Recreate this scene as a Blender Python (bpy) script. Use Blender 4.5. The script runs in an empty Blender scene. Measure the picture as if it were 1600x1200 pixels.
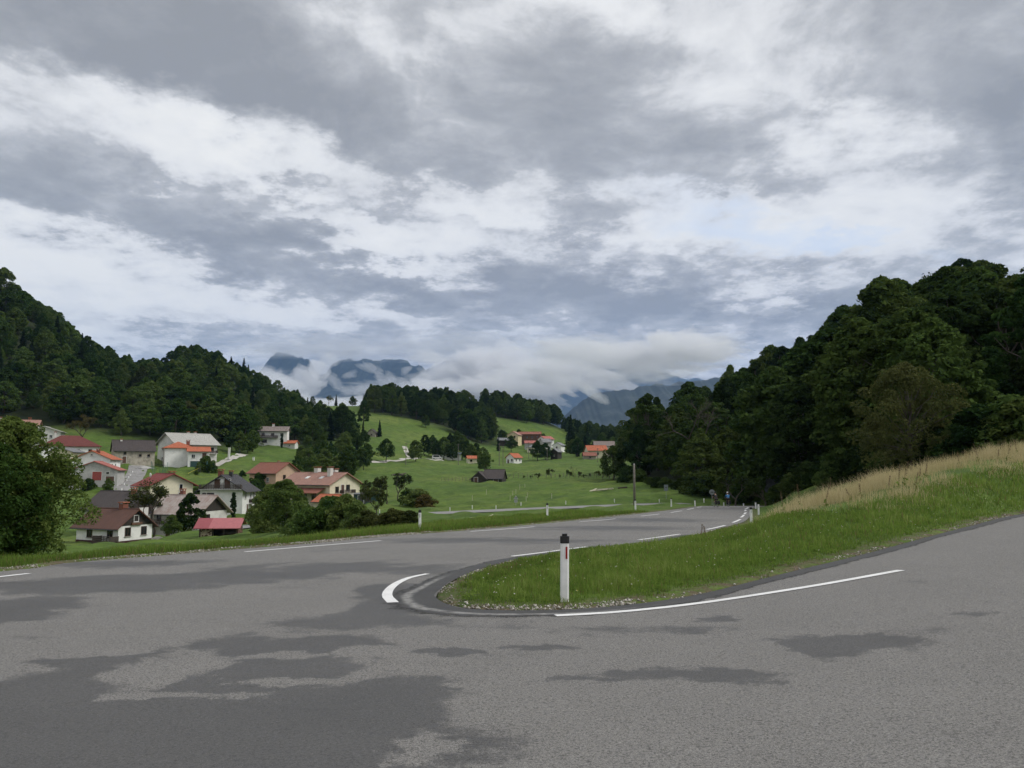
import bpy, bmesh, math, random
import numpy as np
from mathutils import Vector, Matrix
from mathutils.geometry import delaunay_2d_cdt

SC = bpy.context.scene
COL = SC.collection
random.seed(7)
RNG = np.random.default_rng(7)
R = math.radians

# ------------------------------------------------------------------ camera
EYE = 1.66
FPX = 1210.0                       # focal length in pixels of a 1600 px wide frame
PITCH = math.atan(130.0 / FPX)
cam = bpy.data.objects.new('camera', bpy.data.cameras.new('camera'))
COL.objects.link(cam)
cam.location = (0, 0, EYE)
cam.rotation_euler = (R(90) + PITCH, 0, 0)
cam.data.sensor_width = 36.0
cam.data.lens = 36.0 * FPX / 1600.0
cam.data.clip_start = 0.1
cam.data.clip_end = 60000
SC.camera = cam

def ray(px, py):
    u = (px - 800) / FPX; v = (600 - py) / FPX
    return (u, math.cos(PITCH) - v * math.sin(PITCH), math.sin(PITCH) + v * math.cos(PITCH))

def at(px, py, d):
    """point at forward distance d seen at photo pixel (px,py)"""
    a, b, c = ray(px, py); t = d / b
    return (a * t, d, EYE + c * t)

def xat(px, d):
    return (px - 800) / FPX * d / math.cos(PITCH) * 1.0

# ------------------------------------------------------------------ render settings
SC.render.engine = 'CYCLES'
cy = SC.cycles
cy.use_denoising = True
try: cy.denoiser = 'OPENIMAGEDENOISE'
except Exception: pass
cy.use_adaptive_sampling = True
cy.adaptive_threshold = 0.02
cy.max_bounces = 6; cy.diffuse_bounces = 2; cy.glossy_bounces = 2
cy.transmission_bounces = 3; cy.transparent_max_bounces = 6; cy.volume_bounces = 3
cy.caustics_reflective = False; cy.caustics_refractive = False
SC.view_settings.view_transform = 'Standard'
SC.view_settings.look = 'None'
SC.view_settings.exposure = 0.7
SC.view_settings.gamma = 1.0
SC.view_settings.use_curve_mapping = False

# ------------------------------------------------------------------ node helpers
class NT:
    """tiny wrapper to write node trees"""
    def __init__(s, tree): s.t = tree; s.n = tree.nodes; s.l = tree.links
    def new(s, typ, **kw):
        n = s.n.new(typ)
        for k, v in kw.items(): setattr(n, k, v)
        return n
    def put(s, sock, v):
        if isinstance(v, bpy.types.NodeSocket): s.l.new(v, sock)
        elif v is not None:
            try: sock.default_value = v
            except TypeError: sock.default_value = (*v, 1.0)
    def math(s, op, a, b=None, c=None, clamp=False):
        n = s.new('ShaderNodeMath', operation=op, use_clamp=clamp)
        for i, v in enumerate((a, b, c)):
            if v is not None: s.put(n.inputs[i], v)
        return n.outputs[0]
    def vmath(s, op, a, b=None):
        n = s.new('ShaderNodeVectorMath', operation=op)
        s.put(n.inputs[0], a)
        if b is not None:
            if op == 'SCALE': s.put(n.inputs['Scale'], b)
            else: s.put(n.inputs[1], b)
        return n.outputs[1] if op in ('LENGTH', 'DISTANCE', 'DOT_PRODUCT') else n.outputs[0]
    def noise(s, vec, scale, detail=4, rough=0.55, dist=0.0, color=False, dim='3D'):
        n = s.new('ShaderNodeTexNoise', noise_dimensions=dim)
        if vec is not None: s.put(n.inputs['Vector'], vec)
        n.inputs['Scale'].default_value = scale; n.inputs['Detail'].default_value = detail
        n.inputs['Roughness'].default_value = rough; n.inputs['Distortion'].default_value = dist
        return n.outputs['Color'] if color else n.outputs[0]
    def ramp(s, fac, stops, interp='LINEAR'):
        n = s.new('ShaderNodeValToRGB'); cr = n.color_ramp; cr.interpolation = interp
        while len(cr.elements) < len(stops): cr.elements.new(0.5)
        for e, (p, c) in zip(cr.elements, stops):
            e.position = p; e.color = (*c, 1) if len(c) == 3 else c
        s.put(n.inputs[0], fac); return n.outputs[0]
    def maprange(s, v, a, b, c=0.0, d=1.0, smooth=False):
        n = s.new('ShaderNodeMapRange', interpolation_type='SMOOTHSTEP' if smooth else 'LINEAR')
        s.put(n.inputs[0], v)
        for i, q in enumerate((a, b, c, d)): s.put(n.inputs[i + 1], q)
        return n.outputs[0]
    def mix(s, fac, a, b, blend='MIX'):
        n = s.new('ShaderNodeMix', data_type='RGBA', blend_type=blend)
        s.put(n.inputs['Factor'], fac); s.put(n.inputs['A'], a if not isinstance(a, tuple) else (*a[:3], 1)); s.put(n.inputs['B'], b if not isinstance(b, tuple) else (*b[:3], 1))
        return [o for o in n.outputs if o.type == 'RGBA'][0]
    def ellipse(s, vec, cx, cy, rx, ry, ang):
        """soft elliptical mask in the plane of vec = (a, b, 1): 1 in the middle, 0 at the rim"""
        c, n = math.cos(ang), math.sin(ang)
        u = s.vmath('DOT_PRODUCT', vec, (c / rx, n / rx, -(cx * c + cy * n) / rx))
        v = s.vmath('DOT_PRODUCT', vec, (-n / ry, c / ry, -(-cx * n + cy * c) / ry))
        q = s.math('MULTIPLY_ADD', v, v, s.math('MULTIPLY', u, u))
        return s.math('SUBTRACT', 1.0, q, clamp=True)

# ------------------------------------------------------------------ world: broken cloud over a Nishita sky
SUN_EL, SUN_AZ = R(46), R(92)      # azimuth measured from the view direction, positive = right
world = bpy.data.worlds.new('World'); SC.world = world; world.use_nodes = True
W = NT(world.node_tree); W.n.clear()
wout = W.new('ShaderNodeOutputWorld')
tc = W.new('ShaderNodeTexCoord').outputs['Generated']
sep = W.new('ShaderNodeSeparateXYZ'); W.put(sep.inputs[0], tc)
X, Y, Z = sep.outputs
az = W.math('ARCTAN2', X, Y)
el = W.math('ARCSINE', Z)
comb = W.new('ShaderNodeCombineXYZ'); W.put(comb.inputs[0], az); W.put(comb.inputs[1], el); comb.inputs[2].default_value = 1.0
V0 = comb.outputs[0]
# cloud-layer coordinates (flat layer overhead, so clouds flatten towards the horizon)
den = W.math('ADD', W.math('MAXIMUM', Z, 0.0), 0.16)
cp = W.new('ShaderNodeCombineXYZ'); W.put(cp.inputs[0], W.math('DIVIDE', X, den)); W.put(cp.inputs[1], W.math('DIVIDE', Y, den)); cp.inputs[2].default_value = 0.37
P0 = cp.outputs[0]
w1 = W.vmath('SCALE', W.vmath('SUBTRACT', W.noise(P0, 1.7, 2, 0.6, color=True, dim='2D'), (0.5, 0.5, 0.5)), 0.17)
w2 = W.vmath('SCALE', W.vmath('SUBTRACT', W.noise(P0, 4.4, 7, 0.66, color=True, dim='2D'), (0.5, 0.5, 0.5)), 0.19)
wz = W.vmath('MULTIPLY', W.vmath('ADD', w1, w2), (1.0, 0.62, 0.0))
V = W.vmath('ADD', V0, wz)
fbm1 = W.noise(P0, 0.95, 10, 0.62, dim='2D')
fbm2 = W.noise(W.vmath('ADD', P0, w1), 4.6, 7, 0.62, dim='2D')
D = W.math('ADD', W.math('MULTIPLY', W.math('SUBTRACT', fbm1, 0.5), 0.35), W.math('MULTIPLY', W.math('SUBTRACT', fbm2, 0.5), 0.85))
D = W.math('ADD', D, 0.43)
# (px, py, rx, ry, clockwise tilt, amount): the cloud masses where the photograph shows them
CLOUDS = [(250, 60, 620, 150, 14, 0.28), (1330, 380, 360, 80, 5, -0.34), (1080, 440, 430, 75, 2, 0.33), (1480, 110, 420, 200, 12, 0.28), (960, 190, 330, 105, 27, 0.23), (90, 425, 420, 60, 2, -0.27), (130, 295, 260, 100, 8, 0.20), (230, 200, 160, 60, 20, -0.28), (450, 255, 150, 50, 15, -0.35), (1180, 90, 360, 110, 10, -0.16), (1400, 250, 160, 60, 10, -0.21), (760, 330, 120, 50, 5, -0.25), (520, 440, 200, 52, 10, 0.19), (1345, 292, 130, 45, 16, 0.20), (340, 375, 260, 75, 6, 0.11), (820, 462, 480, 58, 6, 0.07), (760, 395, 260, 30, 5, -0.17), (880, 325, 110, 35, 10, 0.25), (1590, 300, 130, 120, 20, 0.14), (850, 30, 160, 80, 0, -0.17), (1180, 475, 90, 22, 0, -0.30), (560, 560, 300, 60, 0, 0.13), (420, 150, 400, 90, 21, 0.11), (1000, 330, 220, 50, 10, -0.14), (1250, 260, 130, 60, 10, -0.12), (1130, 235, 170, 60, 25, -0.12), (1440, 480, 200, 80, -5, 0.17), (1000, 560, 300, 60, 0, 0.09), (860, 60, 140, 70, 30, 0.12), (60, 210, 160, 60, 15, -0.09), (700, 300, 140, 60, 10, -0.11), (100, 190, 420, 90, 18, -0.05), (800, 365, 120, 20, 2, 0.15), (330, 465, 330, 26, 4, -0.07), (180, 420, 160, 40, 0, -0.06), (1030, 40, 160, 70, 0, 0.08), (330, 260, 150, 50, 15, -0.07), (1120, 270, 160, 60, 27, 0.05), (650, 390, 140, 40, 5, -0.08), (400, 490, 120, 30, 0, 0.07), (300, 470, 90, 40, -5, 0.07), (600, 500, 160, 40, 0, -0.07), (1460, 300, 120, 60, 0, -0.05), (190, 500, 160, 60, 12, 0.04), (250, 450, 120, 40, 0, 0.05), (60, 30, 160, 80, 10, 0.06)]
def sky_ae(px, py):
    a, b, c = ray(px, py)
    return math.atan2(a, b), math.atan2(c, math.hypot(a, b))
for (px, py, rx, ry, tilt, amt) in CLOUDS:
    a, e = sky_ae(px, py)
    k = 1.0 / FPX
    g = W.ellipse(V, a, e, rx * k * 1.22, ry * k * 1.22, -R(tilt))
    D = W.math('MULTIPLY_ADD', g, amt * 1.6, D)
# billowing structure low over the mountains
lowband = W.maprange(el, 0.30, 0.08, 0.0, 1.0, True)
bl = W.noise(W.vmath('MULTIPLY', W.vmath('ADD', V0, w2), (11.0, 22.0, 0.0)), 1.0, 6, 0.62, dim='2D')
D = W.math('MULTIPLY_ADD', W.math('MULTIPLY', W.math('SUBTRACT', bl, 0.5), lowband), 1.0, D)
CLOUD_COL = W.ramp(D, [(0.0, (.63, .62, .592)), (0.3, (.57, .566, .555)), (0.45, (.485, .482, .478)), (0.58, (.35, .348, .347)), (0.75, (.268, .267, .266)), (1.0, (.205, .204, .203))])
# thin blue gaps
gap = None
for (px, py, rx, ry, tilt, amt) in [(1130, 350, 150, 42, 10, 1.0), (1250, 386, 130, 20, -4, 1.0), (1500, 395, 90, 18, 0, .6), (1060, 320, 180, 60, 20, .35)]:
    a, e = sky_ae(px, py)
    g = W.math('MULTIPLY', W.ellipse(V, a, e, rx / FPX, ry / FPX, -R(tilt)), amt)
    gap = g if gap is None else W.math('MAXIMUM', gap, g)
gap = W.math('MULTIPLY', gap, W.maprange(D, 0.75, 0.3, 0, 0.34), clamp=True)
sky = W.new('ShaderNodeTexSky', sky_type='NISHITA')
sky.sun_disc = False; sky.sun_elevation = SUN_EL; sky.sun_rotation = SUN_AZ
sky.altitude = 600; sky.air_density = 1.0; sky.dust_density = 1.0; sky.ozone_density = 1.0
b1 = W.new('ShaderNodeBackground'); W.put(b1.inputs[0], sky.outputs[0]); b1.inputs[1].default_value = 0.13
b2 = W.new('ShaderNodeBackground'); W.put(b2.inputs[0], CLOUD_COL); b2.inputs[1].default_value = 1.0
ms = W.new('ShaderNodeMixShader'); W.put(ms.inputs[0], gap); W.l.new(b2.outputs[0], ms.inputs[1]); W.l.new(b1.outputs[0], ms.inputs[2])
W.l.new(ms.outputs[0], wout.inputs[0])
world.cycles.sampling_method = 'MANUAL'; world.cycles.sample_map_resolution = 512

# ------------------------------------------------------------------ sun behind thin cloud
sun = bpy.data.objects.new('sun', bpy.data.lights.new('sun', 'SUN'))
COL.objects.link(sun)
sun.data.energy = 1.5; sun.data.angle = R(22); sun.data.color = (1.0, 0.96, 0.9)
sd = Vector((math.sin(SUN_AZ) * math.cos(SUN_EL), math.cos(SUN_AZ) * math.cos(SUN_EL), math.sin(SUN_EL)))
sun.rotation_euler = (-sd).to_track_quat('-Z', 'Y').to_euler()
sun.location = (0, 0, 80)

# ------------------------------------------------------------------ object helpers
def tag(o, label=None, cat=None, group=None, kind=None):
    if label: o['label'] = label
    if cat: o['category'] = cat
    if group: o['group'] = group
    if kind: o['kind'] = kind
    return o

def empty(name, loc, rz=0.0, s=1.0):
    o = bpy.data.objects.new(name, None); COL.objects.link(o)
    o.location = loc; o.rotation_euler = (0, 0, rz); o.scale = (s, s, s); o.empty_display_size = 0.2
    return o

def link_mesh(name, me, mat=None, parent=None):
    o = bpy.data.objects.new(name, me); COL.objects.link(o)
    if mat is not None and not me.materials: me.materials.append(mat)
    o.parent = parent
    return o

def np_mesh(name, V, F, smooth=False, attrs=None):
    """V (n,3), F (m,k) with constant k"""
    V = np.asarray(V, np.float32); F = np.asarray(F, np.int32)
    me = bpy.data.meshes.new(name)
    k = F.shape[1]
    me.vertices.add(len(V)); me.vertices.foreach_set('co', V.ravel())
    me.loops.add(F.size); me.loops.foreach_set('vertex_index', F.ravel())
    me.polygons.add(len(F)); me.polygons.foreach_set('loop_start', np.arange(len(F), dtype=np.int32) * k)
    if smooth: me.polygons.foreach_set('use_smooth', np.ones(len(F), bool))
    for an, av in (attrs or {}).items():
        at_ = me.attributes.new(an, 'FLOAT', 'POINT'); at_.data.foreach_set('value', np.asarray(av, np.float32))
    me.update(calc_edges=True)
    return me

class MB:
    """collects boxes, bars, tubes and polygons into one mesh"""
    def __init__(s): s.v = []; s.f = []
    def add(s, vs, fs):
        b = len(s.v); s.v += [tuple(map(float, p)) for p in vs]; s.f += [tuple(b + i for i in f) for f in fs]; return s
    def box(s, x0, x1, y0, y1, z0, z1):
        vs = [(x0, y0, z0), (x1, y0, z0), (x1, y1, z0), (x0, y1, z0), (x0, y0, z1), (x1, y0, z1), (x1, y1, z1), (x0, y1, z1)]
        return s.add(vs, [(0, 3, 2, 1), (4, 5, 6, 7), (0, 1, 5, 4), (1, 2, 6, 5), (2, 3, 7, 6), (3, 0, 4, 7)])
    def cbox(s, c, sx, sy, sz): return s.box(c[0] - sx / 2, c[0] + sx / 2, c[1] - sy / 2, c[1] + sy / 2, c[2] - sz / 2, c[2] + sz / 2)
    def tube(s, pts, rad, n=8, cap=True):
        pts = [Vector(p) for p in pts]
        rad = rad if isinstance(rad, (list, tuple)) else [rad] * len(pts)
        base = len(s.v); up = None
        for i, p in enumerate(pts):
            d = (pts[min(i + 1, len(pts) - 1)] - pts[max(i - 1, 0)])
            d = d.normalized() if d.length > 1e-9 else Vector((0, 0, 1))
            ref = up if up is not None else (Vector((1, 0, 0)) if abs(d.x) < 0.8 else Vector((0, 1, 0)))
            a = (ref - d * ref.dot(d)).normalized(); b = d.cross(a); up = a
            for k in range(n):
                t = 2 * math.pi * k / n
                s.v.append(tuple(p + (a * math.cos(t) + b * math.sin(t)) * rad[i]))
        for i in range(len(pts) - 1):
            for k in range(n):
                q = base + i * n
                s.f.append((q + k, q + (k + 1) % n, q + n + (k + 1) % n, q + n + k))
        if cap:
            s.f.append(tuple(base + k for k in range(n))[::-1]); q = base + (len(pts) - 1) * n
            s.f.append(tuple(q + k for k in range(n)))
        return s
    def prism(s, poly, axis_vec):
        """poly: list of 3D points (planar), extruded by axis_vec"""
        n = len(poly); a = Vector(axis_vec)
        vs = [Vector(p) for p in poly] + [Vector(p) + a for p in poly]
        fs = [tuple(range(n))[::-1], tuple(range(n, 2 * n))] + [(i, (i + 1) % n, n + (i + 1) % n, n + i) for i in range(n)]
        return s.add(vs, fs)
    def ellipsoid(s, c, rx, ry, rz, nu=10, nv=6):
        vs = [(c[0], c[1], c[2] - rz)]; fs = []
        for j in range(1, nv):
            ph = -math.pi / 2 + math.pi * j / nv
            for i in range(nu):
                t = 2 * math.pi * i / nu
                vs.append((c[0] + rx * math.cos(ph) * math.cos(t), c[1] + ry * math.cos(ph) * math.sin(t), c[2] + rz * math.sin(ph)))
        vs.append((c[0], c[1], c[2] + rz)); last = len(vs) - 1
        for i in range(nu):
            fs.append((0, 1 + (i + 1) % nu, 1 + i)); fs.append((last, 1 + (nv - 2) * nu + i, 1 + (nv - 2) * nu + (i + 1) % nu))
        for j in range(nv - 2):
            for i in range(nu):
                a = 1 + j * nu; fs.append((a + i, a + (i + 1) % nu, a + nu + (i + 1) % nu, a + nu + i))
        return s.add(vs, fs)
    def mesh(s, name, smooth=False):
        me = bpy.data.meshes.new(name); me.from_pydata(s.v, [], s.f)
        bm = bmesh.new(); bm.from_mesh(me); bmesh.ops.recalc_face_normals(bm, faces=bm.faces); bm.to_mesh(me); bm.free()
        if smooth: me.polygons.foreach_set('use_smooth', np.ones(len(me.polygons), bool))
        me.update(); return me
    def build(s, name, mat, parent=None, smooth=False):
        return link_mesh(name, s.mesh(name, smooth), mat, parent)

def copy_tree(o, parent=None):
    c = o.copy(); COL.objects.link(c); c.parent = parent
    for ch in o.children: copy_tree(ch, c)
    return c

# ------------------------------------------------------------------ materials
MATS = {}
def mat_simple(name, col, rough=0.8, var=0.12, scale=3.0, metal=0.0, bump=0.0, bscale=20.0, coord='Object'):
    """colour with uneven weathering"""
    if name in MATS: return MATS[name]
    m = bpy.data.materials.new(name); m.use_nodes = True; T = NT(m.node_tree); b = T.n['Principled BSDF']
    tcn = T.new('ShaderNodeTexCoord').outputs[coord]
    n = T.noise(tcn, scale, 5, 0.6)
    lo = tuple(c * (1 - var * 1.6) for c in col); hi = tuple(min(1, c * (1 + var)) for c in col)
    T.put(b.inputs['Base Color'], T.ramp(n, [(0.28, lo), (0.5, col), (0.72, hi)]))
    b.inputs['Roughness'].default_value = rough; b.inputs['Metallic'].default_value = metal
    if bump:
        bp = T.new('ShaderNodeBump'); bp.inputs['Strength'].default_value = bump; bp.inputs['Distance'].default_value = 0.02
        T.put(bp.inputs['Height'], T.noise(tcn, bscale, 4, 0.6)); T.put(b.inputs['Normal'], bp.outputs[0])
    MATS[name] = m
    return m
# ------------------------------------------------------------------ ground shape
def sstep(a, b, x):
    t = np.clip((np.asarray(x, float) - a) / (b - a), 0, 1); return t * t * (3 - 2 * t)

def z_road(x, y):
    """surface of the hairpin: the lower leg falls away, the upper leg climbs to the right"""
    x = np.asarray(x, float); y = np.asarray(y, float)
    q = np.clip(x - 0.5, 0, 3.0)
    rise = 0.08 * q * q / 6.0 + 0.08 * np.maximum(x - 3.5, 0)
    wgt = 1 - sstep(19, 25.5, y - 1.1 * np.maximum(x - 4, 0))
    far = np.maximum(y - 96, 0)
    return -0.033 * y + rise * wgt - 0.0012 * far ** 1.6

def hit(px, py, fn=z_road, t0=3.0, t1=260.0):
    """where the line of sight through a photo pixel meets the surface fn"""
    a, b, c = ray(px, py)
    t = np.geomspace(t0, t1, 4000)
    h = EYE + c * t - fn(a * t, b * t)
    i = int(np.argmax(h < 0)) if (h < 0).any() else len(t) - 1
    i = max(i, 1)
    s = h[i - 1] / (h[i - 1] - h[i]) if h[i - 1] != h[i] else 0
    tt = t[i - 1] + s * (t[i] - t[i - 1])
    return np.array([a * tt, b * tt])

def smooth_line(P, step):
    """Catmull-Rom resample of a 2D/3D polyline"""
    P = np.asarray(P, float); Q = np.vstack([2 * P[0] - P[1], P, 2 * P[-1] - P[-2]]); out = []
    for i in range(1, len(Q) - 2):
        p0, p1, p2, p3 = Q[i - 1], Q[i], Q[i + 1], Q[i + 2]
        n = max(1, int(np.linalg.norm((p2 - p1)[:2]) / step))
        for k in range(n):
            t = k / n
            out.append(0.5 * ((2 * p1) + (-p0 + p2) * t + (2 * p0 - 5 * p1 + 4 * p2 - p3) * t * t + (-p0 + 3 * p1 - 3 * p2 + p3) * t ** 3))
    out.append(P[-1]); return np.array(out)

OUT_PX = [(0, 893), (100, 880), (200, 872), (300, 864), (385, 857), (500, 848), (600, 838.5), (700, 831), (800, 822.5), (900, 813), (1000, 802.5), (1050, 796.5), (1086, 791.8)]
IN_PX = [(1173, 795), (1173, 803), (1169, 810), (1160, 816), (1141, 821), (1115, 828), (1083, 836), (1000, 850), (930, 857), (860, 866), (800, 876), (760, 886), (715, 903), (690, 920), (681, 933), (690, 943), (730, 951), (800, 955), (880, 953), (950, 948),
         (1000, 943), (1060, 935), (1150, 915), (1250, 890), (1350, 866), (1450, 839), (1520, 821), (1600, 803)]
OUTER = np.array([hit(*p) for p in OUT_PX])
INNER = np.array([hit(*p) for p in IN_PX])
print('INNER', [(p, tuple(np.round(q, 1))) for p, q in zip(IN_PX, INNER)][-8:])
OUTER = np.vstack([[(6, -12.5), (-6, -11.5), (-14.5, -6), (-18.2, 1), (-17.5, 8), (-14.5, 12.8)], OUTER, [(25.6, 106)]])
INNER = np.vstack([[(34.5, 106)], INNER, [(22, 26.5), (32, 32), (46, 38)]])
OUT_L = smooth_line(OUTER, 0.6); IN_L = smooth_line(INNER, 0.45)
RIGHT_L = smooth_line([(52, 27), (40, 18), (28, 8), (16, -5), (6, -12.5)], 2.0)
ASPHALT = np.vstack([OUT_L, IN_L, RIGHT_L[:-1]])
TIP = hit(681, 933)

_SDF = {}
def _make_sdf(poly, gs=.2, reach=9.0):
    """distance grid round the asphalt outline"""
    x0, y0 = poly.min(0) - 12; x1, y1 = poly.max(0) + 12; gx = np.arange(x0, x1, gs); gy = np.arange(y0, y1, gs); D = np.full((len(gy), len(gx)), 30.0)
    A = poly; B = np.roll(poly, -1, 0)
    for a, b in zip(A, B):
        lo = np.minimum(a, b) - reach; hi = np.maximum(a, b) + reach
        i0, i1 = np.searchsorted(gx, (lo[0], hi[0])); j0, j1 = np.searchsorted(gy, (lo[1], hi[1])); ab = b - a; L = max(ab @ ab, 1e-12)
        X, Y_ = np.meshgrid(gx[i0:i1] - a[0], gy[j0:j1] - a[1]); t = np.clip((X * ab[0] + Y_ * ab[1]) / L, 0, 1)
        D[j0:j1, i0:i1] = np.minimum(D[j0:j1, i0:i1], np.hypot(X - t * ab[0], Y_ - t * ab[1]))
    for j, y in enumerate(gy):
        c = (A[:, 1] > y) != (B[:, 1] > y)
        if c.any():
            xs = np.sort(A[c, 0] + (y - A[c, 1]) / (B[c, 1] - A[c, 1]) * (B[c, 0] - A[c, 0])); D[j, np.searchsorted(xs, gx) % 2 == 1] *= -1
    return x0, y0, gs, D

def poly_dist(P, poly):
    """signed distance of points to a closed polygon (negative inside)"""
    P = np.asarray(P, float)
    if poly is not ASPHALT: return _pd(P, poly)
    if 'a' not in _SDF: _SDF['a'] = _make_sdf(poly)
    x0, y0, gs, D = _SDF['a']; u = (P[:, 0] - x0) / gs; v = (P[:, 1] - y0) / gs; out = (u < 0) | (v < 0) | (u >= D.shape[1] - 1) | (v >= D.shape[0] - 1)
    u = np.clip(u, 0, D.shape[1] - 1.001); v = np.clip(v, 0, D.shape[0] - 1.001); i = u.astype(int); j = v.astype(int); a = u - i; b = v - j
    d = (D[j, i] * (1 - a) + D[j, i + 1] * a) * (1 - b) + (D[j + 1, i] * (1 - a) + D[j + 1, i + 1] * a) * b
    return np.where(out, 30.0, d)

def _pd(P, poly):
    P = np.asarray(P, float); A = poly; B = np.roll(poly, -1, 0)
    if len(P) <= 400:
        AB = B - A; L = np.maximum((AB * AB).sum(1), 1e-12); AP = P[:, None] - A[None]; t = np.clip((AP * AB).sum(2) / L, 0, 1)
        q = AP - t[..., None] * AB; d = np.sqrt((q * q).sum(2).min(1)); dy = np.where(B[:, 1] == A[:, 1], 1e-12, B[:, 1] - A[:, 1])
        c = ((A[:, 1] > P[:, 1:2]) != (B[:, 1] > P[:, 1:2])) & (P[:, 0:1] < AB[:, 0] * (P[:, 1:2] - A[:, 1]) / dy + A[:, 0])
        return np.where(c.sum(1) % 2 == 1, -d, d)
    best = np.full(len(P), 1e9); ins = np.zeros(len(P), bool)
    for a, b in zip(A, B):
        ab = b - a; L = ab @ ab
        if L < 1e-12: continue
        t = np.clip(((P - a) @ ab) / L, 0, 1)
        dx = P[:, 0] - a[0] - t * ab[0]; dy = P[:, 1] - a[1] - t * ab[1]
        best = np.minimum(best, dx * dx + dy * dy)
        if a[1] != b[1]:
            c = ((a[1] > P[:, 1]) != (b[1] > P[:, 1])) & (P[:, 0] < (b[0] - a[0]) * (P[:, 1] - a[1]) / (b[1] - a[1]) + a[0])
            ins ^= c
    d = np.sqrt(best); return np.where(ins, -d, d)

# control points: (column, forward distance, row) read off the photograph
G = []
def gp(px, *dr):
    for d, row in dr: G.append(at(px, row, d))
gp(-500, (28, 905), (60, 900), (120, 860), (200, 800), (280, 620), (420, 420), (600, 330), (900, 420))
gp(-150, (24, 880), (60, 868), (115, 850), (165, 812), (215, 770), (265, 670), (320, 560), (430, 430), (620, 420), (900, 560))
gp(0, (23, 893), (30, 893), (45, 882), (60, 870), (115, 850), (165, 808), (215, 745), (260, 695), (300, 630), (360, 540), (430, 462), (600, 470), (900, 600))
gp(100, (26, 878), (34, 880), (60, 865), (115, 848), (135, 832), (165, 806), (205, 762), (235, 718), (265, 690), (300, 650), (360, 588), (430, 536), (600, 560), (900, 640))
gp(200, (32, 866), (45, 868), (60, 862), (115, 845), (135, 832), (165, 806), (190, 784), (205, 760), (240, 726), (262, 705), (300, 668), (360, 632), (430, 606), (600, 625), (900, 680))
gp(245, (300, 672), (360, 640), (430, 612), (500, 596), (560, 590), (700, 640))
gp(300, (36, 857), (60, 856), (115, 841), (140, 834), (168, 806), (200, 772), (245, 728), (265, 722), (300, 690), (360, 645), (450, 585), (550, 558), (700, 600), (900, 670))
gp(400, (36, 852), (60, 850), (90, 838), (115, 828), (165, 803), (195, 785), (225, 752), (250, 728), (290, 712), (330, 693), (380, 668), (450, 640), (550, 608), (700, 640), (900, 690))
gp(460, (400, 676), (480, 652), (580, 638), (640, 640), (800, 690))
gp(500, (36, 846), (60, 842), (90, 825), (112, 812), (150, 800), (190, 788), (230, 760), (280, 728), (330, 708), (400, 672), (480, 650), (600, 636), (680, 634), (800, 665), (1000, 720))
gp(600, (38, 833), (60, 828), (90, 816), (113, 805), (150, 790), (200, 768), (250, 748), (330, 722), (420, 684), (520, 652), (620, 634), (700, 640), (1000, 720))
gp(700, (44, 822), (70, 816), (116, 800), (150, 784), (200, 762), (260, 742), (330, 724), (390, 720), (440, 704), (520, 668), (600, 645), (680, 640), (900, 690))
gp(766, (60, 811), (90, 806), (119, 797.5), (160, 776), (230, 753), (330, 728), (400, 721), (450, 708), (540, 690), (640, 652), (760, 640), (950, 700))
gp(840, (60, 809), (90, 802), (122, 794.5), (160, 774), (230, 748), (300, 733), (380, 722), (450, 712), (520, 698), (640, 664), (720, 652), (900, 700))
gp(900, (66, 804), (90, 799), (124, 792), (160, 772), (230, 745), (300, 730), (400, 716), (500, 706), (620, 690), (700, 680), (850, 690), (1100, 730))
gp(1000, (74, 798), (100, 793), (128, 788), (160, 767), (200, 747), (250, 735), (350, 720), (500, 705), (800, 690), (1100, 735))
gp(900, (13, 931), (16, 904), (19, 882)); gp(1000, (14, 916), (18, 888), (22, 866)); gp(1100, (14, 913), (18, 882), (22, 860), (26, 846), (29, 838)); gp(1150, (15, 902), (20, 862), (25, 840), (30, 830), (36, 824))
gp(1080, (104, 792), (131, 787), (150, 772), (175, 752), (220, 720), (300, 690), (500, 690))
gp(1150, (70, 800), (110, 791), (135, 784), (150, 768), (180, 738), (220, 690), (320, 660), (500, 690))
gp(1200, (16, 882), (20, 845), (24, 818), (28, 808), (45, 814), (66, 800), (95, 786), (125, 772), (150, 750), (190, 708), (250, 650), (350, 632), (500, 680))
gp(1250, (16, 872), (20, 832), (24, 802), (27, 796), (40, 808), (70, 790), (100, 772), (125, 748), (170, 690), (230, 632))
gp(1300, (18, 848), (22, 812), (26, 790), (29, 782), (45, 790), (75, 772), (100, 750), (130, 706), (180, 632), (260, 596))
gp(1400, (20, 815), (24, 781), (27, 762), (31, 748), (45, 756), (65, 742), (90, 710), (120, 655), (170, 588), (260, 568))
gp(1500, (22, 793), (26, 757), (30, 735), (34, 722), (48, 730), (65, 716), (90, 670), (120, 600), (170, 530), (260, 520))
gp(1600, (25, 770), (29, 738), (33, 718), (37, 704), (50, 708), (65, 698), (90, 672), (120, 632), (170, 585), (260, 575))
gp(1800, (29, 735), (36, 690), (42, 678), (60, 668), (100, 620), (170, 550))
gp(2200, (36, 690), (60, 620), (120, 530))
for th, zz in ((-75, (0, -1.5, -6, -12, 20, 60)), (-110, (0, 0, -2, -4, 10, 40)), (-150, (0, .5, 3, 8, 20, 40)), (180, (0.3, 1, 4, 10, 24, 50)), (150, (.5, 2, 6, 14, 30, 60)), (105, (.6, 2.4, 8, 20, 40, 80)), (75, (.6, 2.2, 9, 30, 70, 110))):
    for r_, z_ in zip((8, 22, 60, 140, 300, 700), zz): G.append((r_ * math.sin(R(th)), r_ * math.cos(R(th)), z_))
for th in range(-180, 180, 24):
    for r_ in (1300, 1900): G.append((r_ * math.sin(R(th)), r_ * math.cos(R(th)), -60 - 0.08 * (r_ - 1300)))
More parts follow.
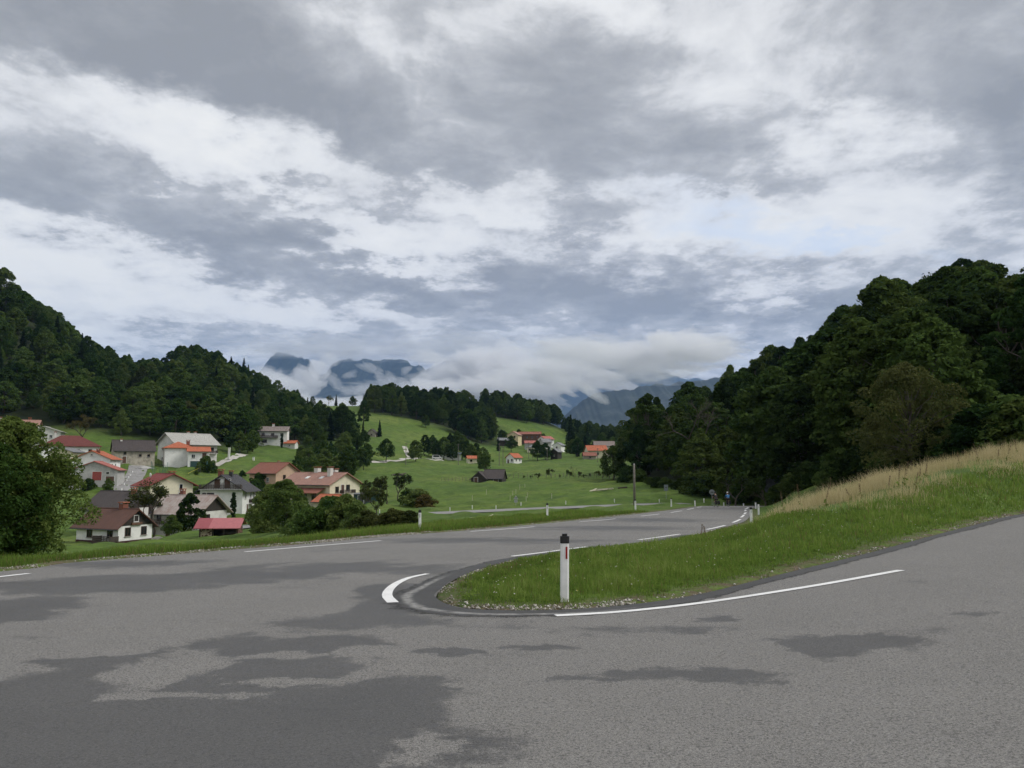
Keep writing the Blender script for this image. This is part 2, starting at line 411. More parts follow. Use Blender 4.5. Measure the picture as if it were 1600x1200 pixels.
HOUSE_FEET = [(178, 116, 846), (190, 136, 830), (296, 139, 838), (345, 97, 839), (356, 168, 804), (500, 192, 787), (516, 178, 793), (428, 216, 763), (256, 174, 777), (150, 218, 748), (152, 205, 757), (108, 238, 716), (104, 226, 723), (207, 244, 727), (292, 262, 727), (277, 250, 729), (309, 247, 730),
              (8, 276, 694), (72, 262, 700), (428, 332, 694), (582, 430, 683), (773, 232, 753), (363, 157, 808), (420, 80, 836)]
for px, d, row in HOUSE_FEET: gp(px, (d, row))
G = np.array(G)

LOWER_ROAD = smooth_line([(29.8, 105.5, -3.62), (34, 113.5, -4.15), (38.6, 121, -4.6), (40, 128, -4.95), (36, 132.6, -5.1)] +
                         [at(*p) for p in [(1075, 787.2, 132.5), (1000, 788.6, 129), (900, 792.4, 125), (800, 796.6, 120.5), (700, 801, 116.5), (620, 804.6, 113.5), (560, 808, 112), (480, 813, 110), (400, 821, 106), (330, 829, 104)]], 2.5)

def _coord(x, y):
    r = np.hypot(x, y) + 1e-6; th = np.arctan2(x, y)
    return np.stack([np.sin(th) * 2.4, np.cos(th) * 2.4, np.log(r)], -1), r
_C, _r = _coord(G[:, 0], G[:, 1])
_t = (G[:, 2] - EYE) / _r
def _phi(d): return d * d * np.log(d + 1e-9) * 0 + d
_K = _phi(np.linalg.norm(_C[:, None] - _C[None], axis=2)) + np.eye(len(_C)) * -1e-3
_A = np.hstack([_K, np.ones((len(_C), 1)), _C])
_S = np.zeros((len(_C) + 4, len(_C) + 4)); _S[:len(_C), :] = _A; _S[len(_C):, :len(_C)] = _A[:, len(_C):].T
_wts = np.linalg.lstsq(_S, np.concatenate([_t, np.zeros(4)]), rcond=None)[0]

def rbf(x, y):
    x = np.asarray(x, float).ravel(); y = np.asarray(y, float).ravel(); out = np.empty(len(x))
    for i in range(0, len(x), 20000):
        c, r = _coord(x[i:i + 20000], y[i:i + 20000])
        k = np.sqrt(np.maximum((c * c).sum(1)[:, None] + (_C * _C).sum(1)[None] - 2 * c @ _C.T, 0))
        out[i:i + 20000] = EYE + r * (k @ _wts[:len(_C)] + _wts[len(_C)] + c @ _wts[len(_C) + 1:])
    return out

def line_dist(P, L):
    if len(P) <= 400:
        A, B = L[:-1], L[1:]; AB = (B - A)[:, :2]; AP = P[:, None] - A[None, :, :2]; t = np.clip((AP * AB).sum(2) / (AB * AB).sum(1), 0, 1); q = AP - t[..., None] * AB
        d = np.sqrt((q * q).sum(2)); k = d.argmin(1); r = np.arange(len(P)); return d[r, k], A[k, 2] + t[r, k] * (B - A)[k, 2]
    best = np.full(len(P), 1e9); zz = np.zeros(len(P))
    for a, b in zip(L[:-1], L[1:]):
        ab = b[:2] - a[:2]; t = np.clip(((P - a[:2]) @ ab) / (ab @ ab), 0, 1)
        d = np.hypot(P[:, 0] - a[0] - t * ab[0], P[:, 1] - a[1] - t * ab[1])
        m = d < best; best[m] = d[m]; zz[m] = (a[2] + t * (b[2] - a[2]))[m]
    return best, zz

def ground(x, y):
    """height of the ground sheet"""
    x = np.asarray(x, float).ravel(); y = np.asarray(y, float).ravel()
    z = rbf(x, y)
    hm = np.hypot(x, y); z += .26 * sstep(35, 70, hm) * (np.sin(x * .55 + 2.1 * np.sin(y * .23)) * np.sin(y * .47 + 1.7 * np.sin(x * .19)) + .6 * np.sin(x * 1.1 + y * .7 + 2 * np.sin(y * .4)))
    z += (0.25 * np.sin(x * .11 + 1.3 * np.sin(y * .07)) * np.cos(y * .09) + .12 * np.sin(x * .37 + y * .29)) * sstep(25, 80, np.hypot(x, y))
    m = (np.hypot(x, y) < 135)
    if m.any():
        P = np.stack([x[m], y[m]], 1); d = poly_dist(P, ASPHALT); zr = z_road(P[:, 0], P[:, 1])
        w = sstep(0.0, 4.5, d)
        zz = zr * (1 - w) + z[m] * w + 0.035 * sstep(0, .25, d)
        # the grass island between the two legs swells above both
        zz = np.where(d < 0.0, zr - 0.12, zz)
        z[m] = zz
    m = (y > 95) & (y < 145) & (np.abs(x) < 110)
    if m.any():
        P = np.stack([x[m], y[m]], 1); d, lz = line_dist(P, LOWER_ROAD)
        w = sstep(3.2, 8.0, d); z[m] = (lz - 0.12) * (1 - w) + z[m] * w
    return z

def gz(x, y): return float(ground([x], [y])[0])

def drop(px, d, up=0.0):
    """foot of a thing standing at photo column px, forward distance d"""
    x = (px - 800) / FPX * d / math.cos(PITCH)
    # exact for points near the horizon row; refined with the real height
    for _ in range(2):
        z = gz(x, d); a = (z - EYE) / d
        # camera depth of a point at forward distance d and height z
        depth = d * math.cos(PITCH) + (z - EYE) * math.sin(PITCH)
        x = (px - 800) / FPX * depth
    return (x, d, gz(x, d) + up)

def pix(p):
    """photo pixel of a point"""
    x, y, z = p[0], p[1], p[2] - EYE
    dep = y * math.cos(PITCH) + z * math.sin(PITCH); v = -y * math.sin(PITCH) + z * math.cos(PITCH)
    return 800 + FPX * x / dep, 600 - FPX * v / dep

# woods: polygons on the plan given as (column, forward distance)
def region(*pd): return np.array([((px - 800) / FPX * d * 0.995, d) for px, d in pd])
WOOD_RIGHT = region((985, 198), (1040, 176), (1100, 158), (1180, 143), (1240, 116), (1300, 96), (1380, 79), (1480, 67), (1620, 60), (2000, 60), (2000, 190), (1500, 260), (1150, 300), (1000, 260))
WOOD_LEFT = region((-500, 262), (0, 282), (120, 284), (230, 285), (330, 290), (400, 320), (430, 350), (470, 340), (545, 385), (562, 428), (505, 470), (458, 540), (420, 590), (300, 620), (0, 560), (-500, 600))
WOOD_MID = region((575, 545), (640, 530), (700, 512), (740, 490), (775, 500), (780, 590), (740, 640), (650, 680), (575, 660))
WOOD_FAR = region((752, 655), (800, 640), (850, 655), (880, 690), (850, 740), (760, 760))

# ------------------------------------------------------------------ ground sheet
def ground_material():
    m = bpy.data.materials.new('meadow_grass'); m.use_nodes = True; T = NT(m.node_tree); b = T.n['Principled BSDF']
    pos = T.new('ShaderNodeNewGeometry').outputs['Position']
    n1 = T.noise(pos, 0.028, 7, 0.66); n2 = T.noise(pos, 0.28, 7, 0.72); n3 = T.noise(pos, 6.0, 4, 0.7)
    base = T.ramp(n1, [(0.3, (.058, .112, .018)), (0.5, (.092, .152, .025)), (0.68, (.142, .182, .040))])
    c = T.mix(T.math('MULTIPLY', T.maprange(n2, .44, .62), 0.75), base, (.042, .076, .018))
    c = T.mix(T.maprange(n3, .5, .75, 0, .4), c, (.13, .145, .05))
    c = T.mix(T.maprange(T.noise(T.vmath('MULTIPLY', pos, (.25, 1.0, .5)), .22, 4, .6), .50, .66, 0, .55), c, (.115, .155, .045))
    c = T.mix(T.maprange(T.noise(pos, 1.1, 5, .75), .53, .66, 0, .6), c, (.032, .062, .015))
    # patches of rough pasture and bare earth
    soil = T.maprange(T.noise(pos, 0.09, 7, 0.7, 0.5), .66, .76)
    c = T.mix(T.math('MULTIPLY', soil, .5), c, (.11, .085, .045))
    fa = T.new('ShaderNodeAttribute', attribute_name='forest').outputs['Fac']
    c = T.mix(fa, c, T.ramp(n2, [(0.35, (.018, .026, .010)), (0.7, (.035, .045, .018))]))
    va = T.new('ShaderNodeAttribute', attribute_name='verge').outputs['Fac']
    vn = T.maprange(T.noise(pos, 2.4, 6, 0.7), .38, .6)
    c = T.mix(T.math('MULTIPLY', va, vn), c, T.ramp(T.noise(pos, 9.0, 5, .7), [(0.3, (.055, .045, .03)), (0.6, (.14, .11, .075)), (.75, (.24, .22, .18))]))
    T.put(b.inputs['Base Color'], c); b.inputs['Roughness'].default_value = 0.95; b.inputs['Specular IOR Level'].default_value = 0.15
    bp = T.new('ShaderNodeBump'); bp.inputs['Strength'].default_value = 0.6; bp.inputs['Distance'].default_value = 0.25
    T.put(bp.inputs['Height'], T.math('ADD', T.noise(pos, 1.6, 6, .7), T.math('MULTIPLY', n3, .3))); T.put(b.inputs['Normal'], bp.outputs[0])
    return m
M_GROUND = ground_material()

def build_ground():
    th = np.concatenate([np.arange(-180, -48, 3.0), np.arange(-48, 48, 0.22), np.arange(48, 180, 3.0)])
    rr = np.concatenate([np.geomspace(1.2, 9, 26)[:-1], np.geomspace(9, 62, 190)[:-1], np.geomspace(62, 150, 110)[:-1], np.geomspace(150, 900, 150)[:-1], np.geomspace(900, 2200, 24)])
    TH, RR = np.meshgrid(np.radians(th), rr); x = (RR * np.sin(TH)).ravel(); y = (RR * np.cos(TH)).ravel()
    z = ground(x, y); nr, nt = len(rr), len(th)
    V = np.vstack([np.stack([x, y, z], 1), [[0, 0, float(z_road(0, 0)) - 0.12]]])
    i, j = np.meshgrid(np.arange(nr - 1), np.arange(nt), indexing='ij'); j2 = (j + 1) % nt
    F = np.stack([i * nt + j, i * nt + j2, (i + 1) * nt + j2, (i + 1) * nt + j], -1).reshape(-1, 4)
    P = V[:, :2]; fo = np.zeros(len(V)); ve = np.zeros(len(V))
    far = np.hypot(P[:, 0], P[:, 1])
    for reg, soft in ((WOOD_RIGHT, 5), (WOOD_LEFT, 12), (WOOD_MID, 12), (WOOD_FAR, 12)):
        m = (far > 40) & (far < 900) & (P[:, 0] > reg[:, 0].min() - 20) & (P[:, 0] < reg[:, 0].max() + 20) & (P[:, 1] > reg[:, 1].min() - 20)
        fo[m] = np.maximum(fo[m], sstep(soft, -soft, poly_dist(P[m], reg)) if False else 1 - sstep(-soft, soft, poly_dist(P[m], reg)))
    m = far < 130
    ve[m] = 1 - sstep(0.15, 1.1, np.abs(poly_dist(P[m], ASPHALT)))
    me = np_mesh('ground', V, F, True, {'forest': fo, 'verge': ve})
    o = link_mesh('ground', me, M_GROUND); tag(o, kind='structure')
    return o
build_ground()
# valley floor below the spur, out to the mountains
mb = MB(); 
ring = [(21000 * math.sin(2 * math.pi * k / 48), 21000 * math.cos(2 * math.pi * k / 48), -140) for k in range(48)]
inner = [(1900 * math.sin(2 * math.pi * k / 48), 1900 * math.cos(2 * math.pi * k / 48), -140) for k in range(48)]
mb.add(ring + inner, [(k, (k + 1) % 48, 48 + (k + 1) % 48, 48 + k) for k in range(48)])
tag(mb.build('valley_ground', M_GROUND), kind='structure')

# ------------------------------------------------------------------ roads
def asphalt_material():
    m = bpy.data.materials.new('weathered_asphalt'); m.use_nodes = True; T = NT(m.node_tree); b = T.n['Principled BSDF']
    pos = T.new('ShaderNodeNewGeometry').outputs['Position']
    warp = T.vmath('SCALE', T.vmath('SUBTRACT', T.noise(pos, 0.55, 2, .6, color=True), (.5, .5, .5)), .8)
    warp2 = T.vmath('SCALE', T.vmath('SUBTRACT', T.noise(pos, 2.6, 5, .72, color=True), (.5, .5, .5)), 0.95)
    vec = T.vmath('ADD', T.vmath('MULTIPLY', T.vmath('ADD', T.vmath('ADD', pos, warp), warp2), (1, 1, 0)), (0, 0, 1))
    # damp patches: (column,row) centre, half sizes in photo pixels along the row and in depth
    wet = None
    for (px, py, wx, wy, k) in [(330, 1150, 420, 105, 1), (60, 1100, 200, 60, 1), (560, 1110, 160, 60, 1), (-60, 1180, 300, 80, 1), (250, 1035, 140, 26, 1), (350, 1012, 95, 22, 1), (120, 1030, 90, 9, 1), (330, 1075, 130, 16, 1),
                                (450, 1040, 130, 22, 1), (500, 1005, 120, 13, .9), (40, 998, 50, 9, 1), (150, 915, 190, 12, .8), (30, 950, 160, 18, .8), (260, 905, 190, 9, .8), (420, 898, 140, 9, .7), (520, 888, 200, 10, .6), (590, 940, 90, 32, .8), (560, 965, 120, 20, .7), (640, 890, 110, 12, .5), (780, 845, 200, 6, .5), (950, 825, 160, 5, .5), (1020, 812, 90, 4, .5),
                                (1310, 1003, 130, 13, 1), (1300, 1012, 60, 14, 1), (1050, 1056, 150, 14, .9), (930, 1064, 60, 9, .7), (700, 1018, 60, 6, .9), (1120, 968, 40, 6, .8), (860, 1012, 60, 5, .6), (1100, 1062, 60, 9, .6), (980, 985, 300, 6, .35), (1500, 960, 60, 5, .4), (640, 1130, 120, 40, .6), (190, 880, 160, 6, .6), (700, 1085, 60, 7, .6)]:
        c = hit(px, py); l = hit(px - wx, py); r_ = hit(px + wx, py); n_ = hit(px, py + wy); f_ = hit(px, py - wy)
        rx = max(.15, .5 * np.linalg.norm(r_ - l)); ry = max(.12, .5 * np.linalg.norm(f_ - n_))
        ang = math.atan2(r_[1] - l[1], r_[0] - l[0])
        g = T.ellipse(vec, float(c[0]), float(c[1]), rx * 1.25, ry * 1.25, ang)
        g = T.math('MULTIPLY', g, k)
        wet = g if wet is None else T.math('MAXIMUM', wet, g)
    sp3 = T.new('ShaderNodeSeparateXYZ'); T.put(sp3.inputs[0], T.vmath('SUBTRACT', pos, (float(TIP[0]) + 3.0, float(TIP[1]) + 1.0, 0)))
    pol = T.new('ShaderNodeCombineXYZ'); T.put(pol.inputs[0], T.vmath('LENGTH', T.vmath('MULTIPLY', T.vmath('SUBTRACT', pos, (float(TIP[0]) + 3.0, float(TIP[1]) + 1.0, 0)), (1, 1, 0)))); T.put(pol.inputs[1], T.math('MULTIPLY', T.math('ARCTAN2', sp3.outputs[0], sp3.outputs[1]), 3.2))
    dryi = None
    for (px, py, wx, wy) in [(262, 1042, 75, 30), (170, 1018, 80, 7), (440, 1024, 70, 9), (290, 1083, 150, 9), (480, 1062, 120, 7), (640, 1160, 60, 26), (100, 985, 160, 20), (330, 945, 200, 22), (560, 1015, 40, 8)]:
        c = hit(px, py); l = hit(px - wx, py); r_ = hit(px + wx, py); n_ = hit(px, py + wy); f_ = hit(px, py - wy)
        g = T.ellipse(vec, float(c[0]), float(c[1]), .62 * np.linalg.norm(r_ - l), max(.12, .62 * np.linalg.norm(f_ - n_)), math.atan2(r_[1] - l[1], r_[0] - l[0])); dryi = g if dryi is None else T.math('MAXIMUM', dryi, g)
    wet = T.math('SUBTRACT', wet, T.math('MULTIPLY', dryi, .9))
    bnoise = T.math('ADD', T.math('MULTIPLY', T.noise(pol.outputs[0], 0.75, 9, .68, .0, dim='2D'), .55), T.math('MULTIPLY', T.noise(pos, 0.9, 8, .72), .45))
    wet = T.maprange(T.math('ADD', T.math('MULTIPLY_ADD', wet, .42, bnoise), T.math('MULTIPLY', T.math('SUBTRACT', T.noise(pos, 14, 4, .75), .5), .22)), .565, .715, 0, 1, True)
    agg = T.noise(pos, 110.0, 3, .8); agg2 = T.noise(pos, 45.0, 4, .8); big = T.noise(pos, .5, 5, .6)
    vor = T.new('ShaderNodeTexVoronoi'); T.put(vor.inputs['Vector'], pos); vor.inputs['Scale'].default_value = 85.0
    dry = T.ramp(big, [(.3, (.098, .096, .092)), (.7, (.140, .136, .129))])
    dry = T.mix(T.maprange(bnoise, .40, .62, 0, .45), dry, (.092, .090, .086))
    dry = T.mix(T.maprange(agg, .42, .60, 0, .85), dry, (.31, .30, .285))
    dry = T.mix(T.maprange(agg2, .48, .64, 0, .85), dry, (.040, .039, .038))
    damp = T.ramp(big, [(.3, (.052, .051, .050)), (.7, (.080, .078, .076))])
    damp = T.mix(T.maprange(agg, .42, .64, 0, .7), damp, (.15, .147, .143))
    damp = T.mix(T.maprange(bnoise, .55, .75, 0, .5), damp, (.055, .054, .053))
    damp = T.mix(T.maprange(agg2, .48, .64, 0, .75), damp, (.026, .026, .026))
    sp = T.math('MULTIPLY', T.maprange(vor.outputs['Distance'], .10, .20, 1, 0), T.maprange(T.noise(pos, 40, 2), .56, .62))
    c = T.mix(wet, dry, damp); c = T.mix(T.math('MULTIPLY', sp, .7), c, (.48, .47, .45))
    T.put(b.inputs['Base Color'], c)
    T.put(b.inputs['Roughness'], T.maprange(wet, 0, 1, .88, .62)); b.inputs['Specular IOR Level'].default_value = .35
    bp = T.new('ShaderNodeBump'); bp.inputs['Strength'].default_value = .55; bp.inputs['Distance'].default_value = .006
    T.put(bp.inputs['Height'], agg); T.put(b.inputs['Normal'], bp.outputs[0])
    return m

def build_asphalt():
    bd = ASPHALT
    keep = [0]
    for i in range(1, len(bd)):
        if np.linalg.norm(bd[i] - bd[keep[-1]]) > 0.15: keep.append(i)
    bd = bd[keep]; n = len(bd)
    gx, gy = np.meshgrid(np.arange(-19, 50, .8), np.arange(-12, 40, .8)); pts = np.stack([gx.ravel(), gy.ravel()], 1)
    gx, gy = np.meshgrid(np.arange(-8, 50, 2.5), np.arange(41, 106, 2.5)); pts = np.vstack([pts, np.stack([gx.ravel(), gy.ravel()], 1)])
    d = poly_dist(pts, ASPHALT); pts = pts[d < -0.2]
    allp = [Vector(p) for p in bd] + [Vector(p) for p in pts]
    ov, oe, of, *_ = delaunay_2d_cdt(allp, [(i, (i + 1) % n) for i in range(n)], [list(range(n))], 1, 1e-4)
    xy = np.array([(v.x, v.y) for v in ov]); z = z_road(xy[:, 0], xy[:, 1])
    tri = np.array([f for f in of if len(f) == 3])
    V3 = np.column_stack([xy, z])
    a, b_, c = V3[tri[:, 0], :2], V3[tri[:, 1], :2], V3[tri[:, 2], :2]
    cr = (b_[:, 0] - a[:, 0]) * (c[:, 1] - a[:, 1]) - (b_[:, 1] - a[:, 1]) * (c[:, 0] - a[:, 0])
    tri[cr < 0] = tri[cr < 0][:, ::-1]
    me = np_mesh('road', V3, tri, True)
    return tag(link_mesh('road', me, M_ASPHALT), kind='structure')
M_ASPHALT = asphalt_material()
ROAD = build_asphalt()

def strip(name, line, halfw, mat, lift, parent=None, zfn=z_road, off=0.0, taper=False, uvs=False):
    """a ribbon lying on the surface along a plan polyline"""
    L = np.asarray(line, float); n = len(L)
    t = np.gradient(L[:, :2], axis=0); t /= np.linalg.norm(t, axis=1)[:, None] + 1e-9; nn = np.stack([-t[:, 1], t[:, 0]], 1)
    hw = np.full(n, halfw, float) if np.isscalar(halfw) else np.asarray(halfw, float)
    rows = []
    for k in (-1, -.33, .33, 1):
        p = L[:, :2] + nn * (off + hw * k)[:, None]
        zz = zfn(p[:, 0], p[:, 1]) if zfn is not None else L[:, 2]
        rows.append(np.column_stack([p, zz + lift]))
    V = np.vstack(rows); F = []
    for k in range(3):
        for i in range(n - 1): F.append((k * n + i, k * n + i + 1, (k + 1) * n + i + 1, (k + 1) * n + i))
    F = np.array(F)[:, ::-1]
    at_ = {'across': np.concatenate([np.full(n, k) for k in (0, .33, .67, 1)]), 'along': np.tile(np.linspace(0, 1, n), 4)}
    me = np_mesh(name, V, F, True, at_)
    if me.polygons[0].normal.z < 0: me.flip_normals()
    return link_mesh(name, me, mat, parent)

def paint_material():
    m = bpy.data.materials.new('white_road_paint'); m.use_nodes = True; T = NT(m.node_tree); b = T.n['Principled BSDF']
    pos = T.new('ShaderNodeNewGeometry').outputs['Position']
    w = T.maprange(T.noise(pos, 30, 6, .8), .55, .66); w2 = T.noise(pos, 2.5, 4, .6)
    c = T.mix(T.math('MULTIPLY', w, .7), T.ramp(w2, [(.3, (.66, .66, .65)), (.7, (.80, .80, .79))]), (.32, .31, .30))
    T.put(b.inputs['Base Color'], c); b.inputs['Roughness'].default_value = .7
    return m
M_PAINT = paint_material()
def dash(pix_line, w0=.15, w1=None):
    L = smooth_line(np.array([hit(*p) for p in pix_line]), .35)
    hw = np.linspace(w0, w1 if w1 else w0, len(L)) / 2
    return strip('lane_marking', L, hw, M_PAINT, .009, ROAD)
# outer edge dashes of the hairpin, near to far
dash([(-60, 909), (-8, 902.5), (45, 896.5)], .15)
dash([(383, 862.5), (490, 853.5), (595, 845)], .15)
dash([(735, 830.6), (790, 826.8), (836, 823.2)], .15)
dash([(906, 815.3), (935, 813.2), (962, 810.8)], .15)
dash([(1001, 806.6), (1016, 804.9), (1030, 803.3)], .15)
dash([(1048, 801), (1065, 798.2)], .16)
dash([(1074, 796.3), (1084, 794.2)], .17)
dash([(1089, 793.0), (1096, 791.9)], .18)
# inner edge dashes
dash([(800, 869.5), (860, 862), (917, 854.6)], .14)
dash([(998, 843.8), (1030, 839.5), (1062, 834.8)], .14)
dash([(1104, 827.6), (1120, 824.2), (1133, 821)], .15)
dash([(1145, 816.6), (1151, 814.3), (1157, 811.5)], .15)
dash([(1157.5, 808.5), (1160, 807), (1162.5, 804.6)], .16)
dash([(1163, 803.2), (1165.5, 801)], .16)
dash([(1164, 798.6), (1165.5, 797)], .18)
dash([(1164, 795.8), (1167, 794.4), (1169, 793.0)], .18)
# the long line along the upper leg and the stubby worn curve round the tip
dash([(868, 962.5), (950, 958), (1040, 949.5), (1150, 935), (1280, 914.5), (1408, 891.5)], .15, .16)
dash([(668, 897), (640, 903), (618, 913), (606, 925), (606, 934), (614, 942)], .12, .18)

def strip_material():
    """newer dark asphalt along the island, with a smear of pale dust where tyres cut the corner"""
    m = bpy.data.materials.new('dark_patch_asphalt'); m.use_nodes = True; T = NT(m.node_tree); b = T.n['Principled BSDF']
    pos = T.new('ShaderNodeNewGeometry').outputs['Position']
    agg = T.noise(pos, 90.0, 3, .8); n = T.noise(pos, 1.5, 5, .6)
    c = T.ramp(n, [(.3, (.026, .026, .027)), (.7, (.044, .044, .044))])
    c = T.mix(T.maprange(agg, .4, .66, 0, .4), c, (.10, .098, .096))
    ac = T.new('ShaderNodeAttribute', attribute_name='across').outputs['Fac']; al = T.new('ShaderNodeAttribute', attribute_name='along').outputs['Fac']
    dn = T.math('ADD', ac, T.math('MULTIPLY', T.math('SUBTRACT', T.noise(pos, 1.2, 4, .6), .5), .22))
    band = T.math('MULTIPLY', T.maprange(dn, .34, .46, 0, 1, True), T.maprange(dn, .62, .50, 0, 1, True))
    band = T.math('MULTIPLY', band, T.maprange(al, .05, .5, 0, 1, True))
    band = T.math('MULTIPLY', band, T.maprange(T.noise(pos, 7, 5, .7), .3, .65))
    c = T.mix(T.math('MULTIPLY', band, .85), c, (.34, .335, .32))
    T.put(b.inputs['Alpha'], T.maprange(T.math('ADD', ac, T.math('MULTIPLY', T.math('SUBTRACT', T.noise(pos, 3.0, 6, .75), .5), .9)), .62, .90, 1, 0, True))
    T.put(b.inputs['Base Color'], c); b.inputs['Roughness'].default_value = .8
    bp = T.new('ShaderNodeBump'); bp.inputs['Strength'].default_value = .6; bp.inputs['Distance'].default_value = .006
    T.put(bp.inputs['Height'], agg); T.put(b.inputs['Normal'], bp.outputs[0])
    return m
def edge_strip():
    i0 = int(np.argmin(np.linalg.norm(IN_L - hit(1083, 836), axis=1))); i1 = len(IN_L) - 6
    L = smooth_line(IN_L[i0:i1:2], .16); n = len(L)
    dt = np.linalg.norm(L - TIP, axis=1)
    w = .44 + .10 * np.exp(-(dt / 7) ** 2) + .42 * np.exp(-(dt / 2.4) ** 2)
    w *= 1 + .16 * np.sin(np.arange(n) * .21) * np.sin(np.arange(n) * .07)
    t = np.gradient(L, axis=0); t /= np.linalg.norm(t, axis=1)[:, None]
    nn = np.stack([-t[:, 1], t[:, 0]], 1)
    sgn = -1 if poly_dist((L + nn * .2)[n // 2:n // 2 + 1], ASPHALT)[0] > 0 else 1
    Lc = L + nn * (sgn * (w / 2 + .01))[:, None]
    o = strip('asphalt_edge_strip', Lc, w / 2, strip_material(), .005, ROAD)
    if sgn < 0: o.data.attributes['across'].data.foreach_set('value', np.concatenate([np.full(n, q) for q in (1, .67, .33, 0)]).astype(np.float32))
    o.data.attributes['along'].data.foreach_set('value', np.tile(np.exp(-(dt / 2.4) ** 2), 4).astype(np.float32)); return o
edge_strip()
LR = LOWER_ROAD.copy(); LR[:, 2] += 0.03
M_LANE = mat_simple('pale_lane_asphalt', (.22, .217, .21), .9, .12, .4, coord='Object')
tag(strip('lower_road', LR, 2.75, M_LANE, 0.0, None, None), kind='structure')
# ------------------------------------------------------------------ foliage
def leaf_material(name, dark, mid, light, trans=0.25, hue=0.0):
    m = bpy.data.materials.new(name); m.use_nodes = True; T = NT(m.node_tree); T.n.remove(T.n['Principled BSDF'])
    tint = T.new('ShaderNodeAttribute', attribute_name='tint').outputs['Fac']
    rnd = T.new('ShaderNodeObjectInfo').outputs['Random']
    f = T.math('ADD', T.math('MULTIPLY', tint, .75), T.math('MULTIPLY', T.math('SUBTRACT', rnd, .5), .8))
    f = T.math('ADD', f, .12)
    c = T.ramp(f, [(.05, dark), (.45, mid), (.95, light)])
    hs = T.new('ShaderNodeHueSaturation'); T.put(hs.inputs['Color'], c)
    T.put(hs.inputs['Hue'], T.math('MULTIPLY_ADD', T.math('FRACT', T.math('MULTIPLY', rnd, 7.31)), -.026, .515 + hue)); hs.inputs['Saturation'].default_value = .92
    d = T.new('ShaderNodeBsdfDiffuse'); T.put(d.inputs[0], hs.outputs[0])
    t = T.new('ShaderNodeBsdfTranslucent'); T.put(t.inputs[0], hs.outputs[0])
    mx = T.new('ShaderNodeMixShader'); mx.inputs[0].default_value = trans
    T.l.new(d.outputs[0], mx.inputs[1]); T.l.new(t.outputs[0], mx.inputs[2]); T.l.new(mx.outputs[0], T.n['Material Output'].inputs[0])
    return m
L_WOOD = leaf_material('wood_leaves', (.013, .028, .008), (.038, .070, .015), (.088, .13, .027))
L_MEAD = leaf_material('meadow_tree_leaves', (.022, .046, .010), (.060, .102, .020), (.125, .17, .036), .3, .008)
L_NEAR = leaf_material('near_leaves', (.034, .066, .012), (.072, .12, .021), (.135, .185, .038), .4)
L_YELL = leaf_material('yellowing_leaves', (.045, .05, .012), (.075, .075, .02), (.12, .105, .03), .3, -.012)
L_OLIV = leaf_material('olive_leaves', (.034, .044, .012), (.065, .074, .02), (.11, .11, .034), .3, .02)
L_CONI = leaf_material('spruce_needles', (.008, .018, .008), (.016, .032, .012), (.03, .05, .018), .1)
L_CYP = leaf_material('cypress_needles', (.010, .028, .008), (.018, .042, .012), (.03, .06, .016), .1)
L_BUSH = leaf_material('bush_leaves', (.048, .08, .015), (.095, .138, .028), (.16, .20, .05), .4, .018)
M_BARK = mat_simple('bark', (.075, .062, .05), .95, .25, 6.0)
M_BARKG = mat_simple('grey_bark', (.15, .14, .125), .95, .25, 6.0)

def leaf_quads(C, Rad, per, leaf, rng, up=.25, out=.55, inner=.72, flat=1.0):
    """leaf-sized diamonds over clumps; returns V, F, tint"""
    C = np.asarray(C, float); n = len(C) * per
    c = np.repeat(C, per, 0); rad = np.repeat(np.asarray(Rad, float), per)
    d = rng.normal(size=(n, 3)); d[:, 2] += up * 1.4; d /= np.linalg.norm(d, axis=1)[:, None]
    rr = rad * (inner + (1.08 - inner) * rng.random(n) ** .7)
    p = c + d * rr[:, None] * np.array([1, 1, flat])
    nrm = d * out + rng.normal(size=(n, 3)) * .55 + np.array([0, 0, up]); nrm /= np.linalg.norm(nrm, axis=1)[:, None]
    t = np.cross(nrm, rng.normal(size=(n, 3))); t /= np.linalg.norm(t, axis=1)[:, None] + 1e-9; b = np.cross(nrm, t)
    s = leaf * (.6 + .8 * rng.random(n)); w = s * (.38 + .3 * rng.random(n))
    q = np.stack([p - t * s[:, None], p + b * w[:, None] + nrm * (s * .18)[:, None], p + t * s[:, None], p - b * w[:, None] + nrm * (s * .18)[:, None]], 1).reshape(-1, 3)
    F = np.arange(n * 4).reshape(-1, 4)
    tint = np.repeat(rng.random(len(C)), per) * .5 + rng.random(n) * .5
    return q, F, np.repeat(tint, 4)

def limb_path(a, b, rng, sag=.12, n=4):
    a = np.array(a, float); b = np.array(b, float); L = np.linalg.norm(b - a); out = []
    for i in range(n + 1):
        t = i / n; p = a + (b - a) * t; p = p + rng.normal(size=3) * L * .035 * (0 < i < n); p[2] += sag * L * math.sin(math.pi * t) * .5; out.append(p)
    return out

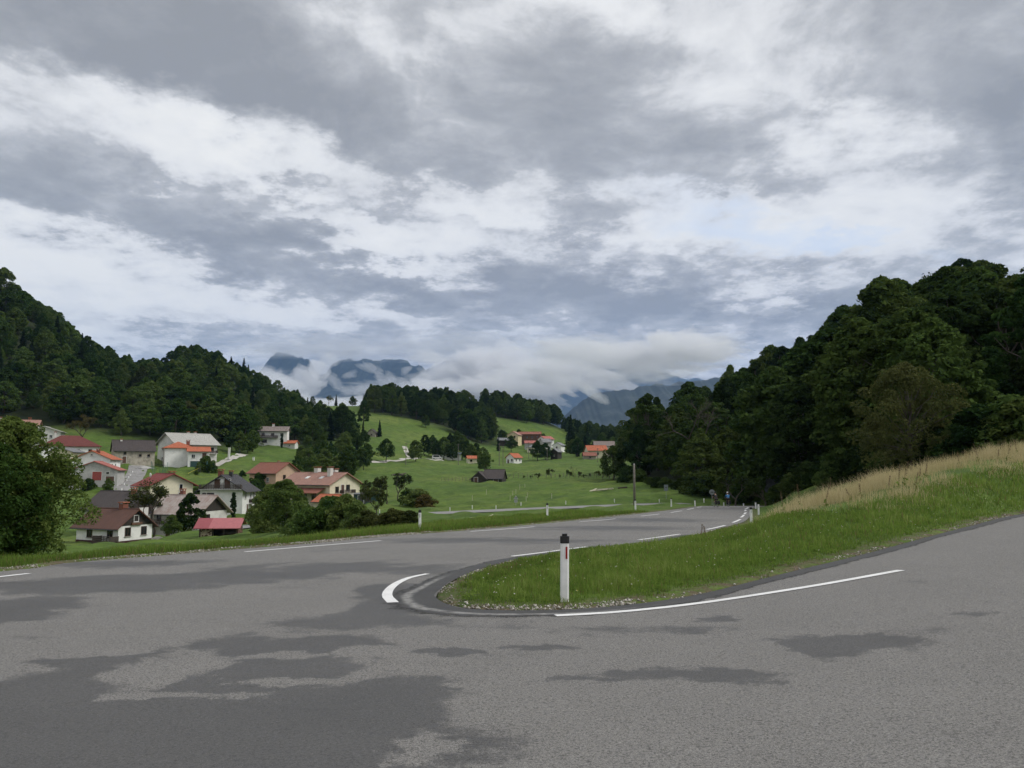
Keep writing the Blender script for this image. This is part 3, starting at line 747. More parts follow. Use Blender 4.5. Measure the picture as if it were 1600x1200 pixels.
def make_broadleaf(seed, H, Rc, base, nclump, per, leaf, rc=(.20, .30), prof='egg', limbs=9, spread=.55, low=.0):
    """crown + trunk meshes of one tree; H height, Rc crown radius, base = height where the crown starts"""
    rng = np.random.default_rng(seed)
    t = rng.random(nclump) ** .85; ang = rng.random(nclump) * 2 * math.pi
    if prof == 'egg': w = np.sin(np.pi * np.clip(t * .92 + .08, 0, 1) ** .75) ** .62
    elif prof == 'tall': w = np.sin(np.pi * np.clip(t * .84 + .1, 0, 1) ** .8) ** .6
    elif prof == 'point': w = np.sin(np.pi * np.clip(t * .9 + .1, 0, 1) ** .55) ** .9
    elif prof == 'bush': w = np.sqrt(np.clip(1 - (t * .98) ** 2, 0, 1))
    else: w = np.sin(np.pi * np.clip(t * .86 + .14, 0, 1) ** .9) ** .5
    lob = 1 + .16 * np.sin(ang * 3 + seed) + .12 * np.sin(ang * 5 + t * 9 + seed * 2)
    rr = Rc * w * lob * (spread + (1 - spread) * rng.random(nclump) ** .6) - .0
    rad = Rc * (rc[0] + (rc[1] - rc[0]) * rng.random(nclump)) * (1 - .35 * t)
    rr = np.maximum(rr - rad * .6, 0)
    z = base + low + (H - base - rad - low) * t
    C = np.stack([rr * np.cos(ang), rr * np.sin(ang), z], 1)
    V, F, tint = leaf_quads(C, rad, per, leaf, rng, flat=.78)
    crown = np_mesh('crown', V, F, False, {'tint': tint})
    mb = MB(); r0 = max(.05, H * .018)
    top = np.array([rng.normal() * .2, rng.normal() * .2, base + (H - base) * .72])
    path = limb_path((0, 0, -.5), top, rng, 0, 5); mb.tube(path, [r0 * 1.25, r0, r0 * .85, r0 * .65, r0 * .42, r0 * .15], 7)
    idx = rng.permutation(nclump)[:limbs]
    for k in idx:
        f = min(.9, max(.25, (C[k, 2] - base) / (H - base) * .6 + .15)); i = int(f * 5); a = path[i] + (path[min(i + 1, 5)] - path[i]) * (f * 5 - i)
        mb.tube(limb_path(a, C[k], rng, .1, 3), [r0 * .38, r0 * .28, r0 * .18, r0 * .06], 5)
    return crown, mb.mesh('trunk', True)

def make_conifer(seed, H, Rc, base, leaf, dens=1.0):
    rng = np.random.default_rng(seed); C = []; Dn = []
    nl = int(H * 2.2)
    P, S, N = [], [], []
    for i in range(nl):
        t = i / nl; z = base + (H - base) * t; L = Rc * (1 - t) ** .85 * (.75 + .4 * rng.random()) + .12
        nb = int((7 + 5 * (1 - t)) * dens)
        for k in range(nb):
            a = rng.random() * 6.283; LL = L * (.65 + .45 * rng.random()); m = max(4, int(LL * 9))
            u = rng.random(m) ** .8
            x = np.cos(a) * LL * u; y = np.sin(a) * LL * u; zz = z - LL * .32 * u + LL * .10 * u ** 3 + rng.normal(size=m) * .10
            side = rng.normal(size=m) * .16 * LL * (1 - .5 * u)
            P.append(np.stack([x - np.sin(a) * side, y + np.cos(a) * side, zz], 1)); N.append(np.full(m, rng.random()))
    P = np.vstack(P); cl = np.concatenate(N); n = len(P)
    nrm = rng.normal(size=(n, 3)) * .5 + [0, 0, .7]; nrm /= np.linalg.norm(nrm, axis=1)[:, None]
    out = P * [1, 1, 0] + 1e-6; out /= np.linalg.norm(out, axis=1)[:, None]
    t = np.cross(nrm, np.cross(out + rng.normal(size=(n, 3)) * .4, nrm)); t /= np.linalg.norm(t, axis=1)[:, None]; b = np.cross(nrm, t)
    s = leaf * (.7 + .7 * rng.random(n)); w = s * .3
    q = np.stack([P - t * s[:, None], P + b * w[:, None], P + t * s[:, None] - [0, 0, .05], P - b * w[:, None]], 1).reshape(-1, 3)
    crown = np_mesh('crown', q, np.arange(4 * n).reshape(-1, 4), False, {'tint': np.repeat(cl * .5 + rng.random(n) * .5, 4)})
    mb = MB(); mb.tube([(0, 0, -.5), (0, 0, H * .5), (0, 0, H * .98)], [H * .014, H * .009, .02], 6)
    return crown, mb.mesh('trunk', True)

def make_bare(seed, H, r0, depth=5, leaves=0, leaf=.15, spread=.62):
    rng = np.random.default_rng(seed); mb = MB(); tips = []
    def grow(p, d, L, r, k):
        q = p + d * L; mid = p + d * L * .5 + rng.normal(size=3) * L * .05
        mb.tube([p, mid, q], [r, r * .85, r * .66], 6 if k > 2 else 4, cap=False)
        if k == 0: tips.append(q); return
        if k <= 2: tips.append(q)
        for j in range(2 if rng.random() < .55 else 3):
            nd = d + rng.normal(size=3) * spread * np.array([1, 1, .55]) + np.array([0, 0, .12]); nd /= np.linalg.norm(nd)
            grow(q, nd, L * (.62 + .22 * rng.random()), r * .62, k - 1)
    grow(np.array([0, 0, -.4]), np.array([0, 0, 1.0]), H * .3, r0, depth)
    trunk = mb.mesh('trunk', True); crown = None
    if leaves:
        V, F, ti = leaf_quads(np.array(tips), np.full(len(tips), H * .055), leaves, leaf, rng, inner=.2)
        crown = np_mesh('crown', V, F, False, {'tint': ti})
    return crown, trunk

def tree_obj(name, meshes, leafmat, loc, s=1.0, rz=0.0, bark=None, sz=None):
    o = empty(name, loc, rz, s)
    if sz: o.scale = (s, s, s * sz)
    c, t = meshes
    link_mesh('trunk', t, bark or M_BARK, o)
    if c is not None:
        k = link_mesh('crown', c, None, o)
        if not c.materials: c.materials.append(leafmat)
        k.material_slots[0].link = 'OBJECT'; k.material_slots[0].material = leafmat
    return o

PROTO = {}
for i in range(4): PROTO['broad%d' % i] = (make_broadleaf(10 + i, 15, 5.0 + .5 * (i % 2), 2.0, 190, 74, .25, rc=(.12, .25), prof=('egg', 'round', 'egg', 'point')[i], spread=.5), L_WOOD, 15)
for i in range(3): PROTO['tall%d' % i] = (make_broadleaf(20 + i, 17, 4.5, 2.5, 180, 74, .25, rc=(.12, .25), prof=('tall', 'point', 'egg')[i]), L_WOOD, 17)
for i in range(3): PROTO['mead%d' % i] = (make_broadleaf(30 + i, 10, 3.9, 1.7, 80, 105, .22, prof=('round', 'egg', 'round')[i]), L_MEAD, 10)
for i in range(2): PROTO['spruce%d' % i] = (make_conifer(40 + i, 18, 3.3, 1.0, .42), L_CONI, 18)
for i in range(3): PROTO['bush%d' % i] = (make_broadleaf(50 + i, 3.0, 1.9, .1, 60, 110, .13, rc=(.22, .36), prof='bush', limbs=14, spread=.3), L_BUSH, 3)
PROTO['airy'] = (make_broadleaf(44, 17, 4.6, 3.5, 85, 90, .22, rc=(.12, .24), prof='egg', limbs=24, spread=.3), L_WOOD, 17)
PROTO['orchard'] = (make_bare(60, 5.0, .13, 5, 16, .10), L_OLIV, 5)
PROTO['thin'] = (make_bare(61, 8.0, .20, 6, 9, .13, .5), L_OLIV, 8)
PROTO['bare'] = (make_bare(62, 9.0, .20, 6, 0), None, 9)

def put(kind, name, px, d, h, label, cat='tree', group=None, leaf=None, wide=1.0, rz=None, bark=None, up=0.0):
    me, lm, H0 = PROTO[kind]; p = drop(px, d, up); s = h / H0
    o = tree_obj(name, me, leaf or lm, p, s * wide, random.random() * 6.28 if rz is None else rz, bark, 1.0 / wide)
    return tag(o, label, cat, group)

# ---- woods: candidates on a jittered grid, kept only where they show above the trees before them
def in_poly(P, poly): return _pd(P, poly) < 0
def wood_candidates(reg, step, kinds, hr, rng, jit=.42):
    lo, hi = reg.min(0), reg.max(0)
    gx, gy = np.meshgrid(np.arange(lo[0], hi[0], step), np.arange(lo[1], hi[1], step)); P = np.stack([gx.ravel(), gy.ravel()], 1)
    P = P + rng.uniform(-jit, jit, P.shape) * step; P = P[in_poly(P, reg)]
    z = ground(P[:, 0], P[:, 1]); h = rng.uniform(*hr, len(P)); k = rng.choice(len(kinds), len(P))
    return [dict(p=(P[i, 0], P[i, 1], z[i]), h=h[i], kind=kinds[k[i]]) for i in range(len(P))]

def visible(cands):
    """painter's sweep from near to far over columns of the photograph"""
    sky = np.full(2240, 2000.0); keep = []
    # ground profile seen along each column
    colpx = np.arange(-240, 1960, 20); dd = np.geomspace(25, 760, 150)
    ux = (colpx - 800) / FPX
    GX = ux[:, None] * dd[None]; GZ = ground(GX.ravel(), np.repeat(dd[None], len(colpx), 0).ravel()).reshape(GX.shape)
    rows = 600 - FPX * ((-dd[None] * math.sin(PITCH) + (GZ - EYE) * math.cos(PITCH)) / (dd[None] * math.cos(PITCH) + (GZ - EYE) * math.sin(PITCH)))
    prof = np.minimum.accumulate(rows, 1)
    for c in sorted(cands, key=lambda c: c['p'][1]):
        x, y, z = c['p']; px, b = pix((x, y, z)); _, t = pix((x, y, z + c['h'])); w = max(2, .26 * c['h'] / y * FPX)
        if px < -230 - w or px > 1950 + w: continue
        ci = int(np.clip((px + 240) / 20, 0, len(colpx) - 1)); di = int(np.searchsorted(dd, y * .97)) - 1
        g = prof[ci, max(0, di)]
        a0, a1 = int(np.clip(px - w + 240, 0, 2239)), int(np.clip(px + w + 240, 1, 2240))
        if a1 <= a0: continue
        cur = np.minimum(sky[a0:a1], g); mid = np.linspace(-1, 1, a1 - a0); shape = t + (b - t) * .45 * mid ** 2
        area = np.maximum(np.minimum(cur, b) - shape, 0).sum()
        if area > 3 * w * .5:
            c['area'] = float(area) * (1.0 if -30 < px < 1630 else .05); keep.append(c); sky[a0:a1] = np.minimum(sky[a0:a1], shape + .12 * (b - t))
    return keep

rng = np.random.default_rng(5)
CR = wood_candidates(WOOD_RIGHT, 10.0, ['broad0', 'broad1', 'broad2', 'broad3', 'broad0', 'broad1', 'tall0', 'tall1', 'tall2', 'broad2', 'broad3', 'airy', 'airy', 'airy'], (13, 21), rng)
CL = wood_candidates(WOOD_LEFT, 9.6, ['broad0', 'broad1', 'broad2', 'broad3', 'mead0', 'mead1', 'tall0', 'broad1', 'broad2', 'mead2', 'broad3', 'broad0', 'mead1', 'spruce1'], (8, 15), rng)
CM = wood_candidates(WOOD_MID, 9.5, ['broad0', 'broad1', 'tall1', 'tall2', 'broad3', 'broad2', 'broad0', 'broad1'], (13, 20), rng)
CF = wood_candidates(WOOD_FAR, 10.5, ['broad0', 'broad2', 'tall2', 'broad1'], (14, 21), rng)
RIDGE = region((875, 640), (985, 560), (1000, 640), (930, 720), (880, 720))
CG = wood_candidates(RIDGE, 11, ['broad0', 'broad2', 'tall1', 'spruce0', 'broad1'], (10, 16), rng)
VALE = region((395, 262), (470, 236), (560, 232), (580, 300), (570, 400), (470, 345), (400, 300))
CV = wood_candidates(VALE, 9.2, ['mead0', 'mead1', 'mead2', 'mead0', 'mead1', 'broad3', 'spruce0'], (5, 9), rng)
VILL = region((770, 470), (850, 440), (960, 430), (975, 520), (900, 560), (780, 560))
CI = wood_candidates(VILL, 17, ['mead0', 'mead1', 'mead2', 'spruce1', 'broad2'], (7, 12), rng)
for c in CR: c['h'] = min(c['h'], .185 * c['p'][1] * rng.uniform(.85, 1.1))
CV = [c for c in CV if not (395 < pix(c['p'])[0] < 462 and c['p'][1] < 334)]
CI = [c for c in CI if not (780 < pix(c['p'])[0] < 885 and c['p'][1] < 516)]
HOUSE_SPOTS = []      # (x, y, radius) kept clear of scattered trees; filled below
def clear_of_houses(c):
    return all(math.hypot(c['p'][0] - x, c['p'][1] - y) > r for x, y, r in HOUSE_SPOTS)
for nm, cs, lab in (('R', CR, None), ('L', CL, None), ('M', CM, None), ('F', CF, None), ('G', CG, None), ('V', CV, None), ('I', CI, None)):
    for c in cs: c['reg'] = nm
WOOD_LABEL = {'R': ('broadleaf_tree', 'dark leafy tree in the wood on the right-hand hillside', 'trees of the wood on the right-hand slope'),
              'L': ('broadleaf_tree', 'green leafy tree on the forested hillside behind the left village', 'trees on the forested left hillside'),
              'M': ('broadleaf_tree', 'dark tree in the wood crowning the middle meadow knoll', 'trees crowning the middle knoll'),
              'F': ('broadleaf_tree', 'dark tree in the small wood on the farther knoll', 'trees on the farther knoll'),
              'G': ('broadleaf_tree', 'tree on the far wooded ridge behind the orange roofs', 'trees along the far ridge'),
              'V': ('garden_tree', 'bushy tree in the thicket below the white hillside house', 'trees below the hillside house'),
              'I': ('garden_tree', 'small dark tree among the houses of the distant hamlet', 'trees among the distant hamlet')}
# ------------------------------------------------------------------ houses
def wall_mat(name, col, var=.10): return mat_simple(name, col, .9, var, 0.9, bump=.2, bscale=9)
def roof_material(name, a, b, ribs=3.2, rough=.8, var=None):
    """tiled or sheet roof: courses running along the slope, streaked with age"""
    if name in MATS: return MATS[name]
    m = bpy.data.materials.new(name); m.use_nodes = True; T = NT(m.node_tree); s = T.n['Principled BSDF']
    co = T.new('ShaderNodeTexCoord').outputs['Object']
    n = T.noise(co, .9, 6, .7); n2 = T.noise(T.vmath('MULTIPLY', co, (2.2, .35, .35)), 1.4, 5, .7)
    c = T.ramp(n, [(.3, a), (.7, b)]); c = T.mix(T.maprange(n2, .5, .72, 0, .55), c, var or tuple(x * .55 for x in a))
    wv = T.new('ShaderNodeTexWave', bands_direction='X', wave_profile='SIN'); T.put(wv.inputs['Vector'], co); wv.inputs['Scale'].default_value = ribs; wv.inputs['Distortion'].default_value = .2
    c = T.mix(T.maprange(wv.outputs['Fac'], 0, .35, .3, 0), c, tuple(x * .5 for x in a))
    T.put(s.inputs['Base Color'], c); s.inputs['Roughness'].default_value = rough
    bp = T.new('ShaderNodeBump'); bp.inputs['Strength'].default_value = .7; bp.inputs['Distance'].default_value = .05
    T.put(bp.inputs['Height'], wv.outputs['Fac']); T.put(s.inputs['Normal'], bp.outputs[0])
    MATS[name] = m; return m
RF_BROWN = roof_material('brown_sheet_roof', (.10, .045, .032), (.135, .06, .042))
RF_DARK = roof_material('dark_brown_roof', (.058, .046, .044), (.075, .06, .058))
RF_GREY = roof_material('charcoal_roof', (.045, .045, .05), (.06, .06, .066))
RF_RED = roof_material('red_sheet_roof', (.20, .035, .03), (.25, .05, .04))
RF_DKRED = roof_material('dark_red_roof', (.13, .03, .024), (.165, .042, .033))
RF_ORANGE = roof_material('orange_tile_roof', (.40, .105, .045), (.50, .15, .07))
RF_TERRA = roof_material('terracotta_roof', (.24, .085, .055), (.29, .11, .075))
RF_PINK = roof_material('faded_pink_tile_roof', (.32, .17, .13), (.40, .23, .18))
RF_PINKR = roof_material('pinkish_red_roof', (.36, .11, .09), (.43, .15, .12))
RF_PALE = roof_material('pale_grey_roof', (.38, .37, .34), (.46, .45, .42))
RF_RUST = roof_material('rust_streaked_sheet_roof', (.30, .22, .19), (.45, .41, .38), 2.0, .6, (.19, .065, .04))
RF_GBROWN = roof_material('greyish_brown_roof', (.20, .16, .145), (.26, .21, .19))
RF_SLATE = roof_material('slate_grey_roof', (.17, .175, .18), (.24, .245, .25))
WL_WHITE = wall_mat('white_render', (.76, .76, .74)); WL_CREAM = wall_mat('cream_render', (.70, .65, .50)); WL_YELL = wall_mat('yellow_render', (.60, .52, .32))
WL_GREY = wall_mat('grey_render', (.42, .415, .40), .18); WL_STONE = wall_mat('old_stone_wall', (.36, .33, .27), .3); WL_OFFW = wall_mat('offwhite_render', (.62, .61, .58), .16)
WL_DARK = mat_simple('dark_boards', (.030, .024, .02), .8, .3, 2.0); WL_PLINTH = mat_simple('dark_red_plinth', (.055, .022, .02), .9); WL_BROWNB = mat_simple('brown_boards', (.12, .065, .04), .8, .3, 2.0)
M_FRAMEW = mat_simple('white_frame', (.7, .7, .68), .6, .05); M_FRAMEB = mat_simple('brown_frame', (.07, .04, .028), .7, .2)
M_BRICK = mat_simple('chimney_brick', (.20, .075, .05), .9, .3, 8); M_CHIMW = mat_simple('white_chimney', (.6, .59, .56), .9, .15, 5); M_CAP = mat_simple('terracotta_cap', (.32, .12, .07), .9, .2, 5)
M_RAIL = mat_simple('dark_wood_railing', (.055, .042, .034), .8, .3, 3); M_CONC = mat_simple('concrete', (.36, .355, .34), .9, .15, 1.2); M_METALD = mat_simple('dark_metal', (.04, .045, .05), .5, .2)
M_DOORR = mat_simple('red_door', (.28, .055, .045), .7, .15); M_DOORB = mat_simple('brown_door', (.10, .05, .03), .7, .2); M_TEAL = mat_simple('teal_paint', (.02, .06, .06), .7, .2)
def glass_material():
    m = bpy.data.materials.new('window_glass'); m.use_nodes = True; b = m.node_tree.nodes['Principled BSDF']
    b.inputs['Base Color'].default_value = (.012, .014, .017, 1); b.inputs['Roughness'].default_value = .08; b.inputs['Specular IOR Level'].default_value = .6
    return m
M_GLASS = glass_material()

def face_frame(L, Wd, face):
    """origin on the wall plane, right vector, outward normal (house axes: ridge along x, front is -y)"""
    return {'F': (Vector((0, -Wd / 2, 0)), Vector((1, 0, 0)), Vector((0, -1, 0))), 'B': (Vector((0, Wd / 2, 0)), Vector((-1, 0, 0)), Vector((0, 1, 0))),
            'L': (Vector((-L / 2, 0, 0)), Vector((0, -1, 0)), Vector((-1, 0, 0))), 'R': (Vector((L / 2, 0, 0)), Vector((0, 1, 0)), Vector((1, 0, 0)))}[face]

def obox(mb, o, r, n, a0, a1, z0, z1, d0, d1):
    """box on a wall: a along the wall, z up, d outwards"""
    vs = [o + r * a + n * d + Vector((0, 0, z)) for z in (z0, z1) for (a, d) in ((a0, d0), (a1, d0), (a1, d1), (a0, d1))]
    mb.add(vs, [(0, 3, 2, 1), (4, 5, 6, 7), (0, 1, 5, 4), (1, 2, 6, 5), (2, 3, 7, 6), (3, 0, 4, 7)])

def window(root, L, Wd, face, a, z, w, h, fmat=None, shutters=None, dmat=None):
    o, r, n = face_frame(L, Wd, face); fmat = fmat or M_FRAMEW
    if dmat is not None:
        m = MB(); obox(m, o, r, n, a - w / 2, a + w / 2, z, z + h, -.05, .05); d = m.build('door', dmat, root)
        m = MB(); obox(m, o, r, n, a - w / 2 - .09, a - w / 2 - .004, z, z + h + .09, -.02, .08); obox(m, o, r, n, a + w / 2 + .004, a + w / 2 + .09, z, z + h + .09, -.02, .08); obox(m, o, r, n, a - w / 2 - .002, a + w / 2 + .002, z + h + .004, z + h + .09, -.02, .078); m.build('frame', fmat, d)
        m = MB(); obox(m, o, r, n, a + w * .32, a + w * .38, z + h * .45, z + h * .5, .051, .1); m.build('handle', M_METALD, d)
        return d
    t = .09; m = MB()
    obox(m, o, r, n, a - w / 2, a - w / 2 + t, z, z + h, -.04, .06); obox(m, o, r, n, a + w / 2 - t, a + w / 2, z, z + h, -.04, .06)
    obox(m, o, r, n, a - w / 2 + t, a + w / 2 - t, z, z + t, -.04, .058); obox(m, o, r, n, a - w / 2 + t, a + w / 2 - t, z + h - t, z + h, -.04, .058)
    if w > .9: obox(m, o, r, n, a - .035, a + .035, z + t, z + h - t, -.04, .05)
    f = m.build('window', fmat, root)
    m = MB(); obox(m, o, r, n, a - w / 2 + t, a + w / 2 - t, z + t, z + h - t, -.03, .02); m.build('pane', M_GLASS, f)
    m = MB(); obox(m, o, r, n, a - w / 2 - .08, a + w / 2 + .08, z - .09, z - .004, -.02, .14); m.build('sill', M_CONC, f)
    if shutters:
        for sg in (-1, 1):
            m = MB(); c = a + sg * (w / 2 + w * .24); obox(m, o, r, n, c - w * .22, c + w * .22, z, z + h, .004, .06); m.build('shutter', shutters, f)
    return f

def chimney(roof, x, y, z0, z1, w=.75, mat=None, cap=None):
    m = MB(); m.box(x - w / 2, x + w / 2, y - w / 2, y + w / 2, z0, z1); c = m.build('chimney', mat or M_CHIMW, roof)
    m = MB(); m.box(x - w * .65, x + w * .65, y - w * .65, y + w * .65, z1 + .22, z1 + .36)
    for sx in (-1, 1):
        for sy in (-1, 1): m.box(x + sx * w * .42 - .06, x + sx * w * .42 + .06, y + sy * w * .42 - .06, y + sy * w * .42 + .06, z1 + .003, z1 + .217)
    m.build('chimney_cap', cap or M_CAP, c)

def balcony(root, L, Wd, face, a0, a1, z, depth=1.2, mat=None, rail=None, h=1.0):
    o, r, n = face_frame(L, Wd, face)
    m = MB(); obox(m, o, r, n, a0, a1, z - .18, z, .004, depth); b = m.build('balcony', mat or M_CONC, root)
    m = MB()
    k = max(2, int((a1 - a0) / .5))
    for i in range(k + 1):
        a = a0 + .04 + (a1 - a0 - .08) * i / k; obox(m, o, r, n, a - .03, a + .03, z + .003, z + h - .08, depth - .10, depth - .04)
    obox(m, o, r, n, a0, a1, z + h - .08, z + h, depth - .13, depth - .01)
    for i in range(3): obox(m, o, r, n, a0, a1, z + .18 + i * .24, z + .34 + i * .24, depth - .035, depth - .012)
    for a in (a0 + .02, a1 - .06): obox(m, o, r, n, a, a + .04, z + .15, z + h - .1, .02, depth - .14)
    m.build('railing', rail or M_RAIL, b)
    return b

def house(name, label, px, d, yaw, L, Wd, wall, pitch, wmat, rmat, windows=(), doors=(), chim=(), gable=None, over=.6, hip=False, up=0.0, plinth=None, sink=1.5, cat='house', group=None, lowerF=0.0, z=None, dormers=()):
    """gabled (or hipped) house; L along the ridge, Wd across; windows: (face, along, height, w, h[, shutters])"""
    p = drop(px, d, up) if z is None else (drop(px, d)[0], d, z)
    root = tag(empty(name, p, R(yaw) + math.atan((800 - px) / FPX)), label, cat, group); HOUSE_SPOTS.append((p[0], p[1], max(L, Wd) * .62 + 2))
    tn = math.tan(R(pitch)); rise = Wd / 2 * tn
    m = MB()
    if hip or gable is not None: m.box(-L / 2, L / 2, -Wd / 2, Wd / 2, -sink, wall)
    else:
        m.prism([(-L / 2, -Wd / 2, -sink), (-L / 2, Wd / 2, -sink), (-L / 2, Wd / 2, wall), (-L / 2, 0, wall + rise), (-L / 2, -Wd / 2, wall)], (L, 0, 0))
    m.build('wall', wmat, root)
    if gable is not None and not hip:
        for sx, nm in ((-1, 0), (1, 1)):
            m = MB(); x0 = sx * L / 2; m.prism([(x0 + sx * .03, -Wd / 2, wall + .004), (x0 + sx * .03, Wd / 2, wall + .004), (x0 + sx * .03, 0, wall + rise)], (-sx * .2, 0, 0)); m.build('gable', gable, root)
    if plinth is not None:
        m = MB(); m.box(-L / 2 - .05, L / 2 + .05, -Wd / 2 - .05, Wd / 2 + .05, -sink, .75); m.build('plinth', plinth, root)
    th = .16; m = MB()
    if hip:
        e = over; zz = wall - e * tn; hr = min(L, Wd) / 2 + e; rx = max(0, L / 2 + e - hr); ry = max(0, Wd / 2 + e - hr); zt = zz + hr * tn
        x0, y0 = L / 2 + e, Wd / 2 + e
        vs = [(-x0, -y0, zz), (x0, -y0, zz), (x0, y0, zz), (-x0, y0, zz), (-x0, -y0, zz + th), (x0, -y0, zz + th), (x0, y0, zz + th), (-x0, y0, zz + th)]
        if rx >= ry: vs += [(-rx, 0, zt + th), (rx, 0, zt + th)]; fs = [(4, 5, 9, 8), (5, 6, 9), (6, 7, 8, 9), (7, 4, 8)]
        else: vs += [(0, -ry, zt + th), (0, ry, zt + th)]; fs = [(4, 5, 8), (5, 6, 9, 8), (6, 7, 9), (7, 4, 8, 9)]
        m.add(vs, [(3, 2, 1, 0), (0, 1, 5, 4), (1, 2, 6, 5), (2, 3, 7, 6), (3, 0, 4, 7)] + fs)
    else:
        for sy in (-1, 1):
            ex = over + (lowerF if sy < 0 else 0); yo = sy * (Wd / 2 + ex); zo = wall - ex * tn
            x0 = L / 2 + over * .8
            m.prism([(-x0, 0, wall + rise + .01), (-x0, yo, zo + .01), (-x0, yo, zo + .01 + th), (-x0, 0, wall + rise + .01 + th * 1.15)], (2 * x0, 0, 0))
    roof = m.build('roof', rmat, root)
    if not hip:
        m = MB(); x0 = L / 2 + over * .8; m.tube([(-x0 - .02, 0, wall + rise + th * 1.15), (x0 + .02, 0, wall + rise + th * 1.15)], .11, 6); m.build('ridge_cap', rmat, roof)
        for sy in (-1, 1):
            ex = over + (lowerF if sy < 0 else 0); yo = sy * (Wd / 2 + ex + .05); zo = wall - ex * tn
            m = MB(); m.tube([(-x0, yo, zo + .04), (x0, yo, zo + .04)], .07, 6); m.build('gutter', M_METALD, roof)
    for w in windows:
        f = w[0]; window(root, L, Wd, f, w[1], w[2], w[3], w[4], w[6] if len(w) > 6 else None, w[5] if len(w) > 5 else None)
    for w in doors: window(root, L, Wd, w[0], w[1], w[2], w[3], w[4], None, None, w[5])
    for c in chim:
        cx, cyy = c[0], c[1]; zb = wall + rise - abs(cyy) * tn - .4; chimney(roof, cx, cyy, zb, wall + rise - abs(cyy) * tn * .5 + c[2], *(c[3:]))
    return root, roof

def row(face, n, a0, a1, z, w, h, sh=None, fm=None):
    return [(face, a0 + (a1 - a0) * (i / max(1, n - 1)), z, w, h, sh, fm) for i in range(n)]

# --- lower left, nearest houses
h1, r1 = house('cottage', 'small white cottage with brown sheet roof and dark boarded gable beside the big leafy tree', 178, 116, -50, 8.4, 5.9, 2.85, 36, WL_WHITE, RF_BROWN,
      [('R', -1.35, 1.35, 1.0, 1.25, None, M_FRAMEB), ('R', 1.45, 1.35, 1.0, 1.25, None, M_FRAMEB), ('R', .0, 3.3, .9, 1.0), ('F', 2.6, 1.1, 1.1, 1.6, None, M_FRAMEB), ('F', -1.5, 1.1, 1.1, 1.3, None, M_FRAMEB)],
      chim=[(1.2, .3, .9, .9, M_BRICK)], gable=WL_DARK, over=.7, plinth=WL_PLINTH, sink=2.5)
balcony(h1, 8.4, 5.9, 'F', 1.0, 4.4, .6, 1.6, M_RAIL)
m = MB(); o_, r_, n_ = face_frame(8.4, 5.9, 'R'); obox(m, o_, r_, n_, -.9, .9, 2.9, 3.25, .035, .3); m.build('flower_box', WL_BROWNB, h1)
h2, _ = house('farmhouse', 'white farmhouse with dark brown roof and black gable behind the brown-roofed cottage', 190, 136, -48, 9.6, 7.0, 4.2, 36, WL_OFFW, RF_DARK,
      [('R', -1.6, 2.9, 1.0, 1.3, None, M_FRAMEB), ('R', 1.5, 2.9, 1.0, 1.3, None, M_FRAMEB), ('R', 0, 4.8, .9, 1.0), ('R', 1.8, .6, .9, 1.2, None, M_FRAMEB)], gable=WL_DARK, over=.8, chim=[(2.8, -.4, .7, .7, M_BRICK)])
h3, _ = house('old_house', 'old white house with rust-streaked sheet metal roof and long balcony', 296, 139, -38, 9.5, 7.6, 4.6, 34, WL_OFFW, RF_RUST,
      [('F', 3.4, 2.9, .8, 1.2, None, M_FRAMEB), ('F', -3.4, 2.9, .9, 1.2, None, M_FRAMEB), ('R', -1.5, 2.9, 1.0, 1.2, None, M_FRAMEB), ('R', 1.6, .5, .9, .8, None, M_FRAMEB), ('R', -1.9, .5, .9, .8, None, M_FRAMEB), ('F', 1.6, .4, .9, 1.3, None, M_FRAMEB)],
      [('F', -.5, 2.35, .9, 2.0, M_DOORB), ('F', -1.4, 0, 1.0, 2.0, M_DOORB)], gable=WL_DARK, over=.9, chim=[(-2, .3, 1.0, .7, M_BRICK)])
balcony(h3, 9.5, 7.6, 'F', -4.3, 4.2, 2.3, 1.3, M_CONC)

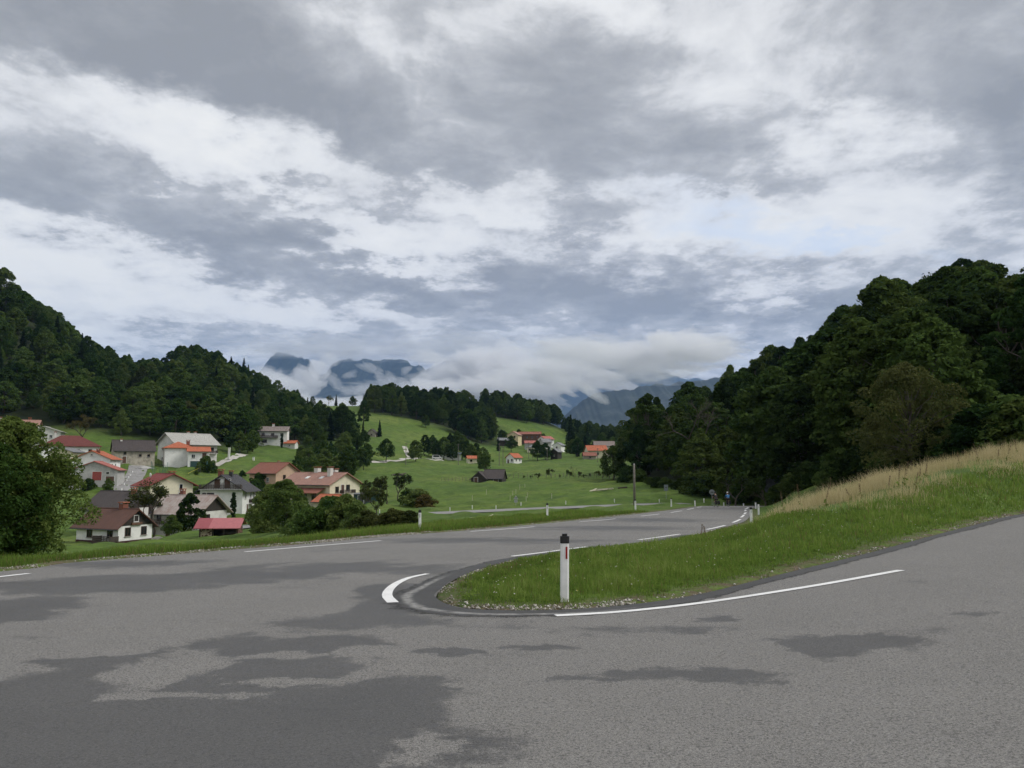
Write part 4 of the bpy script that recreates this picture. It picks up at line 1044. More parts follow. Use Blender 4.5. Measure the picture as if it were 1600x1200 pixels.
def woodshed():
    p = drop(345, 97); root = tag(empty('woodshed', p, R(6)), 'low open-fronted woodshed with pink-red metal roof, stacked with firewood', 'shed'); HOUSE_SPOTS.append((p[0], p[1], 5))
    L, D, hb, hf = 4.5, 2.3, 2.0, 1.45
    for sx in (-1, 1):
        for i in range(9): MB().tube([(sx * L / 2, -D / 2, .10 + i * .17), (sx * L / 2, D / 2, .10 + i * .17)], .082, 7).build('wall_log', WL_BROWNB, root)
    m = MB(); m.box(-L / 2 + .1, L / 2 - .1, D / 2 - .12, D / 2 - .02, -.8, 1.7); m.build('back_wall', WL_DARK, root)
    m = MB(); m.box(-L / 2 + .1, L / 2 - .1, -D / 2 + .1, D / 2 - .13, -.8, .06); m.build('floor', WL_BROWNB, root)
    for x in (-L / 2 + .06, -.7, .6, L / 2 - .14):
        m = MB(); m.box(x - .07, x + .07, -D / 2 - .08, -D / 2 + .06, -.8, hf - .02); m.build('post', M_RAIL, root)
    m = MB(); m.box(.68, L / 2 - .22, -D / 2 - .05, -D / 2 + .03, .75, .84); m.build('rail', M_RAIL, root)
    # split roof: a darker and a paler sheet
    for (x0, x1, mt) in ((-L / 2 - .55, -L / 2 + 1.2, mat_simple('deep_pink_sheet', (.27, .06, .07), .55, .1)), (-L / 2 + 1.2, L / 2 + .45, mat_simple('pale_pink_sheet', (.38, .12, .13), .55, .1))):
        m = MB(); m.prism([(x0, -D / 2 - .7, hf - .1), (x0, .25, hb + .45), (x0, .25, hb + .53), (x0, -D / 2 - .7, hf - .02)], (x1 - x0, 0, 0))
        m.prism([(x0, .25, hb + .44), (x0, D / 2 + .5, hf + .2), (x0, D / 2 + .5, hf + .28), (x0, .25, hb + .52)], (x1 - x0, 0, 0)); m.build('roof', mt, root)
    rg = np.random.default_rng(3); fw = mat_simple('split_firewood', (.58, .50, .36), .9, .35, 4)
    for j in range(7):
        for i in range(8):
            m = MB(); x = -L / 2 + .2 + i * .17 + rg.normal() * .02; zz = .15 + j * .175; r0 = .07 + rg.random() * .02
            m.tube([(x, -D / 2 + .0 - rg.random() * .06, zz), (x, -D / 2 + .9, zz)], r0, 6); m.build('log', fw if rg.random() < .75 else WL_BROWNB, root)
woodshed()

h4, _ = house('grey_roofed_house', 'tall white house with charcoal roof, brown balcony doors and satellite dish', 356, 168, 72, 9.4, 8.8, 5.2, 33, WL_WHITE, RF_GREY,
      [('L', -2.2, 3.3, 1.5, 1.2, None, M_FRAMEB), ('L', -3.5, 3.3, .8, 1.2, None, M_FRAMEB), ('F', -2.6, 3.2, 1.0, 1.3), ('F', 1.0, 3.2, 1.0, 1.3), ('F', 3.2, 3.2, 1.0, 1.3), ('F', 2.2, .6, 1.2, 1.0)],
      [('L', -.9, 5.45, 1.2, 1.9, M_DOORB), ('L', 1.2, 5.45, 1.2, 1.9, M_DOORB), ('F', -1.2, 0, 1.0, 2.0, M_DOORB)], over=.95, chim=[(-3.6, .6, 1.2, .95, M_BRICK), (-.4, -.5, .9, .7, M_METALD)])
balcony(h4, 9.4, 8.8, 'L', -4.3, 4.3, 5.3, 1.2, M_CONC); balcony(h4, 9.4, 8.8, 'F', -.2, 2.2, 2.1, 1.1)
o_, r_, n_ = face_frame(9.4, 8.8, 'L'); m = MB(); obox(m, o_, r_, n_, -4.3, -.6, -1, 2.2, .004, 1.6); m.build('porch', WL_OFFW, h4)
m = MB(); obox(m, o_, r_, n_, -4.5, -.4, 2.204, 3.0, -.1, 1.8); m.build('porch_parapet', M_FRAMEW, h4)
m = MB(); cpos = o_ + r_ * .15 + n_ * .25 + Vector((0, 0, 6.9)); m.ellipsoid(cpos, .12, .5, .5); m.build('satellite_dish', M_FRAMEW, h4, True)
h5, _ = house('long_cream_house', 'long cream house with faded pink tile roof, skylights and gable balcony', 500, 192, -44, 16.0, 10.5, 5.0, 25, WL_CREAM, RF_PINK,
      [('R', -2.8, 2.8, 1.2, 1.5, None, M_FRAMEB), ('R', 3.6, .6, 1.0, 2.0, None, M_FRAMEB), ('R', 1.0, 3.2, 1.3, 1.5, None, M_FRAMEB)] + row('F', 5, -6, 6, .9, 1.4, 1.6, None, M_FRAMEB),
      [('R', -.9, 2.6, 1.0, 2.1, M_DOORB)], over=.9, chim=[(-1.5, .4, 1.3, 1.2), (4.6, -1.6, 1.6, 1.0), (3.0, 1.8, 1.2, 1.1)])
balcony(h5, 16, 10.5, 'R', -1.8, 2.4, 2.55, 1.3)
o_, r_, n_ = face_frame(16, 10.5, 'F')
m = MB(); m.prism([(-7.8, -5.3, 3.9), (-7.8, -8.2, 2.75), (-7.8, -8.2, 2.9), (-7.8, -5.3, 4.05)], (14.5, 0, 0)); m.build('porch_roof', RF_TERRA, h5)
for i in range(5): m = MB(); x = -7.4 + i * 3.4; m.box(x - .12, x + .12, -8.0, -7.76, -1.2, 2.85); m.build('porch_post', M_RAIL, h5)
for x in (-2.2, 2.4):
    m = MB(); t = math.tan(R(25)); zc = lambda y: 5.0 + (5.25 + y) * t + .21
    m.add([(x, -3.2, zc(-3.2) + .06), (x + 1.0, -3.2, zc(-3.2) + .06), (x + 1.0, -2.2, zc(-2.2) + .06), (x, -2.2, zc(-2.2) + .06), (x, -3.2, zc(-3.2) - .1), (x + 1.0, -3.2, zc(-3.2) - .1), (x + 1.0, -2.2, zc(-2.2) - .1), (x, -2.2, zc(-2.2) - .1)],
                  [(0, 1, 2, 3), (4, 7, 6, 5), (0, 4, 5, 1), (1, 5, 6, 2), (2, 6, 7, 3), (3, 7, 4, 0)]); m.build('skylight', M_FRAMEW, h5)
house('annex', 'low annex with orange tile roof in front of the long cream house', 516, 178, -40, 5, 5.5, 1.9, 26, WL_CREAM, RF_ORANGE, [('R', 0, .6, 1, 1)], cat='annex')
house('terracotta_house', 'house with terracotta roof between the charcoal and faded pink roofs', 428, 216, -46, 10, 8.6, 4.2, 30, wall_mat('peach_render', (.52, .36, .26)), RF_TERRA,
      [('R', -1.2, 2.2, 1, 1.3, None, M_FRAMEB), ('R', 1.5, 2.2, 1, 1.3, None, M_FRAMEB), ('F', -2, 1.6, 1, 1.2), ('F', 2, 1.6, 1, 1.2)], over=.8, chim=[(1, .5, .5, .5)])
h7, _ = house('pale_yellow_house', 'pale yellow house with bright red roof and satellite dish behind the thin tree', 256, 174, -71, 9.5, 9.0, 2.9, 26, WL_CREAM, RF_RED,
      [('R', 1.9, 1.6, .8, 1.4), ('R', -2.2, 1.6, .8, 1.1), ('F', 2.5, 1.0, 1.2, 1.5), ('F', -2, 1.0, 1.2, 1.5)], [('R', 2.0, -.2, 1.1, 1.3, M_DOORB)], over=1.0, chim=[(2.6, .6, .5, 1.1, M_BRICK)])
m = MB(); m.ellipsoid((-1.5, -2.6, 4.9), .5, .15, .5); m.build('satellite_dish', M_FRAMEW, h7, True)
house('white_gable_house', 'white gabled house with orange tile roof behind the grey garage', 150, 218, 74, 10, 9.6, 5.6, 24, WL_WHITE, RF_ORANGE,
      [('L', -3.5, 3.5, .4, .5), ('L', 0, 6.5, .6, .5), ('F', -3, 3.2, 1, 1.2), ('F', 0, 3.2, 1, 1.2)], over=.6, chim=[(-3.5, -1.2, .6, .8, M_BRICK)])
house('garage', 'grey double garage with pink roof edge, one red and one brown door', 152, 205, 76, 8, 11.2, 3.6, 21, WL_GREY, RF_PINKR,
      [('L', -3.9, 2.3, .5, .6), ('L', 3.3, 2.5, .9, .7)], [('L', .8, 1.0, 2.2, 2.2, M_DOORR), ('L', 3.9, .4, 2.0, 1.6, M_DOORB)], over=.5, cat='garage')
house('red_hip_house', 'wide house with dark red hipped roof half hidden behind the leafy tree', 108, 238, 6, 15, 10, 3.6, 31, WL_WHITE, RF_DKRED, row('F', 4, -5, 5, 1.2, 1, 1.3, None, M_FRAMEB), hip=True, chim=[(-4, .3, 1.0, .5)])
house('pale_annex', 'small pale yellow annex with grey roof below the dark red roof', 104, 226, 68, 9, 6.2, 3.4, 18, WL_CREAM, RF_SLATE, [('L', 0, 1.6, .8, .8)], cat='annex')
house('stone_barn', 'old stone barn with dark brown roof at the head of the lane', 207, 244, 6, 11.5, 8.5, 4.0, 36, WL_STONE, RF_DARK,
      [('F', -2.7, 2.6, .8, .9, None, M_FRAMEB), ('F', 1.6, 2.0, .8, .8, None, M_FRAMEB), ('F', 4.0, 2.0, .8, .8, None, M_FRAMEB)], [('F', -2.8, .1, 1.1, 2.0, M_DOORB)], over=.5, chim=[(-3.5, -.3, .3, .6, M_CHIMW)], cat='barn')
h11, _ = house('pale_roofed_house', 'large white house with pale grey roof and two small chimneys', 292, 262, 28, 14.5, 12, 7.2, 29, WL_OFFW, RF_PALE,
      row('F', 4, -4.5, 5.5, 4.4, 1.2, 1.5, None, M_FRAMEB) + [('L', -2.5, 4.8, .9, 1.0), ('L', 1.5, 4.8, 1.4, 1.6, None, M_FRAMEB), ('L', 2.2, 1.6, 1.8, 2.0, None, M_FRAMEB), ('L', -2.6, 1.8, .8, 1.0)], over=1.1, chim=[(.5, 1.0, .8, .7), (3, 1.0, .8, .7)])
balcony(h11, 14.5, 12, 'F', 3.2, 7.0, 4.0, 1.2); balcony(h11, 14.5, 12, 'L', .2, 4.0, 4.2, 1.2, M_CONC, M_CONC)
house('orange_hip_house', 'square white house with bright orange hipped roof in front of the pale grey roof', 277, 250, 4, 8.2, 8, 6.0, 24, WL_WHITE, RF_ORANGE, [], hip=True, over=.6, chim=[(3, 1.2, .7, 1.0, M_BRICK)])
house('orange_lean_house', 'low white building with orange roof over dark garage beside the playground', 309, 247, 3, 6.2, 6, 5.2, 22, WL_WHITE, RF_ORANGE,
      [('F', -1.6, 3.0, 1.1, 1.2)], [('F', 1.6, 2.6, 1.2, 2.0, M_DOORB), ('F', 0, .1, 4.8, 2.0, M_TEAL)])
h13, _ = house('long_pink_house', 'long white house with faded pink roof at the left edge above the leafy tree', 8, 276, -9, 20, 9, 6.5, 24, WL_WHITE, RF_PINK, row('F', 6, -8, 8, 3.9, 1.2, 1.5, None, M_FRAMEB), over=.9, chim=[(7, .5, .8, .8, M_BRICK), (-2, .5, .8)])
house('shallow_roof_house', 'white house with shallow pale-edged roof between pink roof and dark red roof', 72, 262, 80, 9, 9.5, 5.4, 19, WL_OFFW, RF_PALE, [('L', 2, 3.2, 1, 1.2)])
h14, _ = house('hillside_house', 'white two-storey house with brown roof and dark balcony alone on the wooded slope', 428, 332, -7, 11.5, 8, 5.6, 24, WL_WHITE, RF_GBROWN,
      row('F', 3, -4, 3.6, 3.4, 1.3, 1.2, None, M_FRAMEB) + [('F', -3.4, .5, 2, 1.4, None, M_FRAMEB)], over=.8, chim=[(-.5, .2, 1.2, .9)])
balcony(h14, 11.5, 8, 'F', -5.6, 2.0, 2.7, 1.6, M_RAIL)
house('orange_roof_shed', 'small shed with orange roof just right of the hillside house', 455, 330, -20, 4.5, 4, 2.0, 26, WL_OFFW, RF_ORANGE, [('F', 0, .6, .7, .7)], cat='shed')
house('stone_hut', 'tiny stone hut with brown roof on the meadow under the middle knoll', 582, 430, 70, 4.6, 4.6, 2.2, 38, WL_STONE, RF_DARK, [('L', .3, .7, .8, .8, None, M_FRAMEB)], cat='hut')
house('meadow_barn', 'dark-roofed barn standing alone in the green meadow', 773, 232, -12, 5.6, 6.4, 1.2, 36, WL_DARK, RF_DARK, [], [('F', 1, -.2, 1.4, 1.3, M_DOORB)], cat='barn', over=.5)
house('barn_lean', 'small dark lean-to barn with steep roof at the left end of the meadow barn', 751, 231, 72, 4.0, 4.6, .8, 40, WL_DARK, RF_DARK, [], [('L', -.8, -.2, 1.1, 1.4, M_DOORB)], cat='barn', over=.3)
# --- distant hamlet on the right
V = lambda *a, **k: house(*a, **k)
house('yellow_gable_house', 'yellow gabled house, tallest in the distant hamlet', 804, 520, 72, 8, 7.5, 6.2, 30, WL_YELL, RF_PINK, [('L', -1.6, 4.2, 1.1, 1.4, None, M_FRAMEB), ('L', 1.4, 4.2, 1.1, 1.4, None, M_FRAMEB), ('L', -1.6, 1.2, 1.1, 1.4, None, M_FRAMEB), ('L', 1.4, 1.2, 1.1, 1.4, None, M_FRAMEB)], up=.5)
house('long_red_barn', 'long barn with dull red roof beside the yellow gabled house', 828, 532, -4, 15, 7, 4.8, 24, WL_BROWNB, RF_TERRA, row('F', 4, -5.5, 5.5, 2, 1.2, 1.4, None, M_FRAMEB), cat='barn', up=2.0)
house('red_roof_house', 'white house with red roof at the right end of the long barn', 853, 522, 40, 8, 7.5, 4.2, 26, WL_WHITE, RF_PINKR, [('L', 0, 2, 1, 1.3), ('F', 1, 2, 1, 1.3)], up=1.5)
house('pink_roof_shed', 'grey shed with pink roof in the middle of the distant hamlet', 828, 500, 5, 6.6, 6, 4.0, 26, WL_GREY, RF_PINKR, [('F', 0, 1.8, 1.0, 1.0)], cat='shed')
house('grey_hip_house', 'cream house with grey hipped roof below the pink-roofed shed', 834, 478, 0, 8, 7.5, 3.4, 24, WL_CREAM, RF_SLATE, row('F', 2, -2.4, 2.4, 1.2, 1.2, 1.3, None, M_FRAMEB), hip=True)
house('slate_barn', 'low barn with pale grey roof at the left end of the hamlet', 788, 512, 10, 8.5, 6, 3.4, 26, WL_DARK, RF_SLATE, [('F', 0, 1, 1, 1, None, M_FRAMEB)], cat='barn')
house('grey_house', 'plain grey house between trees right of the pink-roofed shed', 852, 505, 25, 6, 6, 4.6, 34, WL_GREY, RF_SLATE, [('F', 0, 2, 1, 1.2)])
house('white_cabin', 'small white cabin with grey roof right of the hamlet', 873, 492, 66, 6, 5.6, 3.8, 30, WL_WHITE, RF_SLATE, [('L', 0, 1.8, 1, 1.2, None, M_FRAMEB)])
house('orange_cottage', 'small white cottage with orange roof on the flat meadow', 803, 382, 48, 5.6, 5.2, 3.0, 34, WL_WHITE, RF_ORANGE, [('L', 1.2, 1.0, .9, 1.1, None, M_FRAMEB), ('F', -1.2, 1.1, .9, 1.0), ('F', 1.4, 1.1, .9, 1.0)], [('L', -1.2, 0, 1.0, 1.9, M_DOORB)], cat='cottage')
house('dark_hut', 'narrow dark wooden hut at the meadow edge below the hamlet', 869, 405, 60, 4.4, 4.2, 4.0, 34, WL_DARK, RF_SLATE, [('L', 0, 1.5, .8, .8)], cat='hut')
house('orange_farmhouse', 'farmhouse with broad orange roof near the valley mouth', 931, 402, 14, 10, 8.5, 3.6, 30, WL_CREAM, RF_ORANGE, row('F', 3, -3.4, 3.4, 1.2, 1, 1.3, None, M_FRAMEB))
house('orange_outbuilding', 'low outbuilding with dull orange roof in front of the broad orange roof', 921, 388, 8, 6, 5, 2.0, 30, WL_STONE, RF_TERRA, [('F', 0, .6, 1, .9, None, M_FRAMEB)], cat='shed')
house('grey_roof_barn', 'barn with long grey-brown roof right of the orange farmhouse', 944, 418, 3, 10.5, 8, 6.0, 30, WL_OFFW, RF_GBROWN, row('F', 2, -2.6, 2.6, 2.4, 1.2, 1.4, None, M_FRAMEB), cat='barn')
house('long_white_shed', 'long low white shed with bluish roof behind the row of trees', 700, 398, 2, 13, 6, 2.7, 12, WL_WHITE, roof_material('bluish_sheet_roof', (.30, .38, .42), (.36, .45, .5)), row('F', 3, -4, 4, .9, 1.4, 1.0, None, M_FRAMEB), cat='shed')
house('orange_kiosk', 'tiny cream kiosk with orange roof behind the leaning meadow tree', 738, 372, 12, 5, 4, 2.3, 28, WL_CREAM, RF_ORANGE, [('F', -1, .7, 1, 1, None, M_FRAMEB)], cat='kiosk')
house('teal_container', 'flat-roofed dark teal container behind the cream house gable', 573, 172, -4, 5.2, 2.6, 2.0, 4, M_TEAL, RF_SLATE, [], [('F', -1.2, 0, 1.2, 1.8, M_METALD)], over=.2, cat='container')
# ------------------------------------------------------------------ trees placed singly
NEAR_TREE = make_broadleaf(71, 5.4, 2.45, .35, 230, 210, .062, rc=(.16, .26), prof='round', limbs=26, spread=.45)
p = drop(2, 27.5); o = tree_obj('leafy_tree', NEAR_TREE, L_NEAR, (p[0], p[1], p[2] - .1), 1.0, .4)
tag(o, 'big leafy green tree at the left edge just below the road verge', 'tree')
NEAR2 = make_broadleaf(72, 4.2, 2.2, .3, 150, 190, .062, rc=(.18, .28), prof='round', limbs=18, spread=.4)
p = drop(-40, 26); o = tree_obj('leafy_tree', NEAR2, L_NEAR, (p[0], p[1], p[2] - .1), 1.05, 2.1)
tag(o, 'leafy tree cut by the left frame edge, beside the big leafy tree', 'tree')
put('thin', 'fruit_tree', 240, 121, 8.6, 'thin half-bare fruit tree in front of the pale yellow house', leaf=L_OLIV)
PROTO['dense'] = (make_broadleaf(73, 7, 2.2, 1.6, 70, 100, .17, prof='egg'), L_WOOD, 7)
put('dense', 'fruit_tree', 294, 122, 7.2, 'dense dark tree in front of the rust-streaked roof', leaf=L_WOOD)
cyp = make_broadleaf(74, 5.2, .62, .15, 90, 90, .10, rc=(.38, .55), prof='tall', limbs=3, spread=.3)
p = drop(364, 157); tag(tree_obj('cypress', cyp, L_CYP, p, 1.0, 0), 'slim dark column cypress before the charcoal-roofed house', 'tree')
p = drop(424, 330); tag(tree_obj('conifer_shrub', cyp, L_CYP, drop(440, 322), 1.1, 0), 'dark columnar shrub against the white hillside house', 'shrub')
PROTO['big_bush'] = (make_broadleaf(75, 5, 2.4, .3, 110, 110, .12, rc=(.18, .30), prof='round', limbs=18, spread=.35), L_BUSH, 5)
put('big_bush', 'willow_bush', 420, 80, 5.4, 'tall rounded bush left of the firewood shed road, before the cream house', 'bush', wide=.95)
put('big_bush', 'willow_bush', 446, 74, 4.8, 'yellowish rounded bush in front of the long cream house porch', 'bush', leaf=L_YELL if False else L_BUSH, wide=.9)
for i, (px, d, h) in enumerate([(478, 62, 2.5), (500, 60, 2.7), (522, 62, 3.1), (541, 60, 2.9), (558, 58, 2.3), (466, 66, 2.2), (510, 66, 3.2)]):
    put('bush%d' % (i % 3), 'roadside_bush', px, d, h, 'dense green bush in the hedge just below the road before the cream house', 'bush', 'bushes below the road verge', wide=.95)
for i, (px, d, h) in enumerate([(598, 50, 1.1), (612, 49, 1.3), (626, 50, 1.2), (640, 48, 1.0), (585, 52, 1.2), (572, 54, 1.6)]):
    put('bush%d' % (i % 3), 'scrub_bush', px, d, h, 'low brownish scrub bush beside the left roadside post', 'bush', 'brownish scrub beside the road', leaf=L_OLIV, wide=1.2)
for px, d, h, lab in [(566, 118, 4.6, 'small spreading fruit tree right of the cream house'), (588, 112, 4.4, 'small spreading fruit tree left of the lower road end'), (604, 150, 6.0, 'bushy orchard tree below the teal container'), (622, 165, 6.2, 'orchard tree on the pasture slope above the scrub'),
                      (576, 180, 5.0, 'orchard tree behind the teal container')]:
    put('orchard', 'orchard_tree', px, d, h, lab)
put('bush0', 'bramble_bush', 652, 141, 3.4, 'rounded bramble bush above the lower road', 'bush', leaf=L_BUSH, wide=1.5); put('bush1', 'bramble_bush', 664, 139, 2.6, 'yellowish bramble bush right end above the lower road', 'bush', leaf=L_YELL, wide=1.4); put('bush2', 'bramble_bush', 640, 145, 3.0, 'dark bramble bush left end above the lower road', 'bush', leaf=L_MEAD, wide=1.3)
SING = [('mead0', 603, 330, 10, 'round tree beside the pale lane on the meadow'), ('mead2', 649, 336, 9.4, 'round tree at the bend of the pale track'), ('mead1', 757, 282, 7.6, 'lone yellowish tree behind the dark meadow barn'),
        ('mead0', 552, 402, 8.6, 'dark dome-shaped tree left of the tiny stone hut'), ('spruce0', 567, 404, 9, 'small dark spruce beside the dome-shaped tree'), ('spruce1', 593, 430, 9.5, 'small spruce right of the tiny stone hut'),
        ('mead1', 665, 505, 8.5, 'lone pointed tree on the upper meadow under the knoll wood'), ('mead2', 958, 206, 9.2, 'dark tree at the end of the meadow fence by the right-hand wood'),
        ('spruce1', 892, 470, 24, 'tall dark spruce right of the distant hamlet'), ('mead0', 902, 415, 10, 'broad dark tree left of the orange farmhouse'), ('mead1', 840, 398, 10.5, 'dense tree right of the small orange-roofed cottage'),
        ('mead2', 852, 402, 9, 'second dense tree right of the small orange-roofed cottage'), ('mead0', 799, 470, 10, 'tree below the yellow gabled house'), ('spruce0', 380, 560, 19, 'tall pointed spruce on the left skyline'), ('spruce1', 387, 562, 16, 'shorter spruce just right of the tall skyline spruce'), ('spruce0', 360, 565, 16, 'skyline spruce left of the tall pointed one'),
        ('tall0', 488, 610, 9, 'leftmost lone tree on the far meadow skyline'), ('thin', 513, 640, 9, 'bare-looking lone tree on the far meadow skyline'), ('spruce1', 525, 636, 10, 'small dark spruce on the far meadow skyline'), ('mead1', 551, 632, 9, 'round lone tree right end of the far meadow skyline'),
        ('mead2', 823, 640, 12, 'lone tree on the green slope above the hamlet'), ('spruce1', 918, 560, 16, 'pointed spruce on the ridge above the orange farmhouse'), ('tall1', 568, 470, 17, 'tall dark tree at the lower end of the left wood')]
for k, px, d, h, lab in SING: put(k, 'meadow_tree' if 'mead' in k or k == 'thin' else 'spruce_tree' if 'spruce' in k else 'tall_tree', px, d, h, lab)
for i, (px, d, h) in enumerate([(664, 386, 10.5), (676, 392, 11.5), (682, 380, 9), (693, 386, 12), (708, 384, 9.5), (722, 400, 13), (730, 392, 11), (736, 388, 9), (744, 392, 9.5), (714, 440, 12), (703, 432, 11), (755, 350, 8)]):
    put(('tall0', 'mead1', 'tall2', 'mead0')[i % 4], 'row_tree', px, d, h, 'dark tree in the row along the meadow before the white shed', 'tree', 'row of trees before the long white shed')
for i, (px, d, h) in enumerate([(362, 292, 8), (375, 290, 8.5), (386, 294, 8), (395, 300, 8.5)]):
    put('mead%d' % (i % 3), 'garden_tree', px, d, h, 'drooping tree by the white pillar above the village green', 'tree', 'drooping trees by the pillar')
for i, (px, d, h) in enumerate([(322, 238, 5), (330, 236, 3.4), (138, 199, 3), (168, 196, 2), (222, 190, 3), (398, 205, 4), (404, 212, 5), (318, 172, 3), (322, 182, 3)]):
    put('bush%d' % (i % 3), 'garden_shrub', px, d, h, 'small green garden shrub between the village houses', 'shrub', 'garden shrubs among the village houses', leaf=L_MEAD)
VG = []
for k in range(400):
    px, d = random.uniform(150, 480), random.uniform(112, 236); q = drop(px, d)
    if all(math.hypot(q[0] - x, q[1] - y) > r_ * .85 for x, y, r_ in HOUSE_SPOTS) and all(math.hypot(q[0] - x, q[1] - y) > 7 for x, y in VG) and not (180 < px < 225 and d > 175): VG.append((q[0], q[1])); put('bush%d' % (k % 3) if k % 5 else 'mead%d' % (k % 3), 'garden_shrub', px, d, random.uniform(1.2, 2.6) if k % 5 else random.uniform(3, 4.5), 'small green garden shrub between the village houses', 'shrub', 'garden shrubs among the village houses', leaf=L_MEAD if k % 2 else L_BUSH)
    if len(VG) >= 40: break
put('thin', 'autumn_tree', 128, 262, 10, 'pale flowering tree on the slope above the dark red roof', leaf=L_YELL)
# hedge along the meadow fence and shrubs at the foot of the right-hand wood
for i in range(14):
    px = 822 + i * 10 + random.uniform(-3, 3); put('orchard', 'hedge_shrub', px, 232 - i * 1.6 + random.uniform(-2, 2), random.uniform(1.2, 3.0), 'scraggy shrub in the hedge along the meadow fence', 'shrub', 'shrubs of the meadow hedge', leaf=L_OLIV if i % 3 else L_MEAD)
put('bare', 'bare_shrub', 897, 222, 3.6, 'leafless shrub in the meadow hedge', 'shrub')
put('bare', 'dead_tree', 1068, 172, 20.5, 'tall leafless tree rising from the right-hand wood edge', bark=M_BARKG)
put('orchard', 'wood_edge_tree', 1150, 118, 5.6, 'spreading small tree behind the cyclists at the wood foot', leaf=L_WOOD, wide=1.3)
put('orchard', 'wood_edge_tree', 1196, 108, 4.6, 'small spreading tree right of the cyclists before the wood', leaf=L_WOOD, wide=1.3)
YEL = make_broadleaf(76, 8.6, 4.3, .8, 150, 110, .11, rc=(.14, .22), prof='round', limbs=34, spread=.45)
tag(tree_obj('olive_tree', YEL, L_OLIV, drop(1422, 58), 1.0, 1.0), 'olive-brown spreading tree at the front of the right-hand wood', 'tree')
SKYT = make_broadleaf(77, 17, 4.6, 7.5, 70, 110, .22, rc=(.16, .26), prof='round', limbs=22, spread=.35)
dk = min(np.arange(95, 240, 3.0), key=lambda d: abs(drop(1513, d)[2] + 19.6 - at(1513, 394, d)[2]))
tag(tree_obj('tall_tree', SKYT, L_WOOD, drop(1513, dk), 1.16, .3), 'tall open-crowned tree standing out on the right skyline', 'tree')
put('thin', 'skyline_tree', 1458, dk, 18, 'thin airy tree left of the tall open-crowned skyline tree', leaf=L_OLIV)
for i in range(44):
    px = 985 + i * 15 + random.uniform(-6, 6); dd = np.interp(px, [985, 1040, 1100, 1180, 1240, 1300, 1380, 1480, 1640], [192, 168, 151, 135, 108, 88, 71, 59, 53])
    put('bush%d' % (i % 3), 'undergrowth_bush', px, dd - random.uniform(0, 4), random.uniform(1.6, 4.2), 'dark bush in the undergrowth at the foot of the right-hand wood', 'bush', 'undergrowth of the right-hand wood', leaf=L_WOOD, wide=1.25)

# ------------------------------------------------------------------ the woods
ALLC = [c for c in CR + CL + CM + CF + CG + CV + CI if clear_of_houses(c)]
VIS = visible(ALLC)
for c in VIS:
    if c['reg'] in 'R': c['area'] *= 2.0
VIS.sort(key=lambda c: -c['area'])
N_IND = 215
for c in VIS[:N_IND]:
    me, lm, H0 = PROTO[c['kind']]; s = c['h'] / H0; nm, lab, grp = WOOD_LABEL[c['reg']]
    if c['kind'].startswith('spruce'): nm, lab = 'spruce_tree', lab.replace('dark leafy tree', 'pointed spruce').replace('green leafy tree', 'pointed spruce').replace('bushy tree', 'pointed spruce').replace('small dark tree', 'pointed spruce').replace('dark tree', 'pointed spruce').replace('tree on the far', 'pointed spruce on the far')
    x, y, z = c['p']
    lf = lm
    if c['reg'] in 'LVIMFG' and lm is L_WOOD: lf = L_MEAD if rng.random() < (.85 if c['reg'] in 'LVI' else .5) else L_WOOD
    if c['reg'] == 'L' and rng.random() < .08: lf = L_OLIV
    if c['reg'] == 'R' and rng.random() < .35: lf = L_MEAD
    o = tree_obj(nm, me, lf, (x, y, z - .2), s * (rng.uniform(1.1, 1.4) if c['reg'] in 'RL' else rng.uniform(.9, 1.15)), rng.random() * 6.28, M_BARK, rng.uniform(.78, .92) if c['reg'] in 'RL' else rng.uniform(.92, 1.1)); tag(o, lab, 'tree', grp)

